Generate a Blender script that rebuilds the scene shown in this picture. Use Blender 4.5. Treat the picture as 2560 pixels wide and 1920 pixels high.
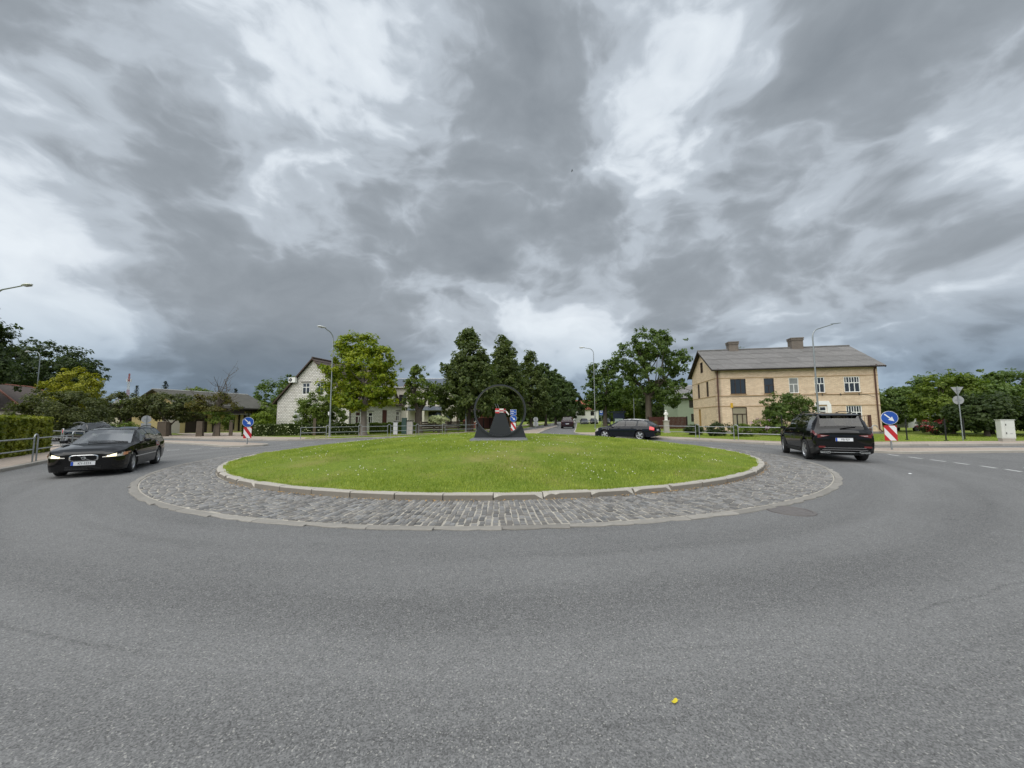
import bpy, math, random
import numpy as np
from math import sin, cos, pi, radians, sqrt, atan2
from mathutils import Matrix, Vector

for _o in list(bpy.data.objects):
    bpy.data.objects.remove(_o)
S = bpy.context.scene
COL = S.collection
RNG = np.random.default_rng(7)
random.seed(7)

# ------------------------------------------------------------------ camera
PITCH = math.atan(85.0 / 950.0)
ROLL = radians(0.3)
cam = bpy.data.cameras.new("camera")
cam.sensor_width = 36.0
cam.lens = 36.0 * 950.0 / 2560.0
cam.clip_start = 0.05
cam.clip_end = 6000.0
camo = bpy.data.objects.new("camera", cam)
COL.objects.link(camo)
_f = Vector((0, cos(PITCH), sin(PITCH)))
_u = Vector((0, -sin(PITCH), cos(PITCH)))
_x = Vector((1, 0, 0))
_r = cos(ROLL) * _x - sin(ROLL) * _u
_v = sin(ROLL) * _x + cos(ROLL) * _u
camo.matrix_world = Matrix(((_r.x, _v.x, -_f.x, 0), (_r.y, _v.y, -_f.y, 0), (_r.z, _v.z, -_f.z, 1.6), (0, 0, 0, 1)))
S.camera = camo

# ------------------------------------------------------------------ render settings
S.render.engine = 'CYCLES'
S.cycles.use_denoising = True
try:
    S.cycles.denoiser = 'OPENIMAGEDENOISE'
    S.cycles.denoising_input_passes = 'RGB_ALBEDO_NORMAL'
except Exception:
    pass
S.cycles.max_bounces = 6
S.cycles.diffuse_bounces = 3
S.cycles.glossy_bounces = 3
S.cycles.transparent_max_bounces = 6
S.cycles.sample_clamp_indirect = 4.0
S.view_settings.view_transform = 'Standard'
S.view_settings.look = 'None'
S.view_settings.gamma = 1.0
S.view_settings.exposure = 0.95
S.view_settings.use_curve_mapping = False


# ------------------------------------------------------------------ node helper
class NT:
    def __init__(self, tree):
        self.t = tree
        self.n = tree.nodes
        self.l = tree.links

    def node(self, kind, **kw):
        n = self.n.new(kind)
        for k, v in kw.items():
            setattr(n, k, v)
        return n

    def put(self, sock, val):
        if hasattr(val, 'is_output') or isinstance(val, bpy.types.NodeSocket):
            self.l.new(val, sock)
        elif val is not None:
            try:
                sock.default_value = val
            except Exception:
                sock.default_value = (*val, 1.0)

    def m(self, op, a, b=None, c=None, clamp=False):
        n = self.node('ShaderNodeMath', operation=op)
        n.use_clamp = clamp
        self.put(n.inputs[0], a)
        if b is not None:
            self.put(n.inputs[1], b)
        if c is not None:
            self.put(n.inputs[2], c)
        return n.outputs[0]

    def vm(self, op, a, b=None, scale=None):
        n = self.node('ShaderNodeVectorMath', operation=op)
        self.put(n.inputs[0], a)
        if b is not None:
            self.put(n.inputs[1], b)
        if scale is not None:
            self.put(n.inputs['Scale'], scale)
        return n.outputs['Value'] if op in ('DOT_PRODUCT', 'LENGTH', 'DISTANCE') else n.outputs[0]

    def mix(self, fac, a, b, blend='MIX'):
        n = self.node('ShaderNodeMix', data_type='RGBA', blend_type=blend)
        self.put(n.inputs[0], fac)
        self.put(n.inputs[6], a if not isinstance(a, tuple) or len(a) == 4 else (*a, 1))
        self.put(n.inputs[7], b if not isinstance(b, tuple) or len(b) == 4 else (*b, 1))
        return n.outputs[2]

    def noise(self, vec, scale, detail=4.0, rough=0.5, dist=0.0, color=False, dim='3D'):
        n = self.node('ShaderNodeTexNoise', noise_dimensions=dim)
        if vec is not None:
            self.put(n.inputs['Vector'], vec)
        n.inputs['Scale'].default_value = scale
        n.inputs['Detail'].default_value = detail
        n.inputs['Roughness'].default_value = rough
        n.inputs['Distortion'].default_value = dist
        return n.outputs['Color'] if color else n.outputs['Fac']

    def vor(self, vec, scale, out='Color', feature='F1'):
        n = self.node('ShaderNodeTexVoronoi', feature=feature)
        self.put(n.inputs['Vector'], vec)
        n.inputs['Scale'].default_value = scale
        return n.outputs[out]

    def sstep(self, v, a, b, lo=0.0, hi=1.0):
        n = self.node('ShaderNodeMapRange', interpolation_type='SMOOTHSTEP')
        self.put(n.inputs[0], v)
        n.inputs[1].default_value = a
        n.inputs[2].default_value = b
        n.inputs[3].default_value = lo
        n.inputs[4].default_value = hi
        return n.outputs[0]

    def lin(self, v, a, b, lo, hi):
        n = self.node('ShaderNodeMapRange')
        self.put(n.inputs[0], v)
        n.inputs[1].default_value = a
        n.inputs[2].default_value = b
        n.inputs[3].default_value = lo
        n.inputs[4].default_value = hi
        return n.outputs[0]


# ------------------------------------------------------------------ world: overcast sky
def pixdir(u, v):
    """world direction of a bearing in the photograph (used only to place cloud masses on the sky)"""
    a = (u - 1280) / 950.0
    b = (960 - v) / 950.0
    xx = a * cos(ROLL) + b * sin(ROLL)
    yy = -a * sin(ROLL) + b * cos(ROLL)
    d = Vector((xx, cos(PITCH) - yy * sin(PITCH), sin(PITCH) + yy * cos(PITCH)))
    return d.normalized()


SUN_EL, SUN_AZ = radians(52), radians(214)
SKY_GAIN = 0.54
W = bpy.data.worlds.new("World")
S.world = W
W.use_nodes = True
k = NT(W.node_tree)
k.n.clear()
tc = k.node('ShaderNodeTexCoord').outputs['Generated']
sep = k.node('ShaderNodeSeparateXYZ')
k.l.new(tc, sep.inputs[0])
dz = k.m('MAXIMUM', sep.outputs[2], 0.0)
den = k.m('ADD', dz, 0.13)
px = k.m('DIVIDE', sep.outputs[0], den)
py = k.m('DIVIDE', sep.outputs[1], den)
comb = k.node('ShaderNodeCombineXYZ')
k.put(comb.inputs[0], px)
k.put(comb.inputs[1], k.m('MULTIPLY', py, 0.78))
P = comb.outputs[0]
d3 = k.vm('MULTIPLY', tc, (1.0, 1.0, 1.7))
wv = k.vm('SUBTRACT', k.noise(d3, 3.0, 3.5, 0.5, color=True), (0.5, 0.5, 0.5))
Pw = k.vm('ADD', P, k.vm('SCALE', wv, scale=0.45))
n_big = k.noise(Pw, 1.25, 6.0, 0.52)
# billows of the cloud base, seen in true direction space so that they stay puffy
d3 = k.vm('ADD', d3, k.vm('SCALE', wv, scale=0.24))
n_puf = k.noise(d3, 2.6, 5.0, 0.56)
n_puf2 = k.noise(k.vm('ADD', d3, (5.1, 1.3, 2.2)), 6.4, 6.0, 0.58)
n_bil = k.m('ABSOLUTE', k.m('SUBTRACT', k.noise(k.vm('ADD', d3, (1.7, 8.3, 4.4)), 5.2, 3.0, 0.5), 0.5))
dw = k.vm('NORMALIZE', k.vm('ADD', tc, k.vm('SCALE', wv, scale=0.30)))
BLOBS = [  # bearing u, v, sharpness, amount  (+ darker cloud, - brighter gap)
    (1330, 60, 60, .30), (1320, 230, 70, .20), (1180, 480, 50, .20), (1010, 640, 50, .20), (620, 620, 34, .26), (760, 790, 60, .22), (420, 700, 60, .12),
    (200, 260, 36, .16), (330, 60, 36, .14), (2250, 170, 34, .34), (2500, 60, 50, .18), (1990, 240, 90, .14), (2100, 120, 80, .12),
    (1800, 590, 60, .24), (2040, 540, 60, .26), (2260, 500, 70, .20), (2480, 450, 60, .34), (1900, 660, 70, .16), (500, 930, 90, .22), (900, 870, 90, .14),
    (2350, 905, 90, .16), (1540, 640, 80, .14), (1640, 800, 90, .12), (1400, 560, 80, .10),
    (800, 250, 50, -.12), (820, 60, 40, .06), (720, 370, 70, -.12), (1640, 220, 50, .08), (1560, 400, 70, -.14), (1800, 410, 90, -.24), (2060, 420, 90, -.34), (2300, 390, 90, -.34), (2520, 310, 90, -.30),
    (60, 590, 54, -.24), (480, 440, 80, -.12), (1450, 800, 140, -.24), (2300, 680, 80, -.18), (560, 150, 60, -.10), (140, 780, 70, -.10),
    (1980, 780, 80, -.10), (1700, 60, 70, -.10)]
acc = k.m('ADD', k.m('MULTIPLY', k.m('SUBTRACT', n_big, 0.5), 0.34), k.m('MULTIPLY', k.m('SUBTRACT', n_puf, 0.5), 0.88))
acc = k.m('ADD', acc, k.m('MULTIPLY', k.m('SUBTRACT', n_puf2, 0.5), 0.50))
acc = k.m('ADD', acc, k.m('MULTIPLY', k.m('SUBTRACT', n_bil, 0.09), 1.1))
for u_, v_, sh, am in BLOBS:
    d_ = pixdir(u_, v_)
    dt = k.vm('DOT_PRODUCT', dw, tuple(d_))
    ex = k.m('POWER', 2.718, k.m('MULTIPLY', k.m('SUBTRACT', dt, 1.0), float(sh)))
    acc = k.m('MULTIPLY_ADD', ex, am, acc)
# two banks of cloud with ragged but definite edges, over a paler veil
det = k.m('SUBTRACT', n_puf2, 0.5)
acc2 = k.m('MULTIPLY_ADD', det, 0.20, acc)
m1 = k.sstep(acc2, -0.13, 0.05)
m2 = k.sstep(acc2, 0.07, 0.28)
dens = k.m('ADD', k.m('MULTIPLY_ADD', m1, 0.20, 0.17), k.m('MULTIPLY', m2, 0.22))
dens = k.m('ADD', dens, k.m('MULTIPLY', acc, 0.46))
dens = k.m('MULTIPLY_ADD', det, 0.27, dens)
ramp = k.node('ShaderNodeValToRGB')
k.put(ramp.inputs[0], dens)
cr = ramp.color_ramp
cr.interpolation = 'LINEAR'
stops = [(0.0, (.77, .83, .885)), (0.16, (.645, .705, .77)), (0.36, (.485, .54, .602)), (0.56, (.370, .412, .460)), (0.76, (.285, .320, .357)), (1.0, (.212, .242, .275))]
cr.elements[0].position = stops[0][0]
cr.elements[0].color = (*stops[0][1], 1)
cr.elements[1].position = stops[-1][0]
cr.elements[1].color = (*stops[-1][1], 1)
for p_, c_ in stops[1:-1]:
    e_ = cr.elements.new(p_)
    e_.color = (*c_, 1)
cl = ramp.outputs[0]
# sky darker and bluer low down; unseen zenith boosted past CIE to brighten the ground
low = k.sstep(dz, 0.03, 0.27)
cl = k.mix(low, k.mix(1.0, cl, (.47, .56, .645), 'MULTIPLY'), cl)
zen = k.sstep(dz, 0.76, 1.0, 1.0, 2.2)
cl = k.vm('SCALE', cl, scale=k.m('MULTIPLY', zen, SKY_GAIN))
skyt = k.node('ShaderNodeTexSky', sky_type='NISHITA')
skyt.sun_disc = False
skyt.sun_elevation = SUN_EL
skyt.sun_rotation = SUN_AZ
skyc = k.vm('SCALE', skyt.outputs[0], scale=0.06)
gap = k.sstep(dens, -0.35, 0.0)
cl = k.mix(k.m('MULTIPLY_ADD', gap, 0.2, 0.8), skyc, cl)
bg = k.node('ShaderNodeBackground')
k.put(bg.inputs[0], cl)
bg.inputs[1].default_value = 1.0
wo = k.node('ShaderNodeOutputWorld')
k.l.new(bg.outputs[0], wo.inputs[0])
W.cycles.sampling_method = 'MANUAL'
W.cycles.sample_map_resolution = 256

sun = bpy.data.lights.new("sun", 'SUN')
sun.energy = 1.5
sun.angle = radians(88)
sun.color = (1.0, 0.96, 0.90)
suno = bpy.data.objects.new("sun", sun)
COL.objects.link(suno)
sd = Vector((sin(SUN_AZ) * cos(SUN_EL), cos(SUN_AZ) * cos(SUN_EL), sin(SUN_EL)))
suno.rotation_euler = (-sd).to_track_quat('-Z', 'Y').to_euler()
suno.location = (0, 0, 60)


# ------------------------------------------------------------------ materials
MATS = {}


def mat(name, col, rough=0.7, metal=0.0, var=0.0, vscale=3.0, bump=0.0, bscale=40.0, island=0.0, coat=0.0, spec=0.5, emit=None, objrand=0.0, hue=None):
    if name in MATS:
        return MATS[name]
    m = bpy.data.materials.new(name)
    m.use_nodes = True
    q = NT(m.node_tree)
    b = m.node_tree.nodes['Principled BSDF']
    b.inputs['Roughness'].default_value = rough
    b.inputs['Metallic'].default_value = metal
    b.inputs['Specular IOR Level'].default_value = spec
    b.inputs['Coat Weight'].default_value = coat
    b.inputs['Coat Roughness'].default_value = 0.04
    c = (*col, 1)
    co = q.node('ShaderNodeTexCoord').outputs['Object'] if (var or bump) else None
    if var:
        nz = q.noise(co, vscale, 6, 0.6)
        nz2 = q.noise(co, vscale * 7, 4, 0.6)
        fac = q.m('ADD', q.m('MULTIPLY', q.m('SUBTRACT', nz, 0.5), 2 * var), q.m('MULTIPLY', q.m('SUBTRACT', nz2, 0.5), var))
        c = q.vm('SCALE', tuple(col), scale=q.m('ADD', fac, 1.0))
    if island or objrand:
        if island:
            r = q.node('ShaderNodeNewGeometry').outputs['Random Per Island']
            a = island
        else:
            r = q.node('ShaderNodeObjectInfo').outputs['Random']
            a = objrand
        s = q.m('MULTIPLY_ADD', r, 2 * a, 1.0 - a)
        c = q.vm('SCALE', c if not isinstance(c, tuple) else tuple(col), scale=s)
        if hue:
            r2 = q.m('FRACT', q.m('MULTIPLY', r, 17.31))
            c = q.mix(q.m('MULTIPLY', r2, hue[3]), c, tuple(hue[:3]))
    q.put(b.inputs['Base Color'], c)
    if bump:
        bn = q.node('ShaderNodeBump')
        bn.inputs['Strength'].default_value = min(1.0, bump)
        bn.inputs['Distance'].default_value = 0.01 * max(1.0, bump)
        q.put(bn.inputs['Height'], q.noise(co, bscale, 5, 0.6))
        q.l.new(bn.outputs[0], b.inputs['Normal'])
    if emit:
        b.inputs['Emission Color'].default_value = (*emit[:3], 1)
        b.inputs['Emission Strength'].default_value = emit[3]
    MATS[name] = m
    return m


def leafmat(name, a, b, trans=0.42, rough=0.5):
    if name in MATS:
        return MATS[name]
    m = bpy.data.materials.new(name)
    m.use_nodes = True
    q = NT(m.node_tree)
    bs = m.node_tree.nodes['Principled BSDF']
    out = m.node_tree.nodes['Material Output']
    r = q.node('ShaderNodeNewGeometry').outputs['Random Per Island']
    co = q.node('ShaderNodeTexCoord').outputs['Object']
    cl_ = q.noise(co, 0.9, 3, 0.6)
    f_ = q.m('ADD', q.m('MULTIPLY', r, 0.65), q.m('MULTIPLY', q.sstep(cl_, .35, .65), 0.45), clamp=True)
    c = q.mix(f_, a, b)
    q.put(bs.inputs['Base Color'], c)
    bs.inputs['Roughness'].default_value = rough
    bs.inputs['Specular IOR Level'].default_value = 0.3
    tr = q.node('ShaderNodeBsdfTranslucent')
    q.put(tr.inputs[0], q.mix(1.0, c, (1.0, 1.1, .55), 'MULTIPLY'))
    mx = q.node('ShaderNodeMixShader')
    mx.inputs[0].default_value = trans
    q.l.new(bs.outputs[0], mx.inputs[1])
    q.l.new(tr.outputs[0], mx.inputs[2])
    q.l.new(mx.outputs[0], out.inputs[0])
    MATS[name] = m
    return m


def brickmat(name, c1, c2, mortar, bw, bh, ms=0.012, dirt=0.25, swap=False, stain=None):
    m = bpy.data.materials.new(name)
    m.use_nodes = True
    q = NT(m.node_tree)
    b = m.node_tree.nodes['Principled BSDF']
    co = q.node('ShaderNodeTexCoord').outputs['Object']
    sp = q.node('ShaderNodeSeparateXYZ')
    q.l.new(co, sp.inputs[0])
    cb = q.node('ShaderNodeCombineXYZ')
    if swap:
        q.put(cb.inputs[0], sp.outputs[0])
        q.put(cb.inputs[1], sp.outputs[1])
    else:
        q.put(cb.inputs[0], q.m('ADD', sp.outputs[0], sp.outputs[1]))
        q.put(cb.inputs[1], sp.outputs[2])
    br = q.node('ShaderNodeTexBrick')
    q.l.new(cb.outputs[0], br.inputs['Vector'])
    br.inputs['Scale'].default_value = 1.0
    br.inputs['Brick Width'].default_value = bw
    br.inputs['Row Height'].default_value = bh
    br.inputs['Mortar Size'].default_value = ms
    br.inputs['Color1'].default_value = (*c1, 1)
    br.inputs['Color2'].default_value = (*c2, 1)
    br.inputs['Mortar'].default_value = (*mortar, 1)
    nz = q.noise(co, 0.6, 6, 0.65)
    nz2 = q.noise(co, 9, 5, 0.6)
    f_ = q.m('ADD', q.m('MULTIPLY', q.m('SUBTRACT', nz, 0.5), 2 * dirt), q.m('MULTIPLY', q.m('SUBTRACT', nz2, 0.5), dirt * 1.2))
    c = q.vm('SCALE', br.outputs[0], scale=q.m('ADD', f_, 1.0))
    if stain:   # rain-washed streak down a leaking pipe, and blackened joints below the sills
        sx = q.m('SUBTRACT', sp.outputs[0], stain)
        wob_ = q.m('MULTIPLY_ADD', q.m('SUBTRACT', q.noise(co, 1.1, 4, 0.6), .5), 0.5, sx)
        ms_ = q.m('MULTIPLY', q.sstep(q.m('ABSOLUTE', wob_), 0.04, 0.34, 1.0, 0.0), q.sstep(sp.outputs[1], .05, .5, 1.0, 0.0))
        ms_ = q.m('MULTIPLY', ms_, q.lin(q.noise(co, 2.2, 5, 0.65), .3, .7, .35, 1.0))
        c = q.mix(q.m('MULTIPLY', ms_, .8), c, (.11, .085, .07))
        blot = q.sstep(q.noise(co, 0.45, 6, 0.7), .56, .74)
        c = q.mix(q.m('MULTIPLY', blot, .35), c, (.30, .22, .16))
    q.put(b.inputs['Base Color'], c)
    b.inputs['Roughness'].default_value = 0.85
    bn = q.node('ShaderNodeBump')
    bn.inputs['Strength'].default_value = 0.6
    bn.inputs['Distance'].default_value = 0.01
    bn.invert = True
    q.put(bn.inputs['Height'], br.outputs['Fac'])
    q.l.new(bn.outputs[0], b.inputs['Normal'])
    MATS[name] = m
    return m


# ------------------------------------------------------------------ mesh builder
class MB:
    def __init__(self):
        self.v, self.f, self.mi = [], [], []

    def add(self, V, F, mi=0):
        o = len(self.v)
        self.v.extend([tuple(p) for p in V])
        self.f.extend([tuple(i + o for i in q) for q in F])
        self.mi.extend([mi] * len(F))
        return self

    def box(self, c, s, rz=0.0, mi=0, taper=1.0):
        hx, hy, hz = s[0] / 2, s[1] / 2, s[2] / 2
        V = []
        for z, t in ((-hz, 1.0), (hz, taper)):
            for x, y in ((-hx, -hy), (hx, -hy), (hx, hy), (-hx, hy)):
                x, y = x * t, y * t
                V.append((c[0] + x * cos(rz) - y * sin(rz), c[1] + x * sin(rz) + y * cos(rz), c[2] + z))
        return self.add(V, [(3, 2, 1, 0), (4, 5, 6, 7), (0, 1, 5, 4), (1, 2, 6, 5), (2, 3, 7, 6), (3, 0, 4, 7)], mi)

    def tube(self, pts, r, n=8, mi=0, cap=True):
        pts = [Vector(p) for p in pts]
        rs = r if isinstance(r, (list, tuple)) else [r] * len(pts)
        V, F = [], []
        t0 = (pts[1] - pts[0]).normalized()
        ref = Vector((0, 0, 1)) if abs(t0.z) < 0.9 else Vector((1, 0, 0))
        x = t0.cross(ref).normalized()
        for i, p in enumerate(pts):
            a = pts[max(0, i - 1)]
            b = pts[min(len(pts) - 1, i + 1)]
            t = (b - a).normalized()
            x = (x - t * x.dot(t)).normalized()
            y = t.cross(x)
            for j in range(n):
                an = 2 * pi * j / n
                V.append(p + (x * cos(an) + y * sin(an)) * rs[i])
        for i in range(len(pts) - 1):
            for j in range(n):
                j2 = (j + 1) % n
                F.append((i * n + j, i * n + j2, (i + 1) * n + j2, (i + 1) * n + j))
        if cap:
            F.append(tuple(range(n - 1, -1, -1)))
            F.append(tuple(range((len(pts) - 1) * n, len(pts) * n)))
        return self.add(V, F, mi)

    def cyl(self, p0, p1, r0, r1=None, n=12, mi=0):
        return self.tube([p0, p1], [r0, r0 if r1 is None else r1], n, mi)

    def prism(self, poly, z0, z1, mi=0, bottom=True):
        n = len(poly)
        V = [(x, y, z0) for x, y in poly] + [(x, y, z1) for x, y in poly]
        F = [tuple(range(n, 2 * n))]
        if bottom:
            F.append(tuple(range(n - 1, -1, -1)))
        for i in range(n):
            j = (i + 1) % n
            F.append((i, j, n + j, n + i))
        return self.add(V, F, mi)

    def slab(self, poly3, nrm, th, mi=0):
        """polygon given in 3-D, thickened by th along nrm"""
        n = len(poly3)
        nv = Vector(nrm).normalized() * th
        V = [Vector(p) for p in poly3] + [Vector(p) + nv for p in poly3]
        F = [tuple(range(n - 1, -1, -1)), tuple(range(n, 2 * n))]
        for i in range(n):
            j = (i + 1) % n
            F.append((i, j, n + j, n + i))
        return self.add(V, F, mi)

    def lathe(self, prof, n=20, mi=0, axis='z', c=(0, 0, 0)):
        V, F = [], []
        for r, z in prof:
            for j in range(n):
                a = 2 * pi * j / n
                if axis == 'z':
                    V.append((c[0] + r * cos(a), c[1] + r * sin(a), c[2] + z))
                else:
                    V.append((c[0] + r * cos(a), c[1] + z, c[2] + r * sin(a)))
        for i in range(len(prof) - 1):
            for j in range(n):
                j2 = (j + 1) % n
                F.append((i * n + j, i * n + j2, (i + 1) * n + j2, (i + 1) * n + j))
        return self.add(V, F, mi)

    def build(self, name, mats, parent=None, smooth=False, angle=35, loc=None, rz=None):
        me = bpy.data.meshes.new(name)
        me.from_pydata(self.v, [], self.f)
        if not isinstance(mats, (list, tuple)):
            mats = [mats]
        for m_ in mats:
            me.materials.append(m_)
        if len(mats) > 1:
            me.polygons.foreach_set('material_index', self.mi)
        me.update()
        if smooth:
            me.polygons.foreach_set('use_smooth', [True] * len(me.polygons))
            try:
                me.set_sharp_from_angle(angle=radians(angle))
            except Exception:
                pass
        return link(name, me, parent, loc, rz)


def link(name, data, parent=None, loc=None, rz=None):
    o = bpy.data.objects.new(name, data)
    COL.objects.link(o)
    if parent is not None:
        o.parent = parent
    if loc is not None:
        o.location = loc
    if rz is not None:
        o.rotation_euler = (0, 0, rz)
    return o


def tag(o, label=None, cat=None, group=None, kind=None):
    if label:
        o['label'] = label
    if cat:
        o['category'] = cat
    if group:
        o['group'] = group
    if kind:
        o['kind'] = kind
    return o


def thing(name, label, cat, loc, rz=0.0, group=None):
    return tag(link(name, None, None, loc, rz), label, cat, group)


def npmesh(name, V, F, mats, parent=None, mi=None, loc=None):
    """large mesh of equal-sized faces from arrays"""
    me = bpy.data.meshes.new(name)
    V = np.asarray(V, np.float32)
    F = np.asarray(F, np.int32)
    nf, fs = F.shape
    me.vertices.add(len(V))
    me.vertices.foreach_set('co', V.ravel())
    me.loops.add(nf * fs)
    me.loops.foreach_set('vertex_index', F.ravel())
    me.polygons.add(nf)
    me.polygons.foreach_set('loop_start', np.arange(0, nf * fs, fs, dtype=np.int32))
    me.polygons.foreach_set('loop_total', np.full(nf, fs, np.int32))
    for m_ in (mats if isinstance(mats, (list, tuple)) else [mats]):
        me.materials.append(m_)
    if mi is not None:
        me.polygons.foreach_set('material_index', np.asarray(mi, np.int32))
    me.update(calc_edges=True)
    return link(name, me, parent, loc)
# ================================================================== SETTING
CX, CY = -0.65, 17.3          # centre of the roundabout
R_KERB, R_APR, R_OUT = 10.0, 11.56, 11.73


def asphalt_mat():
    m = bpy.data.materials.new('asphalt')
    m.use_nodes = True
    q = NT(m.node_tree)
    b = m.node_tree.nodes['Principled BSDF']
    co = q.node('ShaderNodeTexCoord').outputs['Object']
    sp = q.node('ShaderNodeSeparateXYZ')
    q.l.new(co, sp.inputs[0])
    dx = q.m('SUBTRACT', sp.outputs[0], CX)
    dy = q.m('SUBTRACT', sp.outputs[1], CY)
    r = q.m('SQRT', q.m('ADD', q.m('MULTIPLY', dx, dx), q.m('MULTIPLY', dy, dy)))
    th = q.m('ARCTAN2', dy, dx)
    pc = q.node('ShaderNodeCombineXYZ')
    q.put(pc.inputs[0], q.m('MULTIPLY', r, 1.6))
    q.put(pc.inputs[1], q.m('MULTIPLY', th, 1.3))
    rings = q.noise(pc.outputs[0], 1.0, 6, 0.62)
    patch = q.noise(co, 0.35, 6, 0.6)
    stone = q.vor(co, 125.0)
    ss = q.node('ShaderNodeSeparateXYZ')
    q.l.new(stone, ss.inputs[0])
    g1 = q.noise(co, 78, 3, 0.7)
    g2 = q.noise(co, 21, 4, 0.7)
    g3 = q.noise(co, 7, 4, 0.65)
    grain = q.m('ADD', q.m('MULTIPLY', q.m('SUBTRACT', ss.outputs[0], .5), .72), q.m('MULTIPLY', q.m('SUBTRACT', g1, .5), 1.3))
    grain = q.m('ADD', grain, q.m('MULTIPLY', q.m('SUBTRACT', g2, .5), .55))
    grain = q.m('ADD', grain, q.m('MULTIPLY', q.m('SUBTRACT', g3, .5), .30))
    big = q.m('ADD', q.m('MULTIPLY', q.m('SUBTRACT', rings, .5), .55), q.m('MULTIPLY', q.m('SUBTRACT', patch, .5), .35))
    # tar joint that follows the ring road, broken up
    wob = q.m('MULTIPLY_ADD', q.noise(co, 0.5, 3, 0.5), 0.5, q.m('SUBTRACT', r, 14.85))
    line = q.m('MULTIPLY', q.sstep(q.m('ABSOLUTE', wob), 0.0, 0.035, 1.0, 0.0), q.sstep(q.noise(co, 0.22, 2, 0.5), .46, .56))
    wob2 = q.m('MULTIPLY_ADD', q.noise(co, 0.7, 3, 0.5), 0.4, q.m('SUBTRACT', r, 12.9))
    line2 = q.m('MULTIPLY', q.sstep(q.m('ABSOLUTE', wob2), 0.0, 0.16, 1.0, 0.0), q.sstep(q.noise(co, 0.16, 2, 0.5), .42, .62))
    k_ = q.m('ADD', q.m('ADD', 1.0, grain), big)
    k_ = q.m('SUBTRACT', k_, q.m('ADD', q.m('MULTIPLY', line, .22), q.m('MULTIPLY', line2, .16)))
    # wheel lanes polished paler, a darker drip band between them, scattered oil spots
    wr = q.m('MULTIPLY_ADD', q.noise(co, 0.25, 3, 0.5), 0.9, r)
    lane = q.m('ADD', q.sstep(q.m('ABSOLUTE', q.m('SUBTRACT', wr, 13.35)), 0.0, 0.55, 1.0, 0.0), q.sstep(q.m('ABSOLUTE', q.m('SUBTRACT', wr, 15.1)), 0.0, 0.6, 1.0, 0.0))
    drip = q.sstep(q.m('ABSOLUTE', q.m('SUBTRACT', wr, 14.25)), 0.0, 0.45, 1.0, 0.0)
    oil = q.sstep(q.noise(co, 1.7, 3, 0.55), .67, .76)
    seam = q.sstep(q.m('ABSOLUTE', q.m('MULTIPLY_ADD', q.noise(co, 0.3, 3, 0.5), 0.35, q.m('SUBTRACT', r, 16.6))), 0.0, 0.03, 1.0, 0.0)
    k_ = q.m('ADD', k_, q.m('SUBTRACT', q.m('MULTIPLY', lane, .10), q.m('MULTIPLY', drip, .10)))
    k_ = q.m('SUBTRACT', k_, q.m('ADD', q.m('MULTIPLY', oil, .20), q.m('MULTIPLY', seam, .18)))
    k_ = q.m('MAXIMUM', k_, 0.12)
    c = q.vm('SCALE', (.147, .147, .145), scale=k_)
    # a few pale mineral chips
    chip = q.sstep(ss.outputs[1], .955, .975)
    c = q.mix(q.m('MULTIPLY', chip, .55), c, (.40, .39, .36))
    q.put(b.inputs['Base Color'], c)
    b.inputs['Roughness'].default_value = 0.82
    b.inputs['Specular IOR Level'].default_value = 0.35
    bn = q.node('ShaderNodeBump')
    bn.inputs['Strength'].default_value = 0.7
    bn.inputs['Distance'].default_value = 0.006
    q.put(bn.inputs['Height'], q.m('ADD', ss.outputs[0], g1))
    q.l.new(bn.outputs[0], b.inputs['Normal'])
    return m


def grass_ground(name, c1, c2, c3):
    m = bpy.data.materials.new(name)
    m.use_nodes = True
    q = NT(m.node_tree)
    b = m.node_tree.nodes['Principled BSDF']
    co = q.node('ShaderNodeTexCoord').outputs['Object']
    a = q.noise(co, 0.5, 6, 0.6)
    f1 = q.noise(co, 9, 6, 0.7)
    f2 = q.noise(co, 45, 4, 0.7)
    c = q.mix(q.sstep(f1, .3, .7), c1, c2)
    c = q.mix(q.m('MULTIPLY', q.sstep(a, .45, .7), .75), c, c3)
    c = q.vm('SCALE', c, scale=q.lin(f2, .2, .8, .55, 1.45))
    q.put(b.inputs['Base Color'], c)
    b.inputs['Roughness'].default_value = 0.9
    b.inputs['Specular IOR Level'].default_value = 0.15
    bn = q.node('ShaderNodeBump')
    bn.inputs['Strength'].default_value = 0.8
    bn.inputs['Distance'].default_value = 0.03
    q.put(bn.inputs['Height'], q.m('ADD', f1, f2))
    q.l.new(bn.outputs[0], b.inputs['Normal'])
    return m


M_ASPH = asphalt_mat()
M_LAWN = grass_ground('lawn_green', (.110, .165, .020), (.180, .235, .032), (.245, .225, .075))
M_FIELD = grass_ground('field_green', (.05, .08, .02), (.08, .11, .03), (.10, .11, .04))
M_BLADE = leafmat('grass_blade', (.150, .240, .024), (.415, .470, .090), .35, .6)
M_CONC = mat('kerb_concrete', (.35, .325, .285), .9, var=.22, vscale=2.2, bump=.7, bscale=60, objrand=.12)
M_KFACE = mat('kerb_face_dark', (.205, .185, .155), .95, var=.25, vscale=2.5, bump=.8, bscale=50, objrand=.10)  # upright kerb faces, a darker colour than the pale tops
M_KCHIP = mat('kerb_fresh_chip', (.42, .395, .345), .95, var=.15, vscale=8, bump=.8, bscale=40)
M_FLUSH = mat('flush_kerb_concrete', (.235, .222, .198), .95, var=.3, vscale=3, bump=.8, bscale=50, objrand=.18)
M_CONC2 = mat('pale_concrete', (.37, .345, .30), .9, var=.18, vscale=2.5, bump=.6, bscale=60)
M_PAVE = brickmat('beige_pavers', (.40, .325, .265), (.345, .285, .235), (.26, .22, .18), .22, .11, .008, .22, swap=True)
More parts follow.
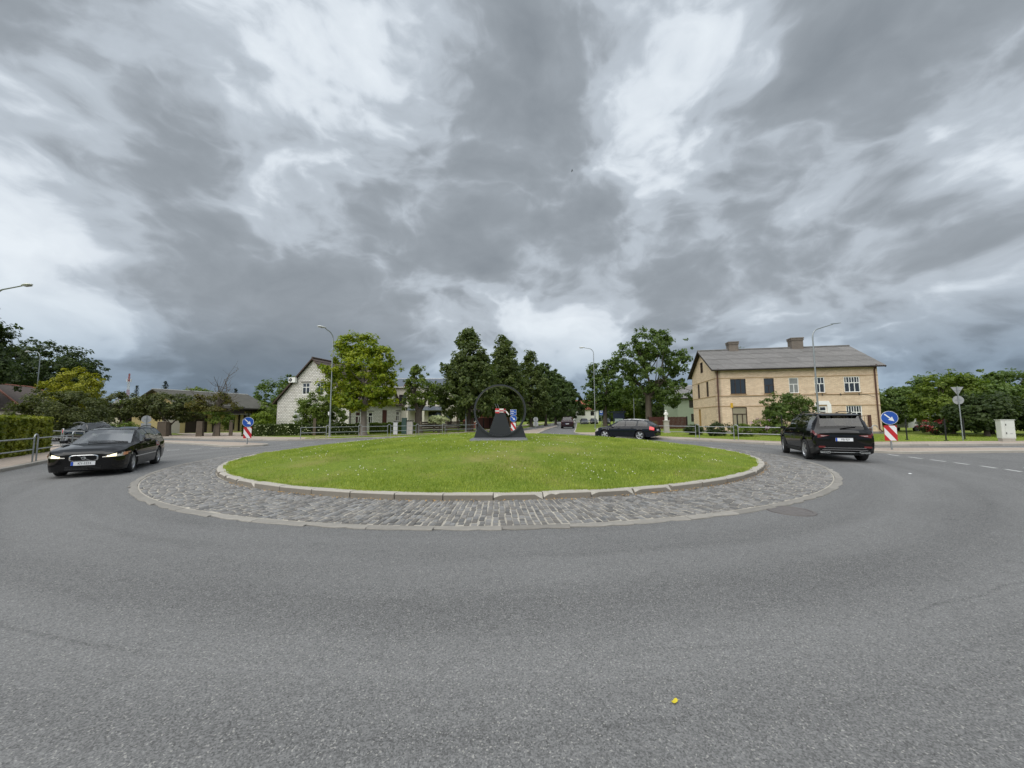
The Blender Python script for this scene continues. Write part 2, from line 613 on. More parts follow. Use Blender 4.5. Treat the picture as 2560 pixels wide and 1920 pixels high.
M_SAND = mat('joint_sand', (.36, .335, .285), .95, var=.55, vscale=3.0, bump=.6, bscale=120)
M_SETT = mat('granite_sett', (.160, .160, .158), .66, var=.3, vscale=14, bump=.7, bscale=55, island=.42, hue=(.20, .175, .145, .4))
M_SETT1 = mat('granite_sett_single', (.160, .160, .158), .66, var=.3, vscale=4, bump=.7, bscale=20, objrand=.42, hue=(.20, .175, .145, .4))
M_PAINT = mat('road_paint', (.50, .50, .485), .8, var=.5, vscale=5, bump=.4, bscale=80)
M_GALV = mat('galvanised_steel', (.36, .38, .385), .42, .75, var=.15, vscale=6)
M_POLE = mat('lamp_post_steel', (.30, .325, .335), .45, .65, var=.12, vscale=4)

# the ground, one sheet to the horizon
g = MB()
g.add([(-3000, -3000, -.06), (3000, -3000, -.06), (3000, 3000, -.06), (-3000, 3000, -.06)], [(0, 1, 2, 3)])
tag(g.build('ground', M_FIELD), kind='structure')
g = MB()
g.add([(-75, -60, 0), (75, -60, 0), (75, 150, 0), (-75, 150, 0)], [(0, 1, 2, 3)])
tag(g.build('road', M_ASPH), kind='structure')


# ------------------------------------------------------------------ polylines
def resample(pl, step):
    pl = [Vector((p[0], p[1], 0)) for p in pl]
    # Catmull-Rom smoothing
    out = []
    for i in range(len(pl) - 1):
        p0 = pl[max(0, i - 1)]; p1 = pl[i]; p2 = pl[i + 1]; p3 = pl[min(len(pl) - 1, i + 2)]
        n = max(2, int((p2 - p1).length / 0.25))
        for j in range(n):
            t = j / n
            out.append(0.5 * ((2 * p1) + (p2 - p0) * t + (2 * p0 - 5 * p1 + 4 * p2 - p3) * t * t + (3 * p1 - p0 - 3 * p2 + p3) * t ** 3))
    out.append(pl[-1])
    res = [out[0]]
    d = 0.0
    for a, b in zip(out, out[1:]):
        L = (b - a).length
        while d + L >= step:
            a = a + (b - a) * ((step - d) / L)
            res.append(a.copy())
            L = (b - a).length
            d = 0.0
        d += L
    return res


def offset(pl, d):
    """shift a polyline to its left by d"""
    out = []
    for i, p in enumerate(pl):
        a = pl[max(0, i - 1)]; b = pl[min(len(pl) - 1, i + 1)]
        t = (b - a).normalized()
        out.append(p + Vector((-t.y, t.x, 0)) * d)
    return out


# road edges; each list keeps the raised block on its left
EDGE_NW = [(14, 120), (6.5, 82), (2.4, 58), (-.6, 44), (-2.0, 39.5), (-3.6, 36.6), (-6.2, 34.2), (-9.1, 32.4), (-12, 30.6), (-14.2, 29.0), (-16.4, 28.3), (-19, 28.6), (-22, 29.6), (-27, 31.6), (-33, 34), (-45, 39), (-70, 49)]
EDGE_NE = [(72, 21.2), (45, 20.7), (26.4, 20.4), (19.2, 20.3), (16.4, 20.8), (14.6, 21.9), (13.3, 23.7), (12.0, 25.9), (10.3, 28.4), (8.4, 30.8), (6.9, 33.6), (6.3, 37), (6.6, 41), (8.2, 50), (10.7, 64.4), (16.5, 98), (21, 125)]
EDGE_SW = [(-70, 37.5), (-45, 29.2), (-30, 24.4), (-25, 22.2), (-21.6, 19.7), (-19.4, 17.2), (-17.7, 14.7), (-15.9, 12), (-14.4, 9.2), (-12.8, 5.5), (-12, 0), (-11.6, -10), (-11.6, -45)]
EDGE_SE = [(13.5, -45), (13.5, -10), (14, 0), (15.2, 4.5), (17.5, 7.5), (21, 9), (30, 9.6), (72, 10)]
FAR = {'NW': [(-74, 52), (-74, 148), (18, 148)], 'NE': [(25, 148), (74, 148), (74, 22)], 'SW': [(-74, -55), (-74, 36)], 'SE': [(74, 8), (74, -55)]}
EDGE_SW_R = EDGE_SW[::-1]
stone_me = None


def make_stone(L=1.0, w=.15, h=.26, ch=.018):
    b = MB()
    x, y = L / 2 - .006, w / 2
    V = []
    for z, k_ in ((0, 0), (h - ch, 0), (h, ch)):
        V += [(-x + k_, -y + k_, z), (x - k_, -y + k_, z), (x - k_, y - k_, z), (-x + k_, y - k_, z)]
    F = [(8, 9, 10, 11)]
    for r_ in (0, 4):
        for i in range(4):
            j = (i + 1) % 4
            F.append((r_ + i, r_ + j, r_ + 4 + j, r_ + 4 + i))
    b.add(V, F)
    o = b.build('kerb_stone', M_CONC)
    me = o.data
    bpy.data.objects.remove(o)
    return me


STONE = make_stone()
HB = 0.12
blocks = {}
for key, edge, far in (('NW', EDGE_NW, FAR['NW'][::1]), ('NE', EDGE_NE, FAR['NE']), ('SW', EDGE_SW, FAR['SW']), ('SE', EDGE_SE, FAR['SE'])):
    pl = resample(edge, 1.0)
    blocks[key] = pl
    inner = offset(pl, -0.15 if key in () else 0.0)
    # which side is the block on: left for NW (walking from far back to the left arm the block is on the right)
    side = {'NW': -1, 'NE': -1, 'SW': -1, 'SE': -1}[key]
    inn = offset(pl, side * 0.15)
    poly = [(p.x, p.y) for p in inn]
    if key == 'NW':
        poly += [(-74, 50), (-74, 148), (14, 148)]
    elif key == 'NE':
        poly += [(24, 148), (74, 148), (74, 21.4)]
    elif key == 'SW':
        poly += [(-74, -55), (-74, 37)]
    else:
        poly += [(74, -55)]
    b = MB()
    b.prism(poly, -.05, HB - .01, bottom=False)
    o = b.build('lawn', M_LAWN)
    tag(o, kind='structure')
    # kerb stones, one by one where the photograph can show them
    kr = link('kerb', None)
    tag(kr, kind='structure')
    rest = MB()
    cl_ = offset(pl, side * 0.075)
    for a, c in zip(cl_, cl_[1:]):
        mid = (a + c) / 2
        an = atan2(c.y - a.y, c.x - a.x)
        near = mid.y > 4 and mid.length < 62 and abs(mid.x) < 1.45 * mid.y + 2
        if near:
            st = link('kerb_stone', STONE, kr, (mid.x, mid.y, -.14 + random.uniform(-.006, .006)), an + random.uniform(-.006, .006))
            st.scale = ((c - a).length, 1, 1)
        else:
            rest.box((mid.x, mid.y, .0), ((c - a).length * .99, .15, .24), an)
    if rest.v:
        tag(rest.build('kerb_run', M_CONC, kr), kind='stuff')


def strip(name, pl, d0, d1, z, m, rng=None, kind='structure'):
    a = offset(pl, d0)
    c = offset(pl, d1)
    if rng:
        a, c = a[rng[0]:rng[1]], c[rng[0]:rng[1]]
    n = len(a)
    V = [(p.x, p.y, z) for p in a] + [(p.x, p.y, z) for p in c]
    F = [(i, i + 1, n + i + 1, n + i) for i in range(n - 1)]
    b = MB()
    b.add(V, F)
    o = b.build(name, m)
    return tag(o, kind=kind)


# pavements lie on the raised blocks
strip('pavement', blocks['NE'], -.151, -2.0, HB - .002, M_PAVE, (0, 78))
strip('pavement', blocks['SW'], -.151, -2.3, HB - .002, M_PAVE)
strip('pavement', blocks['SE'], -.151, -2.2, HB - .002, M_PAVE)
nwp = blocks['NW']
iN = min(range(len(nwp)), key=lambda i: (nwp[i] - Vector((-13.4, 29.6, 0))).length)
strip('pavement', nwp, -.151, -3.4, HB - .002, M_PAVE, (iN, len(nwp)))
strip('path', nwp, -2.4, -4.1, HB - .0025, M_PAVE, (0, iN + 3))
# driveway to the barn
b = MB()
b.add([(-24.5, 31, HB + .002), (-20.5, 30.2, HB + .002), (-31, 44, HB + .002), (-37, 42, HB + .002)], [(0, 1, 2, 3)])
tag(b.build('driveway', M_PAVE), kind='structure')


# splitter islands on the three arms
def splitter(name, poly):
    cx = sum(p[0] for p in poly) / len(poly)
    cy = sum(p[1] for p in poly) / len(poly)
    root = link(name, None)
    tag(root, kind='structure')
    pl = resample(poly + [poly[0]], .5)
    ins = [(p.x, p.y) for p in pl[:-1]]
    # orientation
    area = sum(a[0] * b_[1] - b_[0] * a[1] for a, b_ in zip(ins, ins[1:] + ins[:1]))
    if area < 0:
        ins = ins[::-1]
    n = len(ins)
    inn = []
    for i in range(n):
        a = Vector((*ins[i - 1], 0)); c = Vector((*ins[(i + 1) % n], 0)); t = (c - a).normalized()
        inn.append((ins[i][0] - t.y * .14, ins[i][1] + t.x * .14))
    kb = MB()
    V = [(x, y, 0) for x, y in ins] + [(x, y, .09) for x, y in ins] + [(x, y, .10) for x, y in inn]
    F = []
    for i in range(n):
        j = (i + 1) % n
        F += [(i, j, n + j, n + i), (n + i, n + j, 2 * n + j, 2 * n + i)]
    kb.add(V, F)
    kb.build('edging', M_CONC2, root)
    tp = MB()
    tp.add([(x, y, .097) for x, y in inn], [tuple(range(n))])
    tp.build('paving', M_PAVE, root)


splitter('splitter_island', [(-1.0, 31.6), (.6, 31.2), (1.8, 32.6), (2.9, 40), (5.2, 54), (8.4, 71), (7.6, 71), (4.2, 56), (1.5, 46), (-.5, 37), (-1.4, 33)])
splitter('splitter_island', [(-15.6, 22.3), (-14.9, 23.2), (-15.6, 24.2), (-19, 25.9), (-26, 28.6), (-26.4, 27.8), (-20, 24.3), (-16.8, 22.3)])
splitter('splitter_island', [(15.6, 17.4), (16.5, 16.3), (19, 16.4), (30, 16.9), (50, 17.4), (50, 18.0), (30, 17.9), (19, 18.4), (16.6, 18.5)])


# road markings: give-way dashes and the rest
def dash(p, q, w=.12, name='give_way_dash'):
    p, q = Vector((*p, 0)), Vector((*q, 0))
    t = (q - p).normalized()
    n = Vector((-t.y, t.x, 0)) * w / 2
    b = MB()
    b.add([(*(p + n).xy, .004), (*(p - n).xy, .004), (*(q - n).xy, .004), (*(q + n).xy, .004)], [(0, 1, 2, 3)])
    return b.build(name, M_PAINT, marks)


marks = link('road_marking', None)
tag(marks, kind='structure')
for p, q in [((15.72, 16.1), (15.52, 15.45)), ((15.51, 15.08), (15.35, 14.44)), ((15.3, 14.1), (15.16, 13.5)), ((15.12, 13.2), (14.96, 12.65)), ((14.93, 12.3), (14.72, 11.75)), ((14.68, 11.5), (14.48, 11.0)), ((14.4, 10.75), (14.15, 10.2))]:
    dash(p, q, .10)
for i in range(7):
    t = i / 6
    x = -15.6 - 4.4 * t
    y = 22.0 - 2.3 * t - 1.2 * t * t
    dash((x, y), (x - .42, y - .26 - .1 * t), .13)
for i in range(6):
    x = -14.9 + 1.15 * i * .9
    y = 24.6 + 1.0 * i * .95
    dash((x, y), (x + .45, y + .42), .13)
for i in range(6):
    dash((-6.6 + i * 1.0, 33.3 - i * .10), (-6.1 + i * 1.0, 33.25 - i * .10), .13)
dash((18.6, 19.1), (26, 19.35), .11, 'edge_line')
dash((30, 19.4), (48, 19.7), .11, 'edge_line')
for i in range(9):
    dash((6.0 + i * .7, 58 + i * 7.0), (6.5 + i * .7, 61 + i * 7.0), .12, 'lane_dash')
# lane arrow on the right arm
ar = MB()
ar.add([(15.5, 11.75, .004), (16.5, 12.15, .004), (16.5, 11.95, .004), (18.6, 11.95, .004), (18.6, 11.75, .004), (16.5, 11.75, .004), (16.5, 11.5, .004)], [(0, 6, 5, 2, 1), (2, 5, 4, 3)])
ar.build('lane_arrow', M_PAINT, marks)

# ------------------------------------------------------------------ the roundabout island
isl = link('traffic_island', None, None, (CX, CY, 0))
tag(isl, kind='structure')


def ring(r0, z0, r1, z1, n=180):
    b = MB()
    V = [(r0 * cos(2 * pi * i / n), r0 * sin(2 * pi * i / n), z0) for i in range(n)] + [(r1 * cos(2 * pi * i / n), r1 * sin(2 * pi * i / n), z1) for i in range(n)]
    b.add(V, [(i, n + i, n + (i + 1) % n, (i + 1) % n) for i in range(n)])
    return b


# sand bed of the cobbled apron
ring(R_APR + .005, .018, R_KERB - .04, .058).build('joint_bed', M_SAND, isl)
# flush outer kerb: cast blocks ~1 m long, chipped ends
NB = 74
fl = []
for vv in range(4):
    b = MB()
    L = 2 * pi * (R_OUT + R_APR) / 2 / NB
    ns = 6
    V, F = [], []
    rr = random.Random(vv)
    for i in range(ns + 1):
        a = -L / 2 + .004 + (L - .008) * i / ns
        c0 = rr.uniform(0, .028) if rr.random() < .7 else rr.uniform(.02, .07)
        V += [(a, -.085 + c0, -.05), (a, -.085 + c0 * .9, .016 - rr.uniform(0, .01)), (a, -.072 + c0, .024 - rr.uniform(0, .006)), (a, .078, .026), (a, .08, -.05)]
    for i in range(ns):
        for j in range(4):
            F.append((i * 5 + j, (i + 1) * 5 + j, (i + 1) * 5 + j + 1, i * 5 + j + 1))
    F += [(0, 1, 2, 3, 4), tuple(ns * 5 + j for j in (4, 3, 2, 1, 0))]
    b.add(V, F)
    o = b.build('flush_kerb_stone', M_FLUSH)
    fl.append(o.data)
    bpy.data.objects.remove(o)
rm = (R_OUT + R_APR) / 2
for i in range(NB):
    a = 2 * pi * (i + .5) / NB
    o = link('flush_kerb_stone', random.choice(fl), isl, (rm * cos(a), rm * sin(a), random.uniform(-.004, .002)), a + pi / 2 + pi + random.uniform(-.008, .008))
    o.rotation_euler[2] = a + pi / 2
# raised island kerb, blocks with broken arrises
NK = 66
kb = []
for vv in range(6):
    b = MB()
    L = 2 * pi * (R_KERB - .1) / NK
    rr = random.Random(40 + vv)
    ns = 12
    V, F, MI = [], [], []
    chips = [0.0] * (ns + 1)
    if vv > 2:
        chips[0] = rr.uniform(.04, .10) * rr.choice((0, 1, 1))
        chips[-1] = rr.uniform(.04, .10) * rr.choice((0, 1, 1))
        chips[1] = chips[0] * rr.uniform(.2, .8)
        chips[-2] = chips[-1] * rr.uniform(.1, .7)
        if vv > 3:
            chips[rr.randint(3, 7)] = rr.uniform(.02, .05)
    for i in range(ns + 1):
        a = -L / 2 + .005 + (L - .01) * i / ns
        ch = .014 + chips[i]
        V += [(a, -.10, -.05), (a, -.10, .170 - ch), (a, -.10 + ch * .9, .174), (a, .10, .176), (a, .10, -.05)]
    for i in range(ns):
        for j in range(4):
            big_ = max(chips[i], chips[i + 1]) > .02
            F.append((i * 5 + j, (i + 1) * 5 + j, (i + 1) * 5 + j + 1, i * 5 + j + 1))
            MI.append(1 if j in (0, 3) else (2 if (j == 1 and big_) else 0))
    F += [(0, 1, 2, 3, 4), tuple(ns * 5 + j for j in (4, 3, 2, 1, 0))]
    MI += [1, 1]
    b.add(V, F)
    b.mi = MI
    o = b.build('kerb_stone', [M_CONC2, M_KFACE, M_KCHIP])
    kb.append(o.data)
    bpy.data.objects.remove(o)
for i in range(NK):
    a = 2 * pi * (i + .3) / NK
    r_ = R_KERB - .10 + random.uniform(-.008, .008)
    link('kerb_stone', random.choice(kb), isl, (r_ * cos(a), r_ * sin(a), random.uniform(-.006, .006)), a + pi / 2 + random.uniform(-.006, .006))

# granite setts in radial rows
cols = int(2 * pi * 10.72 / .098)
setts = []
for c_ in range(cols):
    a = 2 * pi * c_ / cols
    r_ = R_KERB + .012 + random.uniform(-.02, .03) * 0
    first = True
    while r_ < R_APR - .05:
        L = random.uniform(.12, .20)
        if first:
            L *= random.uniform(.5, 1.0)
            first = False
        L = min(L, R_APR - .008 - r_)
        if L < .05:
            break
        w = 2 * pi * r_ / cols
        setts.append((a + random.uniform(-.0011, .0011), r_ + L / 2, L - .030, w * random.uniform(.74, .87), random.uniform(-.006, .006)))
        r_ += L
cosz = []
for s_ in setts:
    x, y = CX + s_[1] * cos(s_[0]), CY + s_[1] * sin(s_[0])
    cosz.append(math.hypot(x, y) if y > 0 else 1e9)
order = sorted(range(len(setts)), key=lambda i: cosz[i])
single = set(order[:300])


def sett_unit():
    b = MB()
    k_ = .11
    V = []
    for z, q_ in ((-.06, 0), (.68, 0), (1.0, k_)):
        V += [(-.5 + q_ * .6, -.5 + q_, z), (.5 - q_ * .6, -.5 + q_, z), (.5 - q_ * .6, .5 - q_, z), (-.5 + q_ * .6, .5 - q_, z)]
    F = [(8, 9, 10, 11)] + [(r_ + i, r_ + (i + 1) % 4, r_ + 4 + (i + 1) % 4, r_ + 4 + i) for r_ in (0, 4) for i in range(4)]
    return np.array(V), F


SV, SF = sett_unit()
o = MB().add(SV, SF).build('sett', M_SETT1)
SETT_ME = o.data
bpy.data.objects.remove(o)
apron = link('cobbled_apron', None, isl)
bigV, bigF = [], []
for i, (a, r_, L, w, dz_) in enumerate(setts):
    zb = .018 + (.058 - .018) * (R_APR - r_) / (R_APR - R_KERB)
    if i in single:
        o = link('sett', SETT_ME, apron, (r_ * cos(a), r_ * sin(a), zb - .012), a)
        o.scale = (L, w, .024 + dz_)
    else:
        P_ = SV * np.array([L, w, .024 + dz_])
        X = P_[:, 0] * cos(a) - P_[:, 1] * sin(a) + r_ * cos(a)
        Y = P_[:, 0] * sin(a) + P_[:, 1] * cos(a) + r_ * sin(a)
        bigF.append(np.array(SF) + 12 * len(bigV))
        bigV.append(np.stack([X, Y, P_[:, 2] + zb - .012], 1))
tag(npmesh('sett_field', np.concatenate(bigV), np.concatenate(bigF), M_SETT, apron), kind='stuff')


def mound(r):
    return .165 + .66 * (1 - (r / 9.8) ** 2) ** 1.0


nr, na = 26, 120
V, F = [], []
for i in range(nr + 1):
    r_ = 9.82 * i / nr
    for j in range(na):
        a = 2 * pi * j / na
        V.append((r_ * cos(a), r_ * sin(a), mound(min(r_, 9.8)) + .015 * sin(3 * a + r_) * (1 if 0 < i < nr else 0)))
for i in range(nr):
    for j in range(na):
        j2 = (j + 1) % na
        F.append((i * na + j, (i + 1) * na + j, (i + 1) * na + j2, i * na + j2))
b = MB()
b.add(V, F)
tag(b.build('lawn', M_LAWN, None, True, 60, (CX, CY, 0)), kind='structure')


def blades(name, pts, h, w, m, label, seed, kind='stuff'):
    """pts: N x 3 roots; one bent triangle pair per blade"""
    rg = np.random.default_rng(seed)
    N = len(pts)
    az = rg.uniform(0, 2 * pi, N)
    X_, Y_ = pts[:, 0], pts[:, 1]
    tuft = .5 + .5 * np.sin(X_ * 2.1 + 1.7 * np.sin(Y_ * 1.3)) * np.sin(Y_ * 2.7 + 1.1 * np.sin(X_ * 1.9)) + .35 * np.sin(X_ * 6.3 + Y_ * 2.0) * np.sin(Y_ * 7.1 - X_)
    hh = h * rg.uniform(.45, 1.25, N) * np.clip(.62 + .62 * tuft, .35, 1.5)
    ww = w * rg.uniform(.6, 1.3, N)
    lean = rg.uniform(.1, .95, N) * hh
    la = rg.uniform(0, 2 * pi, N)
    sx, sy = np.cos(az) * ww / 2, np.sin(az) * ww / 2
    tip = np.stack([np.cos(la) * lean, np.sin(la) * lean, hh], 1)
    A = pts + np.stack([sx, sy, np.zeros(N)], 1)
    B = pts - np.stack([sx, sy, np.zeros(N)], 1)
    Vv = np.stack([A, B, pts + tip], 1).reshape(-1, 3)
    Ff = np.arange(3 * N).reshape(-1, 3)
    return tag(npmesh(name, Vv, Ff, m), label, 'grass', kind=kind)


N = 300000
rr_ = 9.8 * np.sqrt(RNG.random(N))
aa_ = RNG.uniform(0, 2 * pi, N)
gx, gy = CX + rr_ * np.cos(aa_), CY + rr_ * np.sin(aa_)
keep = (gy < CY + 4) | (RNG.random(N) < .45)
# worn patches
for bx_, by_, br_ in ((-4.6, 9.7, .45), (-3.9, 12.4, .3), (2.2, 11.4, .25), (4.9, 13.2, .35), (-.9, 10.2, .2)):
    keep &= (((gx - bx_) / (br_ * 2.4)) ** 2 + ((gy - by_) / br_) ** 2 > 1) | (RNG.random(N) < .2)
gx, gy, rr_ = gx[keep], gy[keep], rr_[keep]
gz = .165 + .66 * (1 - (rr_ / 9.8) ** 2) - .012
# a ragged fringe that leans over the kerb
nf = 16000
fa = RNG.uniform(pi, 2 * pi, nf)
fr = RNG.uniform(9.66, 9.86, nf)
fringe = np.stack([CX + fr * np.cos(fa), CY + fr * np.sin(fa), np.full(nf, .165)], 1)
fringe = fringe[np.sin(fa * 37) + .6 * np.sin(fa * 91 + 1) + RNG.uniform(-.6, .6, nf) > -.2]
blades('mown_grass', np.concatenate([np.stack([gx, gy, gz], 1), fringe]), .058, .016, M_BLADE, 'short mown grass covering the raised roundabout island', 3)
# clover heads in drifts
rg = np.random.default_rng(11)
cen = np.stack([rg.uniform(-8.5, 8.5, 60), rg.uniform(-9, 6, 60)], 1)
ct = []
for c_ in cen:
    k_ = rg.integers(2, 16)
    ct.append(c_ + rg.normal(0, .45, (k_, 2)))
ct = np.concatenate(ct + [rg.uniform(-9, 9, (160, 2))])
ct = ct[np.hypot(ct[:, 0], ct[:, 1]) < 9.3]
Vs, Fs = [], []
for x, y in ct:
    r_ = math.hypot(x, y)
    z = .165 + .66 * (1 - (r_ / 9.8) ** 2) + rg.uniform(.03, .06)
    s_ = rg.uniform(.009, .017)
    o_ = len(Vs)
    Vs += [(CX + x + s_, CY + y, z), (CX + x, CY + y + s_, z), (CX + x - s_, CY + y, z), (CX + x, CY + y - s_, z), (CX + x, CY + y, z + s_), (CX + x, CY + y, z - s_)]
    Fs += [(o_ + i, o_ + (i + 1) % 4, o_ + 4) for i in range(4)] + [(o_ + (i + 1) % 4, o_ + i, o_ + 5) for i in range(4)]
tag(npmesh('clover_flowers', Vs, Fs, mat('clover_white', (.72, .72, .62), .8)), 'tiny white clover heads dotted over the island grass', 'flowers', kind='stuff')
# dry leaves caught along the island kerb
rg = np.random.default_rng(5)
n_ = 420
aa = np.concatenate([rg.uniform(radians(232), radians(300), n_ // 2), rg.uniform(radians(290), radians(345), n_ // 2)])
rr_ = R_KERB + .03 + np.abs(rg.normal(0, .06, n_))
Vs, Fs = [], []
for a, r_ in zip(aa, rr_):
    x, y = CX + r_ * cos(a), CY + r_ * sin(a)
    s_ = rg.uniform(.012, .032)
    t_ = rg.uniform(0, pi)
    z = .066 + rg.uniform(0, .02)
    o_ = len(Vs)
    Vs += [(x + s_ * cos(t_), y + s_ * sin(t_), z), (x - .5 * s_ * sin(t_), y + .5 * s_ * cos(t_), z + .01), (x - s_ * cos(t_), y - s_ * sin(t_), z), (x + .5 * s_ * sin(t_), y - .5 * s_ * cos(t_), z + .006)]
    Fs.append((o_, o_ + 1, o_ + 2, o_ + 3))
tag(npmesh('dry_leaf_litter', Vs, Fs, mat('dry_leaf', (.50, .30, .10), .8, island=.4)), 'orange dry leaf crumbs gathered along the island kerb', 'leaves', kind='stuff')

# grass blades on the verges that come close to the camera
def verge(seed, n, pl, d0, d1, cond, h=.07):
    rg_ = np.random.default_rng(seed)
    a = offset(pl, d0); c = offset(pl, d1)
    i = rg_.integers(0, len(pl) - 1, n)
    t, s_ = rg_.random(n), rg_.random(n)
    A = np.array([p.xy for p in a]); C = np.array([p.xy for p in c])
    p_ = (A[i] * (1 - t)[:, None] + A[i + 1] * t[:, None]) * (1 - s_)[:, None] + (C[i] * (1 - t)[:, None] + C[i + 1] * t[:, None]) * s_[:, None]
    ok = cond(p_[:, 0], p_[:, 1])
    p_ = p_[ok]
    return np.c_[p_, np.full(len(p_), HB - .015)]


vis = lambda x, y: (y > 3) & (np.abs(x) < 1.4 * y + 2) & (y < 45)
vp = np.concatenate([verge(1, 60000, blocks['NE'], -2.05, -8.0, vis), verge(2, 60000, blocks['SW'], -2.35, -6.5, vis), verge(3, 50000, nwp[:iN + 3], -.2, -2.35, vis), verge(4, 24000, nwp[:iN], -4.15, -7, vis)])
blades('verge_grass', vp, .08, .022, M_BLADE, 'rough green grass on the verges behind the kerbs', 8)
# ================================================================== SCULPTURE
M_SCULPT = mat('sculpture_charcoal', (.036, .039, .044), .36, .25, var=.15, vscale=2, bump=.15, bscale=30)
M_SCULPT2 = mat('sculpture_plinth_grey', (.16, .165, .175), .5, .2, var=.15, vscale=2)
M_TAPE_R = mat('tape_red', (.55, .04, .05), .5)
M_TAPE_W = mat('tape_white', (.75, .70, .70), .5)
SX, SY = -.47, 14.75
SZ = mound(math.hypot(SX - CX, SY - CY)) - .03
sc = thing('ring_sculpture', 'dark grey steel ring sculpture with a tapered centre block on the grass island', 'sculpture', (SX, SY, SZ), radians(3))
# wedge-shaped plinth plate
b = MB()
b.add([(-1.16, -.46, 0), (1.04, -.46, 0), (1.16, .42, 0), (-.98, .42, 0), (-1.14, -.44, .07), (.98, -.44, .07), (.86, .30, .17), (-.84, .30, .17)], [(3, 2, 1, 0), (4, 5, 6, 7), (0, 1, 5, 4), (1, 2, 6, 5), (2, 3, 7, 6), (3, 0, 4, 7)])
b.build('plinth', M_SCULPT2, sc)
RC, RZ = 1.0, 1.14          # ring radius and its centre height
# ring: deep band
b = MB()
n = 72
V, F = [], []
for i in range(n):
    a = 2 * pi * i / n
    for rr__, yy in ((RC, -.20), (RC, .20), (RC - .055, .20), (RC - .055, -.20)):
        V.append((rr__ * cos(a), yy, RZ + rr__ * sin(a)))
for i in range(n):
    j = (i + 1) % n
    for k_ in range(4):
        k2 = (k_ + 1) % 4
        F.append((i * 4 + k_, i * 4 + k2, j * 4 + k2, j * 4 + k_))
b.add(V, F)
b.build('ring', M_SCULPT, sc, True, 40)
# cradle that holds the ring: trapezoid outside the circle
b = MB()
zt = .55
arc = []
a0 = math.asin((zt - RZ) / (RC + .004))
for i in range(25):
    a = -pi - a0 + (pi + 2 * a0) * i / 24
    arc.append(((RC + .004) * cos(a), RZ + (RC + .004) * sin(a)))
prof = [(-1.0, .10), (-.845, zt)] + arc + [(.845, zt), (1.0, .10)]
n = len(prof)
V = [(x, -.13, z) for x, z in prof] + [(x, .13, z) for x, z in prof]
b.add(V, [tuple(range(n)), tuple(range(2 * n - 1, n - 1, -1))] + [(i, n + i, n + (i + 1) % n, (i + 1) % n) for i in range(n)])
b.build('cradle', M_SCULPT, sc)
# tapered centre block standing inside the ring
b = MB()
prof = [(-.43, RZ - sqrt((RC - .06) ** 2 - .43 ** 2))]
for i in range(9):
    x = -.43 + .86 * i / 8
    prof.append((x, RZ - sqrt((RC - .058) ** 2 - x * x)))
prof += [(.155, 1.16), (-.135, 1.16)]
prof = prof[1:]
n = len(prof)
V = [(x, -.15, z) for x, z in prof] + [(x, .15, z) for x, z in prof]
b.add(V, [tuple(range(n)), tuple(range(2 * n - 1, n - 1, -1))] + [(i, n + i, n + (i + 1) % n, (i + 1) % n) for i in range(n)])
b.build('centre_block', M_SCULPT, sc)
# barrier tape wound round the top, and two wires
tp = thing('barrier_tape', 'red and white barrier tape wound round the top of the sculpture block', 'tape', (SX, SY, SZ + 1.02), radians(3))
rg = np.random.default_rng(3)
for lev in range(3):
    b = MB()
    for i in range(10):
        a, c = i / 10, (i + 1) / 10
        z0 = .03 + lev * .045 + rg.uniform(-.015, .02)
        per = [(-.185, -.17), (.215, -.17), (.215, .17), (-.185, .17)]

        def pp(t):
            t = (t % 1) * 4
            i_ = int(t); f_ = t - i_
            p, q = per[i_], per[(i_ + 1) % 4]
            return (p[0] + (q[0] - p[0]) * f_, p[1] + (q[1] - p[1]) * f_)
        p, q = pp(a), pp(c)
        b.add([(*p, z0), (*q, z0 + rg.uniform(-.01, .01)), (*q, z0 + .062), (*p, z0 + .062)], [(0, 1, 2, 3)], (i + lev) % 2)
    b.build('tape_turn', [M_TAPE_R, M_TAPE_W], tp)
b = MB()
b.add([(.216, -.16, .08), (.27, -.19, .0), (.33, -.18, -.07), (.35, -.18, -.03), (.29, -.19, .05), (.23, -.165, .12)], [(0, 1, 4, 5), (1, 2, 3, 4)])
b.build('tape_end', M_TAPE_W, tp)
for x0, x1 in ((-.10, -.2), (-.02, -.11)):
    b = MB()
    b.tube([(x0, -.02, 1.14), ((x0 + x1) / 2 + .01, -.02, 1.28), (x1, -.02, 1.40)], .008, 6)
    b.build('wire', M_GALV, sc)

# ================================================================== CARS
M_TYRE = mat('tyre_rubber', (.018, .018, .019), .85, bump=.2, bscale=80)
M_ALLOY = mat('alloy_rim', (.55, .56, .58), .28, .9)
M_RIMDK = mat('rim_dark', (.03, .03, .033), .5, .3)
def glassmat(name, tint, base=.09):
    m = bpy.data.materials.new(name)
    m.use_nodes = True
    q = NT(m.node_tree)
    q.n.clear()
    out = q.node('ShaderNodeOutputMaterial')
    tr = q.node('ShaderNodeBsdfTransparent')
    tr.inputs[0].default_value = (*tint, 1)
    gl = q.node('ShaderNodeBsdfGlossy')
    gl.inputs['Roughness'].default_value = 0.02
    lw = q.node('ShaderNodeLayerWeight')
    lw.inputs[0].default_value = 0.5
    fr = q.m('MULTIPLY_ADD', q.m('POWER', lw.outputs['Facing'], 3.5), 0.95 - base, base)
    mx = q.node('ShaderNodeMixShader')
    q.put(mx.inputs[0], fr)
    q.l.new(tr.outputs[0], mx.inputs[1])
    q.l.new(gl.outputs[0], mx.inputs[2])
    q.l.new(mx.outputs[0], out.inputs[0])
    MATS[name] = m
    return m


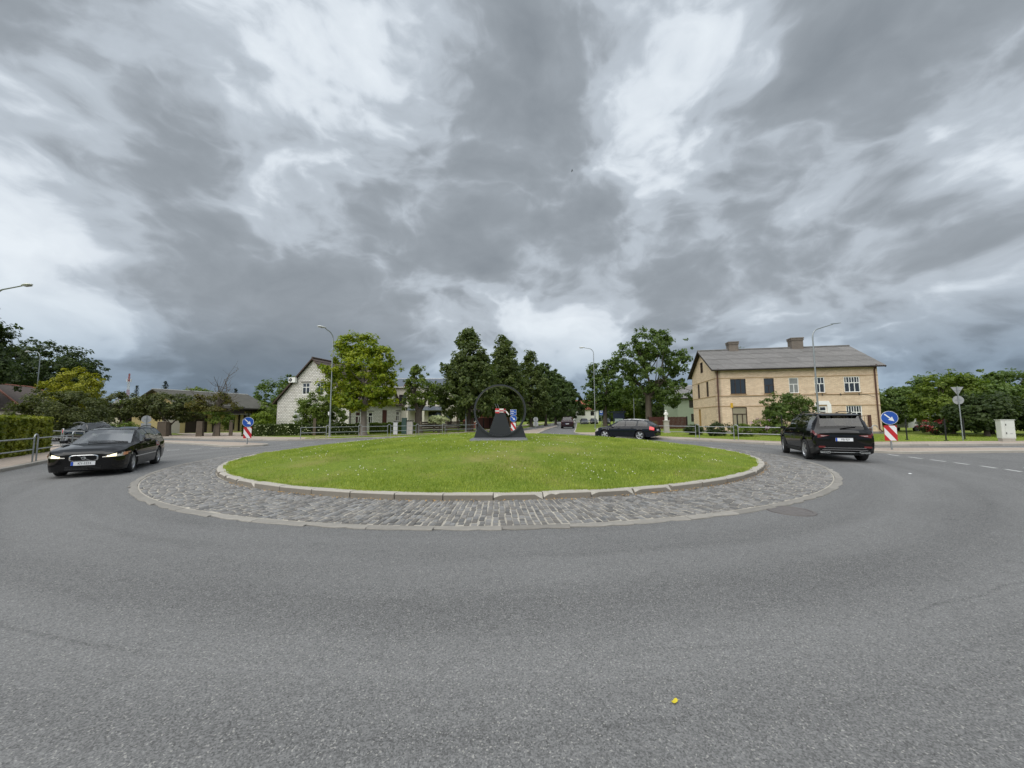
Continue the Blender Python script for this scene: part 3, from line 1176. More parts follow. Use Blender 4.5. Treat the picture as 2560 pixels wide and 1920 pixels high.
M_GLASS = glassmat('car_glass', (.42, .46, .44))
M_SCREEN = glassmat('windscreen_glass', (.38, .41, .40), .30)
M_TINT = glassmat('privacy_glass', (.10, .105, .11))
M_CHROME = mat('chrome', (.70, .71, .72), .12, 1.0)
M_TRIM = mat('black_trim', (.014, .014, .015), .55)
M_LENS = mat('headlight_lens', (.48, .46, .40), .15, coat=1.0)
M_LIT = mat('headlight_lit', (.9, .85, .6), .2, emit=(1.0, .86, .52, .75))
M_AMBER = mat('indicator_amber', (.65, .28, .14), .2, coat=1.0)
M_RED = mat('tail_light_red', (.13, .010, .010), .14, coat=1.0)
M_REDLIT = mat('tail_light_bright', (.5, .02, .02), .14, coat=1.0, emit=(1.0, .04, .05, .22))
M_PLATE = mat('plate_white', (.72, .73, .74), .4)
M_EUBLUE = mat('plate_blue', (.02, .08, .45), .4)
M_INK = mat('plate_ink', (.02, .02, .025), .5)
M_TRIMG = mat('trim_grey', (.16, .16, .165), .35, .6)
M_SEAT = mat('seat_fabric', (.045, .045, .048), .9)


def paint(name, c, coat=1.0):
    return mat(name, c, .5, 0.0, coat=.8, spec=.0)


def rim_mesh(r, spokes, dark):
    b = MB()
    b.lathe([(0.0, -.035), (r * .93, -.035)], 24, 1, 'y')
    b.lathe([(r * .90, -.10), (r * .97, -.02), (r * 1.0, -.005), (r * .985, .004), (r * .93, -.004), (r * .90, -.03)], 28, 0, 'y')
    for s_ in range(spokes):
        a = 2 * pi * s_ / spokes + .3
        ca, sa = cos(a), sin(a)
        w0, w1 = r * .13, r * .23
        V = []
        for yy in (-.03, .0):
            for rad, w in ((r * .16, w0), (r * .93, w1)):
                for sg in (-1, 1):
                    y2 = yy + (.004 if rad < r * .5 else -.008)
                    V.append((ca * rad - sa * w * sg, y2, sa * rad + ca * w * sg))
        b.add(V, [(4, 5, 7, 6), (0, 2, 6, 4), (1, 5, 7, 3), (0, 1, 5, 4), (2, 6, 7, 3)], 0)
    b.lathe([(0, .008), (r * .17, .006), (r * .2, -.02)], 14, 0, 'y')
    return b


def tyre_mesh(r, rr, w):
    b = MB()
    pr = [(rr * .97, -w * .42), (rr * 1.04, -w * .5), (r * .93, -w * .5), (r * .985, -w * .42), (r, -w * .3), (r, w * .3), (r * .985, w * .42), (r * .93, w * .5), (rr * 1.04, w * .5), (rr * .97, w * .42)]
    b.lathe(pr, 36, 0, 'y')
    return b


def textobj(s, size, m, parent, loc, rot, name='lettering', depth=.002, align='CENTER'):
    cu = bpy.data.curves.new(name, 'FONT')
    cu.body = s
    cu.size = size
    cu.align_x = align
    cu.align_y = 'CENTER'
    cu.extrude = depth
    cu.materials.append(m)
    tmp = bpy.data.objects.new('tmp', cu)
    me = bpy.data.meshes.new_from_object(tmp)
    bpy.data.objects.remove(tmp)
    o = link(name, me, parent, loc)
    o.rotation_euler = rot
    return o


def car(name, label, loc, heading, sp, pm, group=None):
    root = thing(name, label, 'car', (loc[0], loc[1], loc[2] if len(loc) > 2 else 0.0), heading, group)
    I = lambda tab, x: np.interp(x, [t[0] for t in tab], [t[1] for t in tab])
    x0, x1 = sp['x']
    xs = sorted(set([round(float(x), 4) for x in np.linspace(x0, x1, 84)] + [t[0] for t in sp['top'] if x0 <= t[0] <= x1] + [x0 + .012, x0 + .04, x0 + .09, x1 - .012, x1 - .04, x1 - .09]))
    ax = sp['axles']
    ra, zc = sp['arch']
    rows = []
    for x in xs:
        zt, zb, w = I(sp['top'], x), I(sp['belt'], x), I(sp['w'], x)
        wt = I(sp['wt'], x)
        z0 = I(sp['bot'], x)
        zs = z0
        for a in ax:
            if abs(x - a) < ra:
                zs = max(zs, zc + sqrt(ra * ra - (x - a) ** 2))
        zs = min(zs, zb - .12)
        h = zb - zs
        full = zb - z0
        zz = lambda f_: max(zs + (.02 + .02 * f_), z0 + full * f_)
        ze = max(zt - .045, zb + .012)
        gh = ze - zb
        wb = w * .955
        lerp = lambda f_, bul=0.0: (wb + (wt - wb) * f_ + bul * gh * .09, zb + gh * f_)
        pr = [(w * .80, zs), (w * .955, zs + .012), (w * .985, zz(.22)), (w, zz(.48)), (w * .998, zz(.68)), (w * .985, zz(.88)), (wb, zb), lerp(.08), lerp(.52, 1.0), lerp(.93), (wt, ze), (wt * .93, ze + (zt - ze) * .45), (wt * .55, ze + (zt - ze) * .88), (0.0, zt)]
        rows.append(pr)
    npt = len(rows[0])
    V = []
    idx = {}
    for i, x in enumerate(xs):
        for j, (y, z) in enumerate(rows[i]):
            idx[(i, j, 1)] = len(V); V.append((x, y, z))
            if j < npt - 1:
                idx[(i, j, -1)] = len(V); V.append((x, -y, z))
            else:
                idx[(i, j, -1)] = idx[(i, j, 1)]
    body = []
    parts = {}
    wsf, wsr = sp['ws'], sp['rw']
    for i in range(len(xs) - 1):
        xm = (xs[i] + xs[i + 1]) / 2
        for j in range(npt - 1):
            for s_ in (1, -1):
                q = (idx[(i, j, s_)], idx[(i + 1, j, s_)], idx[(i + 1, j + 1, s_)], idx[(i, j + 1, s_)])
                if s_ < 0:
                    q = q[::-1]
                key = None
                if 7 <= j <= 8:
                    for wi, (a, c) in enumerate(sp['side']):
                        if a < xm < c:
                            key = ('side_window', wi, s_)
                if j >= 11:
                    if wsf[0] < xm < wsf[1]:
                        key = ('windscreen', 0, 0)
                    elif wsr[0] < xm < wsr[1]:
                        key = ('rear_window', 0, 0)
                for (nm, xa, xb, ja, jb) in sp.get('patch', ()):
                    if xa < xm < xb and ja <= j <= jb:
                        key = (nm, 0, s_)
                (parts.setdefault(key, []) if key else body).append(q)
        body.append((idx[(i, 0, 1)], idx[(i, 0, -1)], idx[(i + 1, 0, -1)], idx[(i + 1, 0, 1)]))
    for i, rev in ((0, False), (len(xs) - 1, True)):
        loop = [idx[(i, j, 1)] for j in range(npt)] + [idx[(i, j, -1)] for j in range(npt - 2, -1, -1)]
        body.append(tuple(loop[::-1] if rev else loop))

    def emit(nm, faces, m, par, smooth=True):
        used = sorted({k_ for f_ in faces for k_ in f_})
        mp = {k_: n_ for n_, k_ in enumerate(used)}
        b_ = MB()
        b_.add([V[k_] for k_ in used], [tuple(dict.fromkeys(mp[k_] for k_ in f_)) for f_ in faces])
        b_.f = [f_ for f_ in b_.f if len(f_) > 2]
        b_.mi = [0] * len(b_.f)
        return b_.build(nm, m, par, smooth, 30)
    emit('body', body, pm, root)
    pmats = sp.get('pmat', {})
    for (nm, wi, s_), faces in parts.items():
        emit(nm.split('#')[0], faces, pmats.get(nm, M_GLASS), root)
    # dark inner wells and floor pan
    b = MB()
    b.box(((x0 + x1) / 2, 0, .36), ((x1 - x0) * .88, sp['w'][len(sp['w']) // 2][1] * 1.42, .26))
    b.build('underbody', M_TRIM, root)
    # wheels
    r, rrm, tw, tr = sp['wheel']
    tme = tyre_mesh(r, rrm, tw)
    rmb = rim_mesh(rrm, sp.get('spokes', 5), False)
    td = rd = None
    for a_i, a in enumerate(ax):
        for s_ in (1, -1):
            wh = link('wheel', None, root, (a, s_ * (tr - tw / 2), r))
            steer = sp.get('steer', 0) if a_i == 1 else 0
            wh.rotation_euler = (0, random.uniform(0, 1), (0 if s_ > 0 else pi) + steer)
            if td is None:
                o1 = tme.build('tyre', M_TYRE, wh, True, 40)
                td = o1.data
                o2 = rmb.build('rim', [sp.get('rimmat', M_ALLOY), M_RIMDK], wh, True, 30)
                o2.location = (0, tw * .42, 0)
                rd = o2.data
            else:
                link('tyre', td, wh)
                link('rim', rd, wh, (0, tw * .42, 0))
    # seats and dashboard behind the glass
    fl = float(I(sp['belt'], 0)) - .98
    for s_ in (1, -1):
        b = MB()
        b.box((.05, s_ * .36, .62 + fl), (.5, .46, .2))
        b.box((-.20, s_ * .36, .92 + fl), (.14, .44, .52), taper=.8)
        b.box((-.22, s_ * .36, 1.24 + fl), (.10, .24, .16))
        b.build('seat', M_SEAT, root)
    b = MB()
    b.box((-1.0, 0, .62 + fl), (.5, 1.2, .2))
    b.box((-1.26, 0, .90 + fl), (.14, 1.2, .5))
    b.build('rear_seat', M_SEAT, root)
    b = MB()
    b.box((.95, 0, .80 + fl), (.42, 1.34, .26))
    b.build('dashboard', M_SEAT, root)
    # mirrors
    mx, mz = sp['mirror']
    mw = float(I(sp['w'], mx))
    for s_ in (1, -1):
        b = MB()
        b.tube([(mx, s_ * mw * .93, mz - .03), (mx - .01, s_ * (mw + .04), mz)], [.025, .03], 6)
        V_ = []
        for xx, k_ in ((.07, .55), (.03, .95), (-.05, 1.0), (-.065, .92)):
            for yy, zq in ((-.10, -.055), (.09, -.05), (.10, .05), (-.09, .06)):
                V_.append((mx + xx, s_ * (mw + .13) + yy * k_ * s_, mz + .02 + zq * k_))
        F_ = [(0, 1, 2, 3), (15, 14, 13, 12)] + [(r_ * 4 + i, r_ * 4 + (i + 1) % 4, r_ * 4 + 4 + (i + 1) % 4, r_ * 4 + 4 + i) for r_ in range(3) for i in range(4)]
        b.add(V_, F_)
        b.build('mirror', pm, root, True, 50)
    # roof rails
    if 'rails' in sp:
        ra_, rb_, rm_ = sp['rails']
        for s_ in (1, -1):
            b = MB()
            pts = []
            for i in range(12):
                x = ra_ + (rb_ - ra_) * i / 11
                zt = float(I(sp['top'], x)); wt = float(I(sp['wt'], x))
                lift = .06 * min(1, 3.2 * min(i, 11 - i) / 11 + .05)
                pts.append((x, s_ * wt * .93, zt - .02 + lift))
            b.tube(pts, .016, 6)
            b.build('roof_rail', rm_, root, True)
    # door handles
    for s_ in (1, -1):
        for hx in sp.get('handles', ()):
            b = MB()
            w_ = float(I(sp['w'], hx)); zb = float(I(sp['belt'], hx))
            b.box((hx, s_ * (w_ * .985 + .008), zb - .10), (.2, .03, .032))
            b.build('door_handle', sp.get('hmat', pm), root)
    return root


def plate(root, x, z, front, s, w=.52, h=.112, tilt=0.0):
    sg = 1 if front else -1
    p = MB()
    p.box((0, 0, 0), (.012, w, h))
    po = p.build('number_plate', M_PLATE, root, loc=(x, 0, z))
    p = MB()
    yb = (w / 2 - .028) * (-1 if front else 1)
    p.box((sg * .0075, -yb if False else yb * (1 if True else -1), 0), (.004, .05, h * .98))
    o = p.build('plate_band', M_EUBLUE, po)
    # on the front plate the band sits at the car's right, i.e. the reader's left
    o.location = (0, 0, 0)
    t = textobj(s, .098, M_INK, po, (sg * .007, (.03 if front else -.03), 0), (pi / 2, 0, pi / 2 if front else -pi / 2))
    t.scale = (.82, 1, 1)
    return po


# ---- black estate coming round on the left
EST = dict(x=(-2.36, 2.36), axles=(-1.34, 1.42), arch=(.375, .33), wheel=(.325, .225, .21, .885), spokes=5, steer=radians(3),
           top=[(-2.36, .93), (-2.33, .98), (-2.27, 1.10), (-2.13, 1.375), (-2.0, 1.425), (-1.6, 1.455), (-.6, 1.48), (.1, 1.455), (.32, 1.42), (.62, 1.27), (1.15, .985), (1.3, .965), (1.8, .905), (2.08, .855), (2.22, .80), (2.30, .765), (2.345, .725), (2.36, .70)],
           belt=[(-2.36, .88), (-2.0, .985), (-1, .985), (.6, .955), (1.2, .925), (1.8, .85), (2.08, .80), (2.22, .76), (2.31, .725), (2.36, .67)],
           bot=[(-2.36, .36), (-2.2, .24), (-1.9, .20), (1.9, .18), (2.25, .17), (2.36, .22)],
           w=[(-2.36, .72), (-2.34, .79), (-2.25, .845), (-1.9, .875), (-.9, .90), (.9, .90), (1.5, .893), (1.9, .88), (2.10, .845), (2.22, .78), (2.30, .70), (2.345, .62), (2.36, .57)],
           wt=[(-2.36, .68), (-2.12, .60), (-1.6, .59), (-.3, .60), (.3, .60), (.7, .665), (1.15, .755), (1.3, .77), (2.0, .70), (2.2, .58), (2.36, .42)],
           ws=(.36, 1.13), rw=(-2.27, -2.13), side=[(-2.04, -1.22), (-1.12, -.36), (-.26, .72)], mirror=(.72, 1.0), rails=(-1.9, -.05, M_TRIM), handles=(-.85, .15), patch=[('tail_light', -2.33, -2.12, 5, 6)], pmat={'tail_light': M_RED, 'windscreen': M_SCREEN})
P_BLACK = paint('paint_black', (.0045, .0045, .005))
P_BLUEBLK = paint('paint_blue_black', (.006, .008, .013))
P_GREENBLK = paint('paint_dark_green_black', (.005, .006, .006))
P_DARKRED = paint('paint_dark_plum', (.030, .014, .018))
P_GREY = paint('paint_grey', (.06, .065, .07))
vol = car('estate_car', 'black estate car with glowing headlights and chrome grille driving towards the viewer', (-13.15, 12.72), radians(-60), EST, P_BLACK)
vol.scale = (.925, .925, .925)
# grille with diagonal bar and emblem
gr = MB()
n = 14
loop = []
for i in range(28):
    a = 2 * pi * i / 28
    cx_, cz_ = cos(a), sin(a)
    e = 5
    k_ = (abs(cx_) ** e + abs(cz_) ** e) ** (-1 / e)
    loop.append((cx_ * k_ * .315, cz_ * k_ * .095))
V, F = [], []
for k_, yy in ((1.0, 0), (1.0, .03), (.90, .035), (.88, .012)):
    V += [(yy, y * k_, z * (k_ if k_ == 1 else k_ - .06)) for y, z in loop]
m_ = 28
for r_ in range(3):
    F += [(r_ * m_ + i, r_ * m_ + (i + 1) % m_, (r_ + 1) * m_ + (i + 1) % m_, (r_ + 1) * m_ + i) for i in range(m_)]
gr.add(V, F)
gro = gr.build('grille', M_CHROME, vol, True, 40, loc=(2.335, 0, .585))
b = MB()
b.add([(.012, y * .9, z * .85) for y, z in loop], [tuple(range(m_))])
b.build('grille_mesh', M_TRIM, gro)
for zz in (-.045, -.015, .015, .045):
    b = MB()
    b.box((.018, 0, zz), (.008, .5, .006))
    b.build('grille_bar', M_RIMDK, gro)
b = MB()
b.add([(.02, .17, -.085), (.034, .17, -.085), (.034, -.15, .085), (.02, -.15, .085), (.02, .145, -.085), (.034, .145, -.085), (.034, -.175, .085), (.02, -.175, .085)], [(0, 1, 2, 3), (4, 7, 6, 5), (1, 5, 6, 2), (0, 3, 7, 4)])
b.build('diagonal_bar', M_CHROME, gro)
b = MB()
n = 20
V, F = [], []
for i in range(n):
    a = 2 * pi * i / n
    V += [(.045, .05 * cos(a), .05 * sin(a)), (.045, .034 * cos(a), .034 * sin(a)), (.02, .052 * cos(a), .052 * sin(a))]
for i in range(n):
    j = (i + 1) % n
    F += [(3 * i, 3 * j, 3 * j + 1, 3 * i + 1), (3 * i, 3 * i + 2, 3 * j + 2, 3 * j)]
b.add(V, F)
b.add([(.046, -.012, .012), (.046, .012, -.012), (.046, .03, -.030), (.046, .03, .030)], [(0, 1, 2, 3)])
b.build('emblem', M_CHROME, gro)
plate(vol, 2.374, .425, True, 'KY-3324')
# lamp reflectors that are switched on, low intake, fog trim
def front_x(y):
    ws = [(t[1], t[0]) for t in EST['w'] if t[0] > 1.4][::-1]
    return float(np.interp(y, [q[0] for q in ws], [q[1] for q in ws]))


def lamp_patch(y0, y1, za, zb, zc, zd, out, m, par, s_, name, n=7):
    """strip that wraps round the front corner from y0 to y1; heights za..zb at y0, zc..zd at y1"""
    V, F = [], []
    for i in range(n + 1):
        t_ = i / n
        y = y0 + (y1 - y0) * t_
        lo, hi = za + (zc - za) * t_, zb + (zd - zb) * t_
        x = front_x(min(y, .879)) + out - max(0, y - .84) * 6.0
        yy = min(y, .868) + out * (.6 if y > .8 else .1)
        for kk in range(4):
            f_ = kk / 3
            V.append((x - .035 * f_, s_ * yy, lo + (hi - lo) * f_))
    for i in range(n):
        for kk in range(3):
            F.append((i * 4 + kk, i * 4 + 4 + kk, i * 4 + 5 + kk, i * 4 + 1 + kk))
    b_ = MB()
    b_.add(V, F)
    return b_.build(name, m, par, True, 60)


for s_ in (1, -1):
    ln = lamp_patch(.40, .90, .585, .655, .61, .735, .012, M_LENS, vol, s_, 'headlight')
    lamp_patch(.50, .70, .60, .675, .605, .70, .020, M_LIT, ln, s_, 'lit_reflector', 4)
    lamp_patch(.81, .89, .625, .715, .64, .725, .020, M_AMBER, ln, s_, 'indicator', 3)
    b = MB()
    b.box((2.2, s_ * .56, .30), (.10, .26, .07))
    b.build('fog_intake', M_TRIM, vol)
    b = MB()
    b.box((.25, s_ * .908, .52), (2.2, .012, .03))
    b.build('side_moulding', M_CHROME, vol)
b = MB()
b.box((2.33, 0, .29), (.06, .78, .11))
b.build('air_intake', M_TRIM, vol)
b = MB()
b.tube([(1.12, .62, 1.0), (1.10, .2, 1.035), (1.09, -.35, 1.04)], .012, 5)
b.build('wiper', M_TRIM, vol)
# driver glimpsed through the windscreen is not modelled: the glass only shows sky

# ---- black SUV driving away on the right
SUV = dict(x=(-2.36, 2.34), axles=(-1.37, 1.42), arch=(.43, .375), wheel=(.372, .265, .235, .955), spokes=5, steer=radians(-8),
           top=[(-2.36, .98), (-2.30, 1.045), (-2.24, 1.10), (-2.02, 1.555), (-1.98, 1.60), (-1.6, 1.635), (-.5, 1.665), (.2, 1.645), (.48, 1.58), (1.05, 1.20), (1.22, 1.13), (1.9, 1.03), (2.16, .95), (2.28, .82), (2.34, .70)],
           belt=[(-2.36, .94), (-2.24, 1.06), (-1.6, 1.10), (.6, 1.05), (1.2, 1.05), (1.9, .96), (2.2, .86), (2.34, .66)],
           bot=[(-2.36, .42), (-2.28, .33), (-1.9, .24), (1.9, .24), (2.34, .30)],
           w=[(-2.36, .80), (-2.335, .885), (-2.2, .915), (-1.4, .94), (1.4, .94), (1.95, .90), (2.2, .80), (2.34, .60)],
           wt=[(-2.36, .74), (-2.24, .715), (-2.0, .64), (-1.5, .635), (.2, .64), (.6, .69), (1.15, .80), (2.0, .72), (2.34, .45)],
           ws=(.52, 1.1), rw=(-2.215, -2.03), side=[(-1.98, -1.42), (-1.32, -.42), (-.32, .78)], mirror=(.80, 1.13), rails=(-1.85, .05, M_TRIM), handles=(-.85, .2),
           patch=[('tail_light', -2.335, -2.02, 5, 5), ('cladding', -9, 9, 0, 1)], pmat={'tail_light': M_RED, 'cladding': M_TRIM, 'rear_window': M_TINT})
SUV['top'] = [(x_, z_ * 1.06) for x_, z_ in SUV['top']]
SUV['belt'] = [(x_, z_ * 1.05) for x_, z_ in SUV['belt']]
suv = car('suv', 'black sport utility car seen from behind, circling the right side of the island', (12.4, 15.5), radians(69), SUV, P_BLACK)
suv.scale = (.95, .95, .99)
# roof spoiler, tailgate details
b = MB()
b.add([(-1.93, -.60, 1.70), (-1.93, .60, 1.70), (-2.17, .56, 1.66), (-2.17, -.56, 1.66), (-1.99, -.60, 1.665), (-1.99, .60, 1.665), (-2.15, .56, 1.63), (-2.15, -.56, 1.63)], [(0, 1, 2, 3), (7, 6, 5, 4), (3, 2, 6, 7), (0, 3, 7, 4), (1, 5, 6, 2)])
b.build('roof_spoiler', P_BLACK, suv)
for s_ in (1, -1):
    b = MB()       # wedge tail lamp on the tailgate
    b.add([(-2.366, s_ * .80, .975), (-2.366, s_ * .42, .94), (-2.366, s_ * .62, .885), (-2.366, s_ * .80, .85), (-2.345, s_ * .80, .975), (-2.345, s_ * .42, .94), (-2.345, s_ * .62, .885), (-2.345, s_ * .80, .85)], [(0, 1, 2, 3), (0, 4, 5, 1), (1, 5, 6, 2), (2, 6, 7, 3)])
    b.build('tail_light', M_RED, suv)
    b = MB()
    b.add([(-2.370, s_ * .70, .94), (-2.370, s_ * .48, .933), (-2.370, s_ * .62, .905), (-2.370, s_ * .70, .905)], [(0, 1, 2, 3)])
    b.build('lamp_lens', mat('lens_pale_pink', (.42, .30, .30), .15, coat=1.0), suv)
    b = MB()
    b.box((-2.345, s_ * .66, .535), (.05, .26, .06), rz=s_ * .12)
    b.build('reflector', M_RED, suv)
    b = MB()
    b.tube([(-2.365, s_ * .44, .375), (-2.37, s_ * .42, .345), (-2.365, s_ * .46, .315), (-2.345, s_ * .74, .325), (-2.345, s_ * .74, .365), (-2.365, s_ * .44, .375)], .008, 6)
    b.build('exhaust_trim', M_GALV, suv)
    b = MB()
    b.box((0, s_ * .955, .37), (1.9, .02, .06))
    b.build('sill_trim', M_TRIM, suv)
for zz, ww, mm in ((.50, 1.50, M_TRIMG), (.43, 1.58, M_TRIMG), (.345, .84, M_GALV)):
    b = MB()
    b.tube([(-2.30, -ww / 2, zz), (-2.368, -ww / 2 + .14, zz), (-2.37, 0, zz), (-2.368, ww / 2 - .14, zz), (-2.30, ww / 2, zz)], .008, 6)
    b.build('bumper_strip', mm, suv)
b = MB()
b.box((-2.355, 0, .79), (.02, .78, .19))
b.build('plate_recess', P_BLACK, suv)
plate(suv, -2.374, .795, False, 'MB-929')
b = MB()
b.tube([(-2.26, .05, 1.19), (-2.25, -.12, 1.22), (-2.235, -.42, 1.25)], .014, 5)
b.build('rear_wiper', M_TRIM, suv)

# ---- dark blue-black estate on the far side
AUD = dict(EST)
AUD.update(x=(-2.30, 2.29), axles=(-1.28, 1.36), wheel=(.32, .245, .22, .88), steer=radians(10), spokes=5, rails=(-1.55, .1, M_ALLOY), handles=(-.75, .25),
           top=[(-2.30, .92), (-2.27, .97), (-2.18, 1.02), (-1.72, 1.34), (-1.58, 1.385), (-.5, 1.43), (.1, 1.42), (.35, 1.38), (.7, 1.20), (1.18, .965), (1.35, .94), (1.9, .86), (2.1, .78), (2.24, .66), (2.29, .56)],
           belt=[(-2.30, .86), (-2.1, .95), (-1, .95), (.6, .91), (1.2, .895), (1.9, .80), (2.1, .72), (2.29, .52)],
           w=[(-2.30, .72), (-2.28, .80), (-2.15, .85), (-.9, .885), (.9, .885), (1.6, .87), (2.0, .80), (2.2, .66), (2.29, .52)],
           wt=[(-2.30, .66), (-2.1, .66), (-1.65, .56), (-.3, .575), (.3, .575), (.7, .64), (1.15, .74), (2.0, .66), (2.29, .42)],
           ws=(.42, 1.15), rw=(-2.12, -1.74), side=[(-1.82, -1.12), (-1.02, -.28), (-.2, .82)], mirror=(.8, .96),
           patch=[('tail_light', -2.28, -1.98, 4, 5), ('headlight', 1.9, 2.22, 4, 5)], pmat={'tail_light': M_REDLIT, 'headlight': M_LENS, 'side_window': M_TINT, 'rear_window': M_TINT})
aud = car('estate_car', 'dark blue estate car with silver roof rails, beyond the grass island', (8.55, 28.7), radians(143), AUD, P_BLUEBLK)
plate(aud, -2.312, .70, False, 'LV-4108')
b = MB()
b.box((-2.30, 0, .42), (.05, 1.3, .14))
b.build('rear_bumper', P_BLUEBLK, aud)
b = MB()
b.box((1.02, .895, .74), (.05, .01, .03))
b.build('side_repeater', M_LENS, aud)

# ---- the other cars
HAT = dict(SUV)
HAT.update(patch=[('tail_light', -2.335, -2.1, 4, 5)], pmat={'tail_light': M_RED}, handles=())
HAT.pop('rails')
HAT['pmat']['rear_window'] = M_TINT
far = car('hatchback_car', 'dark plum car driving away up the tree-lined street', (8.5, 58.5), radians(80), HAT, P_DARKRED)
plate(far, -2.372, .70, False, 'JK-2205')
lc = car('saloon_car', 'dark car waiting behind the railing on the left street, half hidden by the black estate', (-29.4, 26.9), radians(-22), AUD, P_GREENBLK)
for i, (x, y, h, pm_, lab) in enumerate([(16.6, 88, -97, P_GREY, 'grey car parked nearest the kerb before the white house'), (19.2, 90, -99, P_BLACK, 'black car parked in the bay, middle of the three before the white house'), (22.2, 90, -104, P_BLUEBLK, 'dark car parked beside the bus shelter, right end of the parked row')]):
    car('parked_car', lab, (x, y, .0), radians(h), AUD, pm_, 'cars parked along the far street')
# ================================================================== STREET FURNITURE
M_BLUE = mat('sign_blue', (.012, .075, .36), .35)
M_SIGNW = mat('sign_white', (.72, .73, .73), .4)
M_SIGNR = mat('sign_red', (.46, .012, .02), .4)
M_SIGNBACK = mat('sign_back_grey', (.36, .37, .38), .5, .4, var=.1)


def disc(r, y0, y1, n=28, c=(0, 0)):
    b = MB()
    pts = [(c[0] + r * cos(2 * pi * i / n), c[1] + r * sin(2 * pi * i / n)) for i in range(n)]
    V = [(x, y0, z) for x, z in pts] + [(x, y1, z) for x, z in pts]
    b.add(V, [tuple(range(n)), tuple(range(2 * n - 1, n - 1, -1))] + [(i, (i + 1) % n, n + (i + 1) % n, n + i) for i in range(n)])
    return b


def flat(pts, y, z0=0.0):
    b = MB()
    b.add([(x, y, z0 + z) for x, z in pts], [tuple(range(len(pts)))])
    return b


def keep_right_sign(label, x, y, face, zc, r, zp0, zp1, wp, z=.095, extra=None, tilt=0):
    """face = heading the sign looks towards; local -y is the front"""
    t = thing('keep_right_sign', label, 'sign', (x, y, z), face, 'keep-right signs on the splitter islands')
    zc -= z; zp0 -= z; zp1 -= z
    b = MB()
    b.cyl((0, .045, -.02), (0, .045, (zc + r * .5) if not extra else extra[0] - z + .25), .032, None, 10)
    b.build('post', M_POLE, t, True)
    b = disc(r, -.006, .012)
    o = b.build('arrow_disc', M_SIGNW, t, loc=(0, 0, zc))
    disc(r * .955, -.0085, -.006).build('blue_face', M_BLUE, o)
    # arrow pointing down right (reader's view)
    ar_ = [(-.62, .50), (-.50, .62), (.12, .0), (.30, .18), (.52, -.52), (-.18, -.30), (0, -.12)]
    ar_ = [(px_ * r, pz_ * r) for px_, pz_ in ar_]
    flat(ar_, -.0105).build('arrow', M_SIGNW, o)
    # marker board
    h = zp1 - zp0
    b = MB()
    b.box((0, .01, (zp0 + zp1) / 2), (wp, .02, h))
    bd = b.build('marker_board', M_SIGNR, t)
    # white diagonal stripes falling to the right, clipped to the board
    for c0 in (-.50, .42, 1.34):
        poly = []
        # band: c0 <= s <= c0+.46 where s = (zrel + xrel) with xrel,zrel in 0..1 (z measured from bottom)
        def inside(p, lim, ge):
            s_ = p[0] * .95 + p[1] * 1.0
            return s_ >= lim if ge else s_ <= lim
        poly = [(0, 0), (1, 0), (1, 1), (0, 1)]
        for lim, ge in ((c0 + .0, True), (c0 + .46, False)):
            out = []
            for i in range(len(poly)):
                p, q = poly[i], poly[(i + 1) % len(poly)]
                ip, iq = inside(p, lim, ge), inside(q, lim, ge)
                sp_, sq_ = p[0] * .95 + p[1], q[0] * .95 + q[1]
                if ip:
                    out.append(p)
                if ip != iq:
                    f_ = (lim - sp_) / (sq_ - sp_)
                    out.append((p[0] + (q[0] - p[0]) * f_, p[1] + (q[1] - p[1]) * f_))
            poly = out
            if len(poly) < 3:
                break
        if len(poly) >= 3:
            pts = [((px_ - .5) * wp * .97, zp0 + pz_ * h * .97 + h * .015) for px_, pz_ in poly]
            flat(pts, -.0025).build('white_stripe', M_SIGNW, bd)
    for s_ in (-1, 1):
        b = MB()
        b.tube([(s_ * .1, .022, zp1 - .06), (s_ * .05, .06, zp1 - .06), (0, .08, zp1 - .06)], .008, 5)
        b.build('bracket', M_POLE, t)
    if extra:
        zs, w_, h_ = extra
        b = MB()
        b.box((0, .0, zs - z), (w_, .014, h_))
        pl_ = b.build('direction_board', M_SIGNW, t)
        b = MB()
        b.box((0, -.0085, zs - z), (w_ * .94, .004, h_ * .93))
        b.build('blue_face', M_BLUE, pl_)
        for zz, ww in ((.09, .26), (-.08, .20)):
            b = MB()
            b.box((-.08, -.012, zs - z + zz), (ww, .004, .055))
            b.build('text_line', M_SIGNW, pl_)
        flat([(.13, -.04), (.19, 0), (.13, .04), (.09, 0)], -.0125, zs - z).build('symbol', M_SIGNW, pl_)
    return t


keep_right_sign('blue arrow disc over a red and white board, the large one beside the black SUV', 16.95, 17.15, radians(-24), 1.52, .30, .50, 1.18, .44)
keep_right_sign('blue arrow disc over a red and white board, near the barn driveway and hedge', -16.05, 23.2, radians(20), 1.44, .30, .46, 1.13, .42)
keep_right_sign('blue arrow disc under a blue direction board, seen through the ring sculpture', .1, 32.2, radians(0), 1.56, .29, .55, 1.22, .42, extra=(2.08, .52, .46))


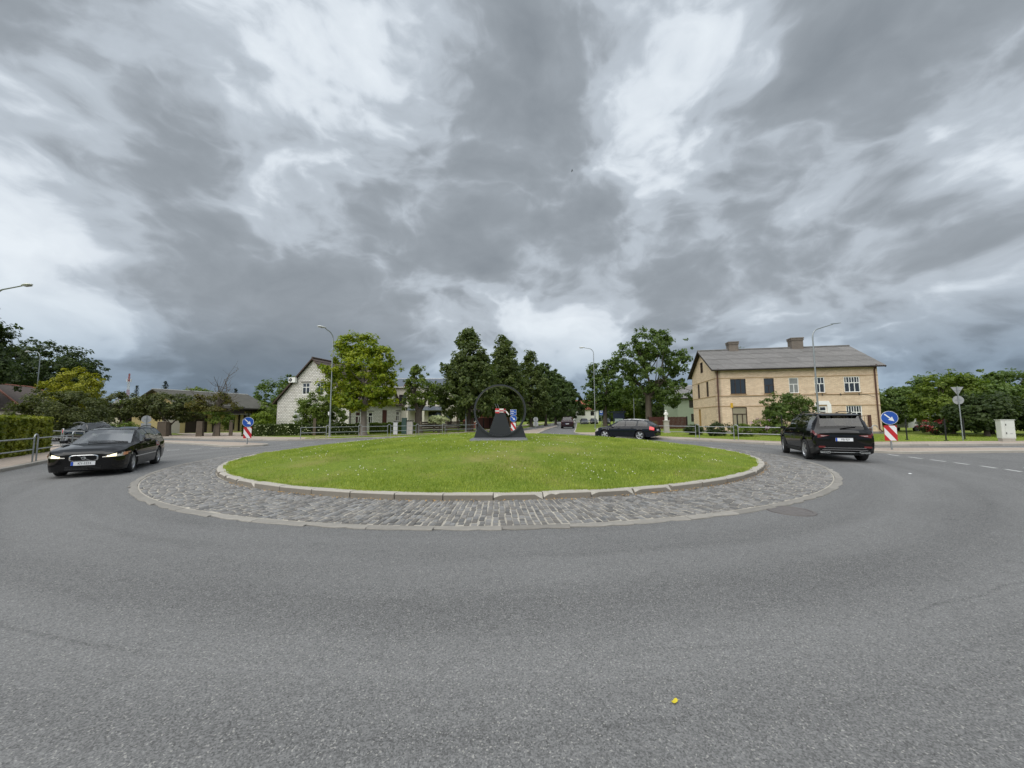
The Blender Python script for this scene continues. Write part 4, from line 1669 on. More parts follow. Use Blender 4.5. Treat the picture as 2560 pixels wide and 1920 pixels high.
def sign_back(label, x, y, rz, items, h, z=HB):
    t = thing('traffic_sign', label, 'sign', (x, y, z), rz, 'traffic signs seen from behind')
    b = MB()
    b.cyl((0, -.03, -.02), (0, -.03, h), .028, None, 8)
    b.build('post', M_POLE, t, True)
    for kind_, zc, r in items:
        if kind_ == 'disc':
            disc(r, 0, .012).build('sign_plate', M_SIGNBACK, t, loc=(0, 0, zc))
        elif kind_ == 'tri':
            flat([(0, -r), (r * .98, r * .7), (-r * .98, r * .7)], 0.004, zc).build('sign_plate', M_SIGNBACK, t)
        else:
            b = MB()
            for s_ in (-1, 1):
                b.box((s_ * r * .55, .004, zc), (r * .9, .012, r * 1.7))
            b.build('sign_plate', M_SIGNBACK, t)
        b = MB()
        b.box((0, -.008, zc), (r * 1.1, .012, .03))
        b.build('clamp', M_POLE, t)


sign_back('grey backs of a triangle and a disc on a tall post by the trees', 27.0, 23.0, radians(-20), [('tri', 3.0, .30), ('disc', 2.42, .26)], 3.25)
sign_back('grey disc back with two small plates beyond the black estate', -25.6, 26.7, radians(35), [('disc', 1.55, .26), ('pair', 1.06, .26)], 1.8, .095)
sign_back('grey disc back with two small plates on the far splitter island', 2.9, 47.0, radians(0), [('disc', 1.32, .29), ('pair', .78, .30)], 1.6, .095)


# ------------------------------------------------------------------ railings
def railing(label, p, q, hoop=True, group='tube railings round the roundabout', hoop_dir=None, z=HB):
    p, q = Vector((*p, 0)), Vector((*q, 0))
    d = q - p
    L = d.length - .26
    t = thing('railing', label, 'railing', (p.x, p.y, z), atan2(d.y, d.x), group)
    for x in (0.0, L):
        b = MB()
        b.cyl((x, 0, -.05), (x, 0, .87), .024, None, 8)
        b.build('post', M_GALV, t, True)
    for zz in (.84, .44):
        b = MB()
        b.cyl((.02, 0, zz), (L - .02, 0, zz), .021, None, 8)
        b.build('rail', M_GALV, t, True)
    if hoop:
        b = MB()
        pts = [(L + .13 - .13 * cos(pi * i / 8), 0, .87 + .11 * sin(pi * i / 8)) for i in range(9)]
        b.tube(pts, .024, 8)
        b.build('hoop', M_GALV, t, True)


for p, q, lab in [((-13.9, 8.6), (-15.6, 11.2), 'galvanised railing at the left picture edge before the clipped hedge'),
                  ((-15.6, 11.2), (-17.45, 14.1), 'galvanised railing in front of the clipped hedge, ending in a hoop'),
                  ((-17.45, 14.1), (-19.3, 16.9), 'galvanised railing running behind the bonnet of the black estate'),
                  ((-24.6, 22.0), (-27.2, 23.1), 'galvanised railing between the clipped hedge and the waiting dark car'),
                  ((-27.2, 23.1), (-31.5, 24.8), 'galvanised railing beside the weeping dark shrub on the left street'),
                  ((-15.9, 28.75), (-14.35, 30.1), 'galvanised railing nearest the arrow sign, before the long hedge'),
                  ((-14.35, 30.1), (-12.4, 31.55), 'galvanised railing behind which the lamp post stands'),
                  ((-12.4, 31.55), (-10.4, 32.75), 'galvanised railing in front of the yellowing maple trunk'),
                  ((-10.4, 32.75), (-8.3, 34.0), 'galvanised railing in front of the white and green meter boxes'),
                  ((-8.3, 34.0), (-6.2, 35.3), 'galvanised railing in front of the pale hydrangea and timber fence'),
                  ((-6.2, 35.3), (-3.4, 38.0), 'galvanised railing at the linden trunk, left of the sculpture'),
                  ((9.0, 31.2), (10.8, 28.8), 'galvanised railing behind the tail of the blue estate'),
                  ((10.8, 28.8), (12.7, 26.0), 'galvanised railing in front of the white statue'),
                  ((12.7, 26.0), (14.1, 23.9), 'galvanised railing in front of the pink hydrangeas'),
                  ((14.1, 23.9), (16.6, 21.5), 'galvanised railing reaching the left flank of the SUV'),
                  ((16.9, 21.2), (19.9, 20.85), 'galvanised railing between the SUV and the arrow sign')]:
    railing(lab, p, q)


# ------------------------------------------------------------------ lamp posts
M_LAMPHEAD = mat('lamp_head_white', (.55, .56, .55), .4, .2)
M_LAMPGLASS = mat('lamp_glass', (.30, .30, .27), .2, coat=.6)


def lamp(label, x, y, h, arm, az, style='cobra', z=HB, box=False):
    t = thing('street_lamp', label, 'street lamp', (x, y, z), az, 'street lamps')
    b = MB()
    b.cyl((0, 0, -.05), (0, 0, h * .16), .085, .08, 10)
    b.build('base_section', M_POLE, t, True)
    b = MB()
    pts = [(0, 0, h * .16), (0, 0, h * .5), (0, 0, h - 1.0)]
    rad = [.062, .055, .048]
    bend = 7
    rise = .25 if style == 'cobra' else .75
    for i in range(1, bend + 1):
        a = pi / 2 * i / bend * .86
        pts.append((.75 * (1 - cos(a)), 0, h - 1.0 + .75 * sin(a)))
        rad.append(.042)
    ex = pts[-1]
    pts.append((arm, 0, ex[2] + rise * .55))
    rad.append(.036)
    b.tube(pts, rad, 8)
    b.build('pole', M_POLE, t, True)
    hx, hz = pts[-1][0], pts[-1][2]
    if style == 'cobra':
        hd = MB()
        V, F = [], []
        prof = [(-.12, .05, .05), (.0, .085, .07), (.2, .14, .10), (.45, .145, .10), (.62, .09, .06), (.68, .02, .02)]
        n = 10
        for px_, w_, hh_ in prof:
            for i in range(n):
                a = 2 * pi * i / n
                V.append((hx + px_, w_ * cos(a), hz + .02 + hh_ * sin(a) * (1.0 if sin(a) > 0 else .45)))
        for i in range(len(prof) - 1):
            for j in range(n):
                F.append((i * n + j, i * n + (j + 1) % n, (i + 1) * n + (j + 1) % n, (i + 1) * n + j))
        F += [tuple(range(n - 1, -1, -1)), tuple(range((len(prof) - 1) * n, len(prof) * n))]
        hd.add(V, F)
        ho = hd.build('lamp_head', M_LAMPHEAD, t, True, 60)
        g_ = MB()
        g_.box((hx + .32, 0, hz - .04), (.44, .2, .035))
        g_.build('diffuser', M_LAMPGLASS, ho)
    else:
        hd = MB()
        V = [(hx - .1, -.05, hz + .0), (hx - .1, .05, hz), (hx + .75, .12, hz + .11), (hx + .75, -.12, hz + .11), (hx - .1, -.05, hz + .055), (hx - .1, .05, hz + .055), (hx + .72, .11, hz + .16), (hx + .72, -.11, hz + .16)]
        hd.add(V, [(3, 2, 1, 0), (4, 5, 6, 7), (0, 1, 5, 4), (1, 2, 6, 5), (2, 3, 7, 6), (3, 0, 4, 7)])
        ho = hd.build('lamp_head', M_POLE, t)
        g_ = MB()
        g_.add([(hx + .2, -.07, hz + .033), (hx + .2, .07, hz + .033), (hx + .68, .09, hz + .095), (hx + .68, -.09, hz + .095)], [(0, 1, 2, 3)])
        g_.build('diffuser', M_LAMPGLASS, ho)
    if box:
        b = MB()
        b.box((-.0, -.12, 1.95), (.2, .12, .3))
        b.build('meter_box', M_SIGNW, t)
    b = MB()
    b.cyl((0, 0, -.03), (0, 0, .05), .16, .13, 10)
    b.build('foot_collar', M_CONC2, t)


lamp('street lamp whose arm pokes in at the left picture edge', -31.0, 22.2, 9.55, 2.2, radians(-10))
lamp('street lamp rising behind the hip-roofed bungalow', -50.2, 40.0, 9.0, 1.9, radians(165))
lamp('street lamp curving left beside the white brick gable house', -15.6, 32.7, 9.4, .80, radians(238), box=True)
lamp('street lamp almost swallowed by the dark linden crowns', -5.1, 42.0, 9.2, 1.3, radians(5))
lamp('tall slim street lamp right of the avenue, arm to the left', 11.3, 52.0, 11.3, 1.3, radians(172))
lamp('street lamp with slanting arm in front of the yellow brick house', 23.3, 29.0, 8.55, 2.0, radians(12), 'led')
lamp('thin distant lamp post left of the oak trunk', 19.2, 60.0, 8.0, 1.2, radians(170))

# ------------------------------------------------------------------ boxes, posts, bus stop, statue
M_CAB = mat('cabinet_pale', (.60, .62, .57), .55, var=.10, vscale=3)
cb = thing('electrical_cabinet', 'tall pale electrical cabinet with two doors at the right picture edge', 'cabinet', (28.35, 22.0, HB - .01), radians(-22))
b = MB(); b.box((0, 0, .09), (.52, .34, .18)); b.build('base', M_CONC2, cb)
b = MB(); b.box((0, 0, .70), (.56, .38, 1.04)); b.build('housing', M_CAB, cb)
b = MB(); b.box((0, 0, 1.235), (.62, .44, .035)); b.build('lid', M_CAB, cb)
for zc_, h_ in ((.98, .40), (.50, .54)):
    b = MB(); b.box((.07, -.196, zc_), (.38, .012, h_)); d_ = b.build('door', M_CAB, cb)
    b = MB(); b.box((-.09, -.206, zc_ - .02), (.03, .02, .10)); b.build('handle', M_TRIM, d_)
b = MB(); b.box((-.205, -.196, .72), (.12, .010, .94)); b.build('side_panel', M_CAB, cb)
b = MB(); b.box((.10, -.204, .46), (.10, .004, .03)); b.build('warning_label', M_SIGNBACK, cb)
for i, (x, y, lab) in enumerate([(24.5, 23.8, 'thin black fence post nearest the yellow brick house'), (25.9, 22.9, 'thin black fence post left of the sign with grey backs'), (28.2, 23.9, 'thin black fence post just left of the pale cabinet')]):
    t = thing('fence_post', lab, 'fence post', (x, y, HB), 0, 'black fence posts on the right verge')
    b = MB(); b.box((0, 0, .62), (.05, .05, 1.26)); b.build('shaft', M_TRIM, t)
    b = MB(); b.box((0, 0, 1.27), (.065, .065, .04)); b.build('cap', M_TRIM, t)
    b = MB(); b.box((0, 0, .01), (.14, .14, .03)); b.build('foot_plate', M_TRIM, t)

M_NAVY = mat('shelter_navy', (.02, .028, .06), .4, .3)
bs = thing('bus_shelter', 'dark navy bus shelter with a pale poster under the trees', 'bus shelter', (17.0, 62.0, HB), radians(-6))
b = MB(); b.box((0, 0, 2.35), (2.1, 4.0, .16)); b.build('roof', M_NAVY, bs)
for sx_ in (-.8, .8):
    for sy_ in (-1.85, 1.85):
        b = MB(); b.box((sx_, sy_, 1.15), (.12, .12, 2.3)); b.build('post', M_NAVY, bs)
b = MB(); b.box((0, -1.9, .72), (1.25, .05, 1.15)); b.build('poster', mat('poster_pale', (.36, .42, .43), .4), bs)
b = MB(); b.box((0, -1.88, 1.75), (1.5, .06, .9)); b.build('head_panel', M_NAVY, bs)
b = MB(); b.box((.78, 0, 1.2), (.03, 3.6, 1.9)); b.build('glass_panel', M_GLASS, bs)
b = MB(); b.box((.5, 0, .45), (.4, 3.0, .05)); b.build('bench', M_TRIM, bs)
st = thing('bus_stop_sign', 'blue and white bus stop sign on a thin post left of the shelter', 'sign', (14.0, 60.0, HB), 0)
b = MB(); b.cyl((0, 0, 0), (0, 0, 2.5), .03, None, 8); b.build('post', M_POLE, st, True)
b = MB(); b.box((0, -.04, 2.2), (.56, .02, .74)); pl_ = b.build('board', M_BLUE, st)
b = MB(); b.box((0, -.053, 2.38), (.36, .006, .30)); b.build('bus_pictogram', M_SIGNW, pl_)
b = MB(); b.box((0, -.058, 2.42), (.28, .004, .10)); b.build('pictogram_window', M_BLUE, pl_)
b = MB(); b.box((0, -.053, 1.98), (.44, .006, .035)); b.build('text_line', M_SIGNW, pl_)

M_STAT = mat('statue_white', (.70, .69, .65), .7, var=.08)
sx_, sy_ = 14.6, 36.2
pd = thing('pedestal', 'square pale stone pedestal under the white statue behind the railing', 'pedestal', (sx_, sy_, HB - .01), radians(-10))
b = MB(); b.box((0, 0, .05), (.58, .58, .10)); b.build('base', M_CONC2, pd)
b = MB(); b.box((0, 0, .60), (.44, .44, 1.02), taper=.94); b.build('shaft', M_CONC2, pd)
b = MB(); b.box((0, 0, 1.15), (.52, .52, .08)); b.build('cap', M_CONC2, pd)
stt = thing('statue', 'small white standing figure statue on the square pedestal', 'statue', (sx_, sy_, HB + 1.18), radians(-10))
b = MB()
b.lathe([(0.0, 0), (.17, 0), (.17, .05), (.13, .07), (.145, .25), (.12, .45), (.135, .58), (.15, .68), (.12, .75), (.055, .78), (.05, .80), (.075, .85), (.082, .90), (.065, .96), (.0, .985)], 14, 0, 'z')
for s_ in (-1, 1):
    b.tube([(s_ * .13, 0, .70), (s_ * .165, -.04, .55), (s_ * .06, -.14, .52)], [.05, .045, .035], 8)
b.build('figure', M_STAT, stt, True, 60)

# meter boxes and pillars by the timber fence
t = thing('meter_box', 'slim white meter box standing by the railing', 'meter box', (-11.05, 36.2, HB), .1)
b = MB(); b.box((0, 0, .58), (.36, .26, 1.12)); b.build('housing', M_SIGNW, t)
b = MB(); b.box((0, 0, 1.18), (.30, .28, .10)); b.build('cap', M_TRIM, t)
b = MB(); b.box((0, -.135, .65), (.28, .012, .8)); b.build('door', M_SIGNW, t)
M_GREENBOX = mat('box_green', (.05, .10, .085), .45)
t = thing('meter_box', 'tall dark green meter box between the white box and the plastered pillar', 'meter box', (-10.45, 37.0, HB), .1)
b = MB(); b.box((0, 0, .75), (.46, .32, 1.5)); b.build('housing', M_GREENBOX, t)
b = MB(); b.box((0, -.165, .8), (.38, .012, 1.2)); b.build('door', M_GREENBOX, t)
b = MB(); b.box((0, 0, 1.52), (.5, .36, .05)); b.build('lid', M_GREENBOX, t)
M_PLAST = mat('plaster_pillar', (.46, .44, .40), .9, var=.2, vscale=3, bump=.4)
t = thing('gate_pillar', 'pale plastered gate pillar with dark cap beside the green meter box', 'pillar', (-9.9, 37.0, HB), .1)
b = MB(); b.box((0, 0, .6), (.52, .52, 1.24)); b.build('shaft', M_PLAST, t)
b = MB(); b.box((0, 0, 1.26), (.62, .62, .08)); b.build('cap', M_TRIM, t)
M_STONE = mat('rough_stone', (.12, .095, .07), .95, var=.3, vscale=3, bump=.9, bscale=14)
for x, y, w, h, lab in [(-31.5, 34.5, .66, 1.3, 'broad weathered gatepost left of the barn doors'), (-28.0, 34.3, .46, 1.3, 'weathered gatepost right of the barn doors'), (-26.4, 34.3, .30, 1.25, 'narrow grey gatepost beside the half-bare tree'), (-25.6, 34.8, .24, 1.38, 'thinnest gatepost, at the yellow barn wall'), (-18.1, 35.0, .24, 1.5, 'lone wooden post standing in the long hedge')]:
    t = thing('gatepost', lab, 'gatepost', (x, y, HB - .02), radians(20), 'weathered gateposts along the left driveway')
    b = MB(); b.box((0, 0, h / 2), (w, w, h), taper=.93); b.build('shaft', M_STONE, t)
    b = MB(); b.box((0, 0, h + .02), (w * 1.04, w * 1.04, .05), taper=.8); b.build('cap', M_STONE, t)

# manhole cover
mh = MB()
prof = [(0, .006), (.06, .010), (.07, .004), (.11, .004), (.12, .010), (.16, .010), (.17, .004), (.21, .004), (.22, .010), (.26, .010), (.27, .004), (.295, .004), (.30, .012), (.35, .012), (.36, -.01)]
mh.lathe(prof, 40)
o = mh.build('manhole_cover', mat('cast_iron', (.13, .12, .115), .7, .2, var=.35, vscale=8), None, True, 20, loc=(4.72, 6.62, .003))
tag(o, 'round cast iron manhole cover beside the cobbled apron', 'manhole cover')
# yellow leaf on the asphalt
b = MB()
lf = []
for i in range(14):
    a = 2 * pi * i / 14
    r_ = .030 * (1 + .18 * cos(2 * a))
    lf.append((r_ * 1.15 * cos(a), r_ * .8 * sin(a), .010 + .012 * (cos(a) ** 2) + .004 * sin(3 * a)))
b.add([(0, 0, .006)] + lf, [(0, 1 + i, 1 + (i + 1) % 14) for i in range(14)])
o = link('fallen_leaf', None, None, (.905, 2.29, 0.0), .6)
tag(o, 'single yellow fallen leaf lying on the asphalt in front', 'leaf')
o.scale = (.6, .6, .6)
b.build('blade', mat('leaf_yellow', (.55, .46, .04), .85, var=.35, vscale=40, spec=.15), o, True, 80)
b = MB(); b.tube([(.03, 0, .014), (.045, -.006, .012), (.058, -.016, .010)], [.0022, .0018, .0012], 5); b.build('stalk', mat('leaf_stalk', (.60, .48, .12), .6), o)
b = MB(); b.add([(0.02 * cos(i * pi / 3) + .004 * (i % 2), .02 * sin(i * pi / 3), .003) for i in range(6)] + [(0, 0, .012)], [(i, (i + 1) % 6, 6) for i in range(6)])
o = b.build('pale_pebble', M_SIGNW, None, loc=(11.0, 10.7, .0)); tag(o, 'small white pebble on the asphalt below the SUV', 'pebble')
o.scale = (2.2, 2.2, 2.2)
# a bird far up
b = MB()
b.tube([(-.16, 0, 0), (0, 0, .02), (.2, 0, .0)], [.02, .06, .015], 6)
for s_ in (-1, 1):
    b.add([(-.05, 0, .02), (.09, 0, .02), (.03, s_ * .25, .10), (-.08, s_ * .48, .05)], [(0, 1, 2, 3)])
o = b.build('bird', M_TRIM, None, loc=(10.2, 60.0, 42.6)); tag(o, 'tiny dark bird flying high against the clouds', 'bird')
# ================================================================== BUILDINGS
M_PANE = mat('window_glass', (.016, .020, .024), .05, spec=.9, coat=1.0)
M_CURT = mat('window_glass_curtained', (.24, .25, .24), .12, spec=.6, var=.25, vscale=2.2)
M_CURT2 = mat('window_glass_beige_blind', (.32, .29, .21), .15, spec=.5, var=.2, vscale=2)
M_FRW = mat('window_frame_white', (.82, .82, .80), .45)
M_FRD = mat('window_frame_brown', (.05, .028, .018), .5)
M_YBRICK = brickmat('yellow_brick', (.80, .63, .455), (.66, .49, .335), (.55, .45, .35), .27, .09, .010, .20, stain=.2)
M_WBRICK = brickmat('white_brick', (.76, .74, .70), (.62, .595, .55), (.27, .255, .235), .40, .19, .024, .16)
M_BAND = mat('brick_band', (.33, .21, .10), .9, var=.2)
M_PLINTH = mat('plinth_grey', (.22, .21, .195), .9, var=.2, vscale=2, bump=.4)
M_ROOFG = mat('roof_fibre_cement', (.165, .16, .155), .85, var=.55, vscale=1.3, bump=.4, bscale=30, objrand=.10)
M_ROOFT = mat('roof_brown_tile', (.075, .055, .045), .8, var=.3, vscale=2, bump=.8, bscale=12)
M_ROOFB = mat('roof_blue_grey', (.085, .105, .135), .35, .2, var=.1)
M_WOODDK = mat('dark_timber', (.022, .016, .013), .8, var=.4, vscale=3, bump=.4)
M_DOORBR = mat('brown_door_boards', (.035, .022, .016), .75, var=.3, vscale=3)
M_YPLAST = mat('yellow_plaster', (.52, .42, .21), .9, var=.12)
M_BEIGE = mat('beige_plaster', (.58, .52, .42), .9, var=.1)
M_CREAM = mat('cream_plaster', (.66, .62, .54), .9, var=.08)
M_RUST = mat('rusty_downpipe', (.085, .035, .025), .7, var=.4, vscale=4)
M_REDWOOD = mat('red_painted_wood', (.075, .018, .014), .7, var=.2)


class Wall:
    """vertical wall in a building's local frame: origin o, direction d (unit), outward normal n"""
    def __init__(self, o, d, n):
        self.o, self.d, self.n = Vector((*o, 0)), Vector((*d, 0)), Vector((*n, 0))

    def p(self, s, z, out=0.0):
        v = self.o + self.d * s + self.n * out
        return (v.x, v.y, z)

    def panel(self, b, L, z0, z1, holes, t=.16, mi=0, s0=0.0):
        ss = sorted({s0, L} | {h[0] for h in holes} | {h[1] for h in holes})
        zs = sorted({z0, z1} | {h[2] for h in holes} | {h[3] for h in holes})
        for a, c in zip(ss, ss[1:]):
            for e, f_ in zip(zs, zs[1:]):
                ms, mz = (a + c) / 2, (e + f_) / 2
                if any(h[0] < ms < h[1] and h[2] < mz < h[3] for h in holes):
                    continue
                b.add([self.p(a, e), self.p(c, e), self.p(c, f_), self.p(a, f_)], [(0, 1, 2, 3)], mi)
        for a, c, e, f_ in holes:
            q = [(a, e), (c, e), (c, f_), (a, f_)]
            for (s1, z1_), (s2, z2_) in zip(q, q[1:] + q[:1]):
                b.add([self.p(s1, z1_), self.p(s2, z2_), self.p(s2, z2_, -t), self.p(s1, z1_, -t)], [(0, 1, 2, 3)], mi)

    def bar(self, b, s0, s1, z0, z1, o0, o1, mi=0):
        V = [self.p(s, z, o) for z in (z0, z1) for s, o in ((s0, o0), (s1, o0), (s1, o1), (s0, o1))]
        b.add(V, [(3, 2, 1, 0), (4, 5, 6, 7), (0, 1, 5, 4), (1, 2, 6, 5), (2, 3, 7, 6), (3, 0, 4, 7)], mi)

    def window(self, parent, a, c, e, f_, fm, pm, transom=None, mull=(), top_mull=(), fw=.07, name='window', sill=None, depth=.10):
        b = MB()
        o0, o1 = -depth, -depth + .06
        self.bar(b, a, a + fw, e, f_, o0, o1)
        self.bar(b, c - fw, c, e, f_, o0, o1)
        self.bar(b, a + fw, c - fw, f_ - fw, f_, o0, o1)
        self.bar(b, a + fw, c - fw, e, e + fw, o0, o1)
        zt = f_
        if transom is not None:
            zt = e + (f_ - e) * transom
            self.bar(b, a + fw, c - fw, zt - fw * .5, zt + fw * .5, o0, o1)
        for m_ in mull:
            s = a + (c - a) * m_
            self.bar(b, s - fw * .45, s + fw * .45, e + fw, (zt - fw * .5) if transom is not None else f_ - fw, o0, o1 - .004)
        for m_ in top_mull:
            s = a + (c - a) * m_
            self.bar(b, s - fw * .3, s + fw * .3, zt + fw * .5, f_ - fw, o0, o1 - .004)
        fo = b.build(name, fm, parent)
        b = MB()
        b.add([self.p(a, e, -depth + .02), self.p(c, e, -depth + .02), self.p(c, f_, -depth + .02), self.p(a, f_, -depth + .02)], [(0, 1, 2, 3)])
        b.build('pane', pm, fo)
        if sill:
            b = MB()
            self.bar(b, a - .05, c + .05, e - .06, e - .004, -.05, .06)
            b.build('sill', sill, fo)
        return fo


def gable(b, w, L, z, hr, mi=0):
    b.add([w.p(0, z), w.p(L, z), w.p(L / 2, hr)], [(0, 1, 2)], mi)


# ------------------------------------------------------------------ yellow brick house (local x along the front, y to the back)
yh = thing('brick_house', 'two-storey yellow brick house with grey corrugated roof and two chimneys', 'house', (18.834, 35.029, 0), -.19)
LY, DY, EV, RG = 12.93, 7.74, 6.12, 8.33
wf = Wall((0, 0), (1, 0), (0, -1))
wl = Wall((0, DY), (0, -1), (-1, 0))
wr = Wall((LY, 0), (0, 1), (1, 0))
wb = Wall((LY, DY), (-1, 0), (0, 1))
up = [(1.25, 2.54), (4.04, 4.86), (6.06, 6.84), (8.08, 8.88), (10.35, 11.58)]
holes_f = [(a, c, 3.68, 5.06) for a, c in up] + [(1.28, 2.52, .62, 2.48), (4.0, 4.85, .62, 2.48), (8.27, 8.9, .35, 2.5), (10.36, 11.56, .98, 2.54)]
b = MB()
wf.panel(b, LY, .30, EV, holes_f)
hl = [(DY - 4.5, DY - 3.55, 5.95, 6.0)]
holes_l = [(DY - 5.80, DY - 5.05, 3.56, 5.06), (DY - 2.85, DY - 2.1, 3.58, 5.06), (DY - 5.8, DY - 5.0, .35, 2.42)]
wl.panel(b, DY, .30, EV, holes_l)
wr.panel(b, DY, .30, EV, [])
wb.panel(b, LY, .30, EV, [])
# attic gables (left one with a small window opening)
gz = lambda s: EV + (RG - EV) * (1 - abs(s - DY / 2) / (DY / 2))
a0, a1 = DY - 4.42, DY - 3.6
b.add([wl.p(0, EV), wl.p(a0, EV), wl.p(a0, gz(a0))], [(0, 1, 2)])
b.add([wl.p(a1, EV), wl.p(DY, EV), wl.p(a1, gz(a1))], [(0, 1, 2)])
b.add([wl.p(a0, 7.2), wl.p(a1, 7.2), wl.p(a1, gz(a1)), wl.p(DY / 2, RG), wl.p(a0, gz(a0))], [(0, 1, 2, 3, 4)])
gable(b, wr, DY, EV, RG)
b.build('wall', M_YBRICK, yh)
b = MB()
for w_, L_ in ((wf, LY), (wl, DY), (wr, DY)):
    w_.bar(b, -.04, L_ + .04, -.05, .30, -.1, .05)
b.build('plinth', M_PLINTH, yh)
for zz in (2.56, 3.52, 5.14):
    b = MB()
    wf.bar(b, -.02, LY + .02, zz - .025, zz + .025, -.01, .03)
    wl.bar(b, 0, DY - .03, zz - .025, zz + .025, -.01, .03)
    b.build('string_course', M_BAND, yh)
# windows
wf.window(yh, 1.25, 2.54, 3.68, 5.06, M_FRD, M_PANE, mull=(.33, .68), fw=.05, sill=M_BAND)
wf.window(yh, 4.04, 4.86, 3.68, 5.06, M_FRD, M_PANE, transom=.55, mull=(.5,), fw=.05, sill=M_BAND)
wf.window(yh, 6.06, 6.84, 3.68, 5.06, M_FRW, M_CURT, transom=.58, mull=(.5,), fw=.06, sill=M_BAND)
wf.window(yh, 8.08, 8.88, 3.68, 5.06, M_FRW, M_PANE, transom=.58, mull=(.5,), top_mull=(.33, .66), fw=.06, sill=M_BAND)
wf.window(yh, 10.35, 11.58, 3.68, 5.06, M_FRW, M_PANE, transom=.60, mull=(.34, .66), top_mull=(.17, .34, .5, .66, .83), fw=.07, sill=M_BAND)
wf.window(yh, 10.36, 11.56, .98, 2.54, M_FRW, M_PANE, transom=.62, mull=(.34, .66), top_mull=(.17, .34, .5, .66, .83), fw=.07, sill=M_BAND)
wf.window(yh, 1.28, 2.52, .62, 2.48, M_FRD, M_CURT2, transom=.66, mull=(.34, .68), fw=.07, sill=M_BAND)
wf.window(yh, 4.0, 4.85, .62, 2.48, M_FRD, M_PANE, transom=.66, mull=(.5,), fw=.05, sill=M_BAND)
wl.window(yh, DY - 5.80, DY - 5.05, 3.56, 5.06, M_FRD, M_PANE, mull=(.5,), fw=.06)
wl.window(yh, DY - 2.85, DY - 2.1, 3.58, 5.06, M_FRD, M_PANE, mull=(.5,), fw=.06)
wl.window(yh, a0, a1, EV, 7.2, M_FRD, M_PANE, transom=.5, mull=(.5,), fw=.06)
d_ = wl.window(yh, DY - 5.8, DY - 5.0, .35, 2.42, mat('door_ochre', (.36, .22, .07), .6), mat('door_ochre', (.36, .22, .07), .6), fw=.08, name='side_door')
# white front door with its surround
d_ = wf.window(yh, 8.27, 8.9, .35, 2.5, M_FRW, M_PANE, transom=.80, mull=(), fw=.10, name='front_door')
b = MB(); wf.bar(b, 8.37, 8.80, .40, 1.05, -.07, -.03); b.build('lower_panel', M_FRW, d_)
b = MB()
wf.bar(b, 7.95, 8.26, .3, 2.62, -.02, .05)
wf.bar(b, 8.91, 9.22, .3, 2.62, -.02, .05)
V = [wf.p(7.95, 2.62, .05), wf.p(9.22, 2.62, .05), wf.p(9.05, 2.95, .05), wf.p(8.12, 2.95, .05), wf.p(7.95, 2.5, -.02), wf.p(9.22, 2.5, -.02), wf.p(9.05, 2.95, -.02), wf.p(8.12, 2.95, -.02)]
b.add(V, [(0, 1, 2, 3), (3, 2, 6, 7), (0, 3, 7, 4), (1, 5, 6, 2)])
b.build('door_surround', M_FRW, yh)
b = MB(); wf.bar(b, 7.9, 9.25, .0, .30, .06, .9); b.build('door_step', M_PLINTH, yh)
# downpipes
for s_, mm in ((.16, M_RUST), (12.68, M_RUST)):
    b = MB()
    b.tube([wf.p(s_, 6.02, .36), wf.p(s_, 5.92, .34), wf.p(s_, 5.62, .09), wf.p(s_, 5.4, .075), wf.p(s_, .5, .075), wf.p(s_ + .12, .28, .2)], .055, 8)
    b.build('downpipe', mm, yh, True)
b = MB(); wf.bar(b, 1.16, 1.36, 2.42, 2.86, .01, .05); b.build('yellow_sign', mat('sign_yellow', (.62, .36, .02), .5), yh)
for s_ in (8.6, 10.0, 11.4):
    b = MB(); b.cyl(wf.p(s_, 3.56, .03), wf.p(s_, 3.42, .10), .05, .03, 8); b.build('cable_bracket', M_TRIM, yh)
b = MB(); b.tube([wf.p(.4, 3.42, .04), wf.p(3, 3.45, .04), wf.p(7, 3.50, .04), wf.p(12.0, 3.47, .04), wf.p(12.6, 3.2, .05)], .012, 5); b.build('cable', M_TRIM, yh)
# roof: corrugated sheets laid in courses
roof = link('roof', None, yh)
og, oe = .38, .42
sl = (RG - EV) / (DY / 2)
ang = math.atan(sl)
for side in (0, 1):
    ncol, nrow = 12, 4
    run = DY / 2 + oe
    slope = run / cos(ang)
    sw, sh = (LY + 2 * og) / ncol, slope / nrow
    nc = 15
    V, F = [], []
    for j, t_ in enumerate((0.0, sh + .10)):
        for i in range(nc + 1):
            V.append((i * sw / nc, t_, .028 * (1 if i % 2 else -1) * .8))
    for i in range(nc):
        F.append((i, i + 1, nc + 2 + i, nc + 1 + i))
    for j, t_ in enumerate((0.0,)):
        o_ = len(V)
        for i in range(nc + 1):
            V.append((i * sw / nc, t_, .028 * (1 if i % 2 else -1) * .8 - .02))
        for i in range(nc):
            F.append((o_ + i, o_ + i + 1, i + 1, i))
    mb = MB(); mb.add(V, F)
    o = mb.build('roof_sheet', M_ROOFG)
    me_ = o.data
    bpy.data.objects.remove(o)
    for c_ in range(ncol):
        for r_ in range(nrow):
            ln = (nrow - 1 - r_) * sh     # distance from the eave measured up the slope is r_*sh
            up_ = r_ * sh
            y_ = -oe + up_ * cos(ang)
            z_ = EV - oe * sl + up_ * sin(ang) + .05 + .012
            o = link('roof_sheet', me_, roof)
            jit = random.uniform(-.006, .006)
            if side == 0:
                o.location = (-og + c_ * sw, y_, z_ + jit)
                o.rotation_euler = (ang - .012, 0, 0)
            else:
                o.location = (-og + (c_ + 1) * sw, DY - y_, z_ + jit)
                o.rotation_euler = (ang - .012, 0, pi)
b = MB()
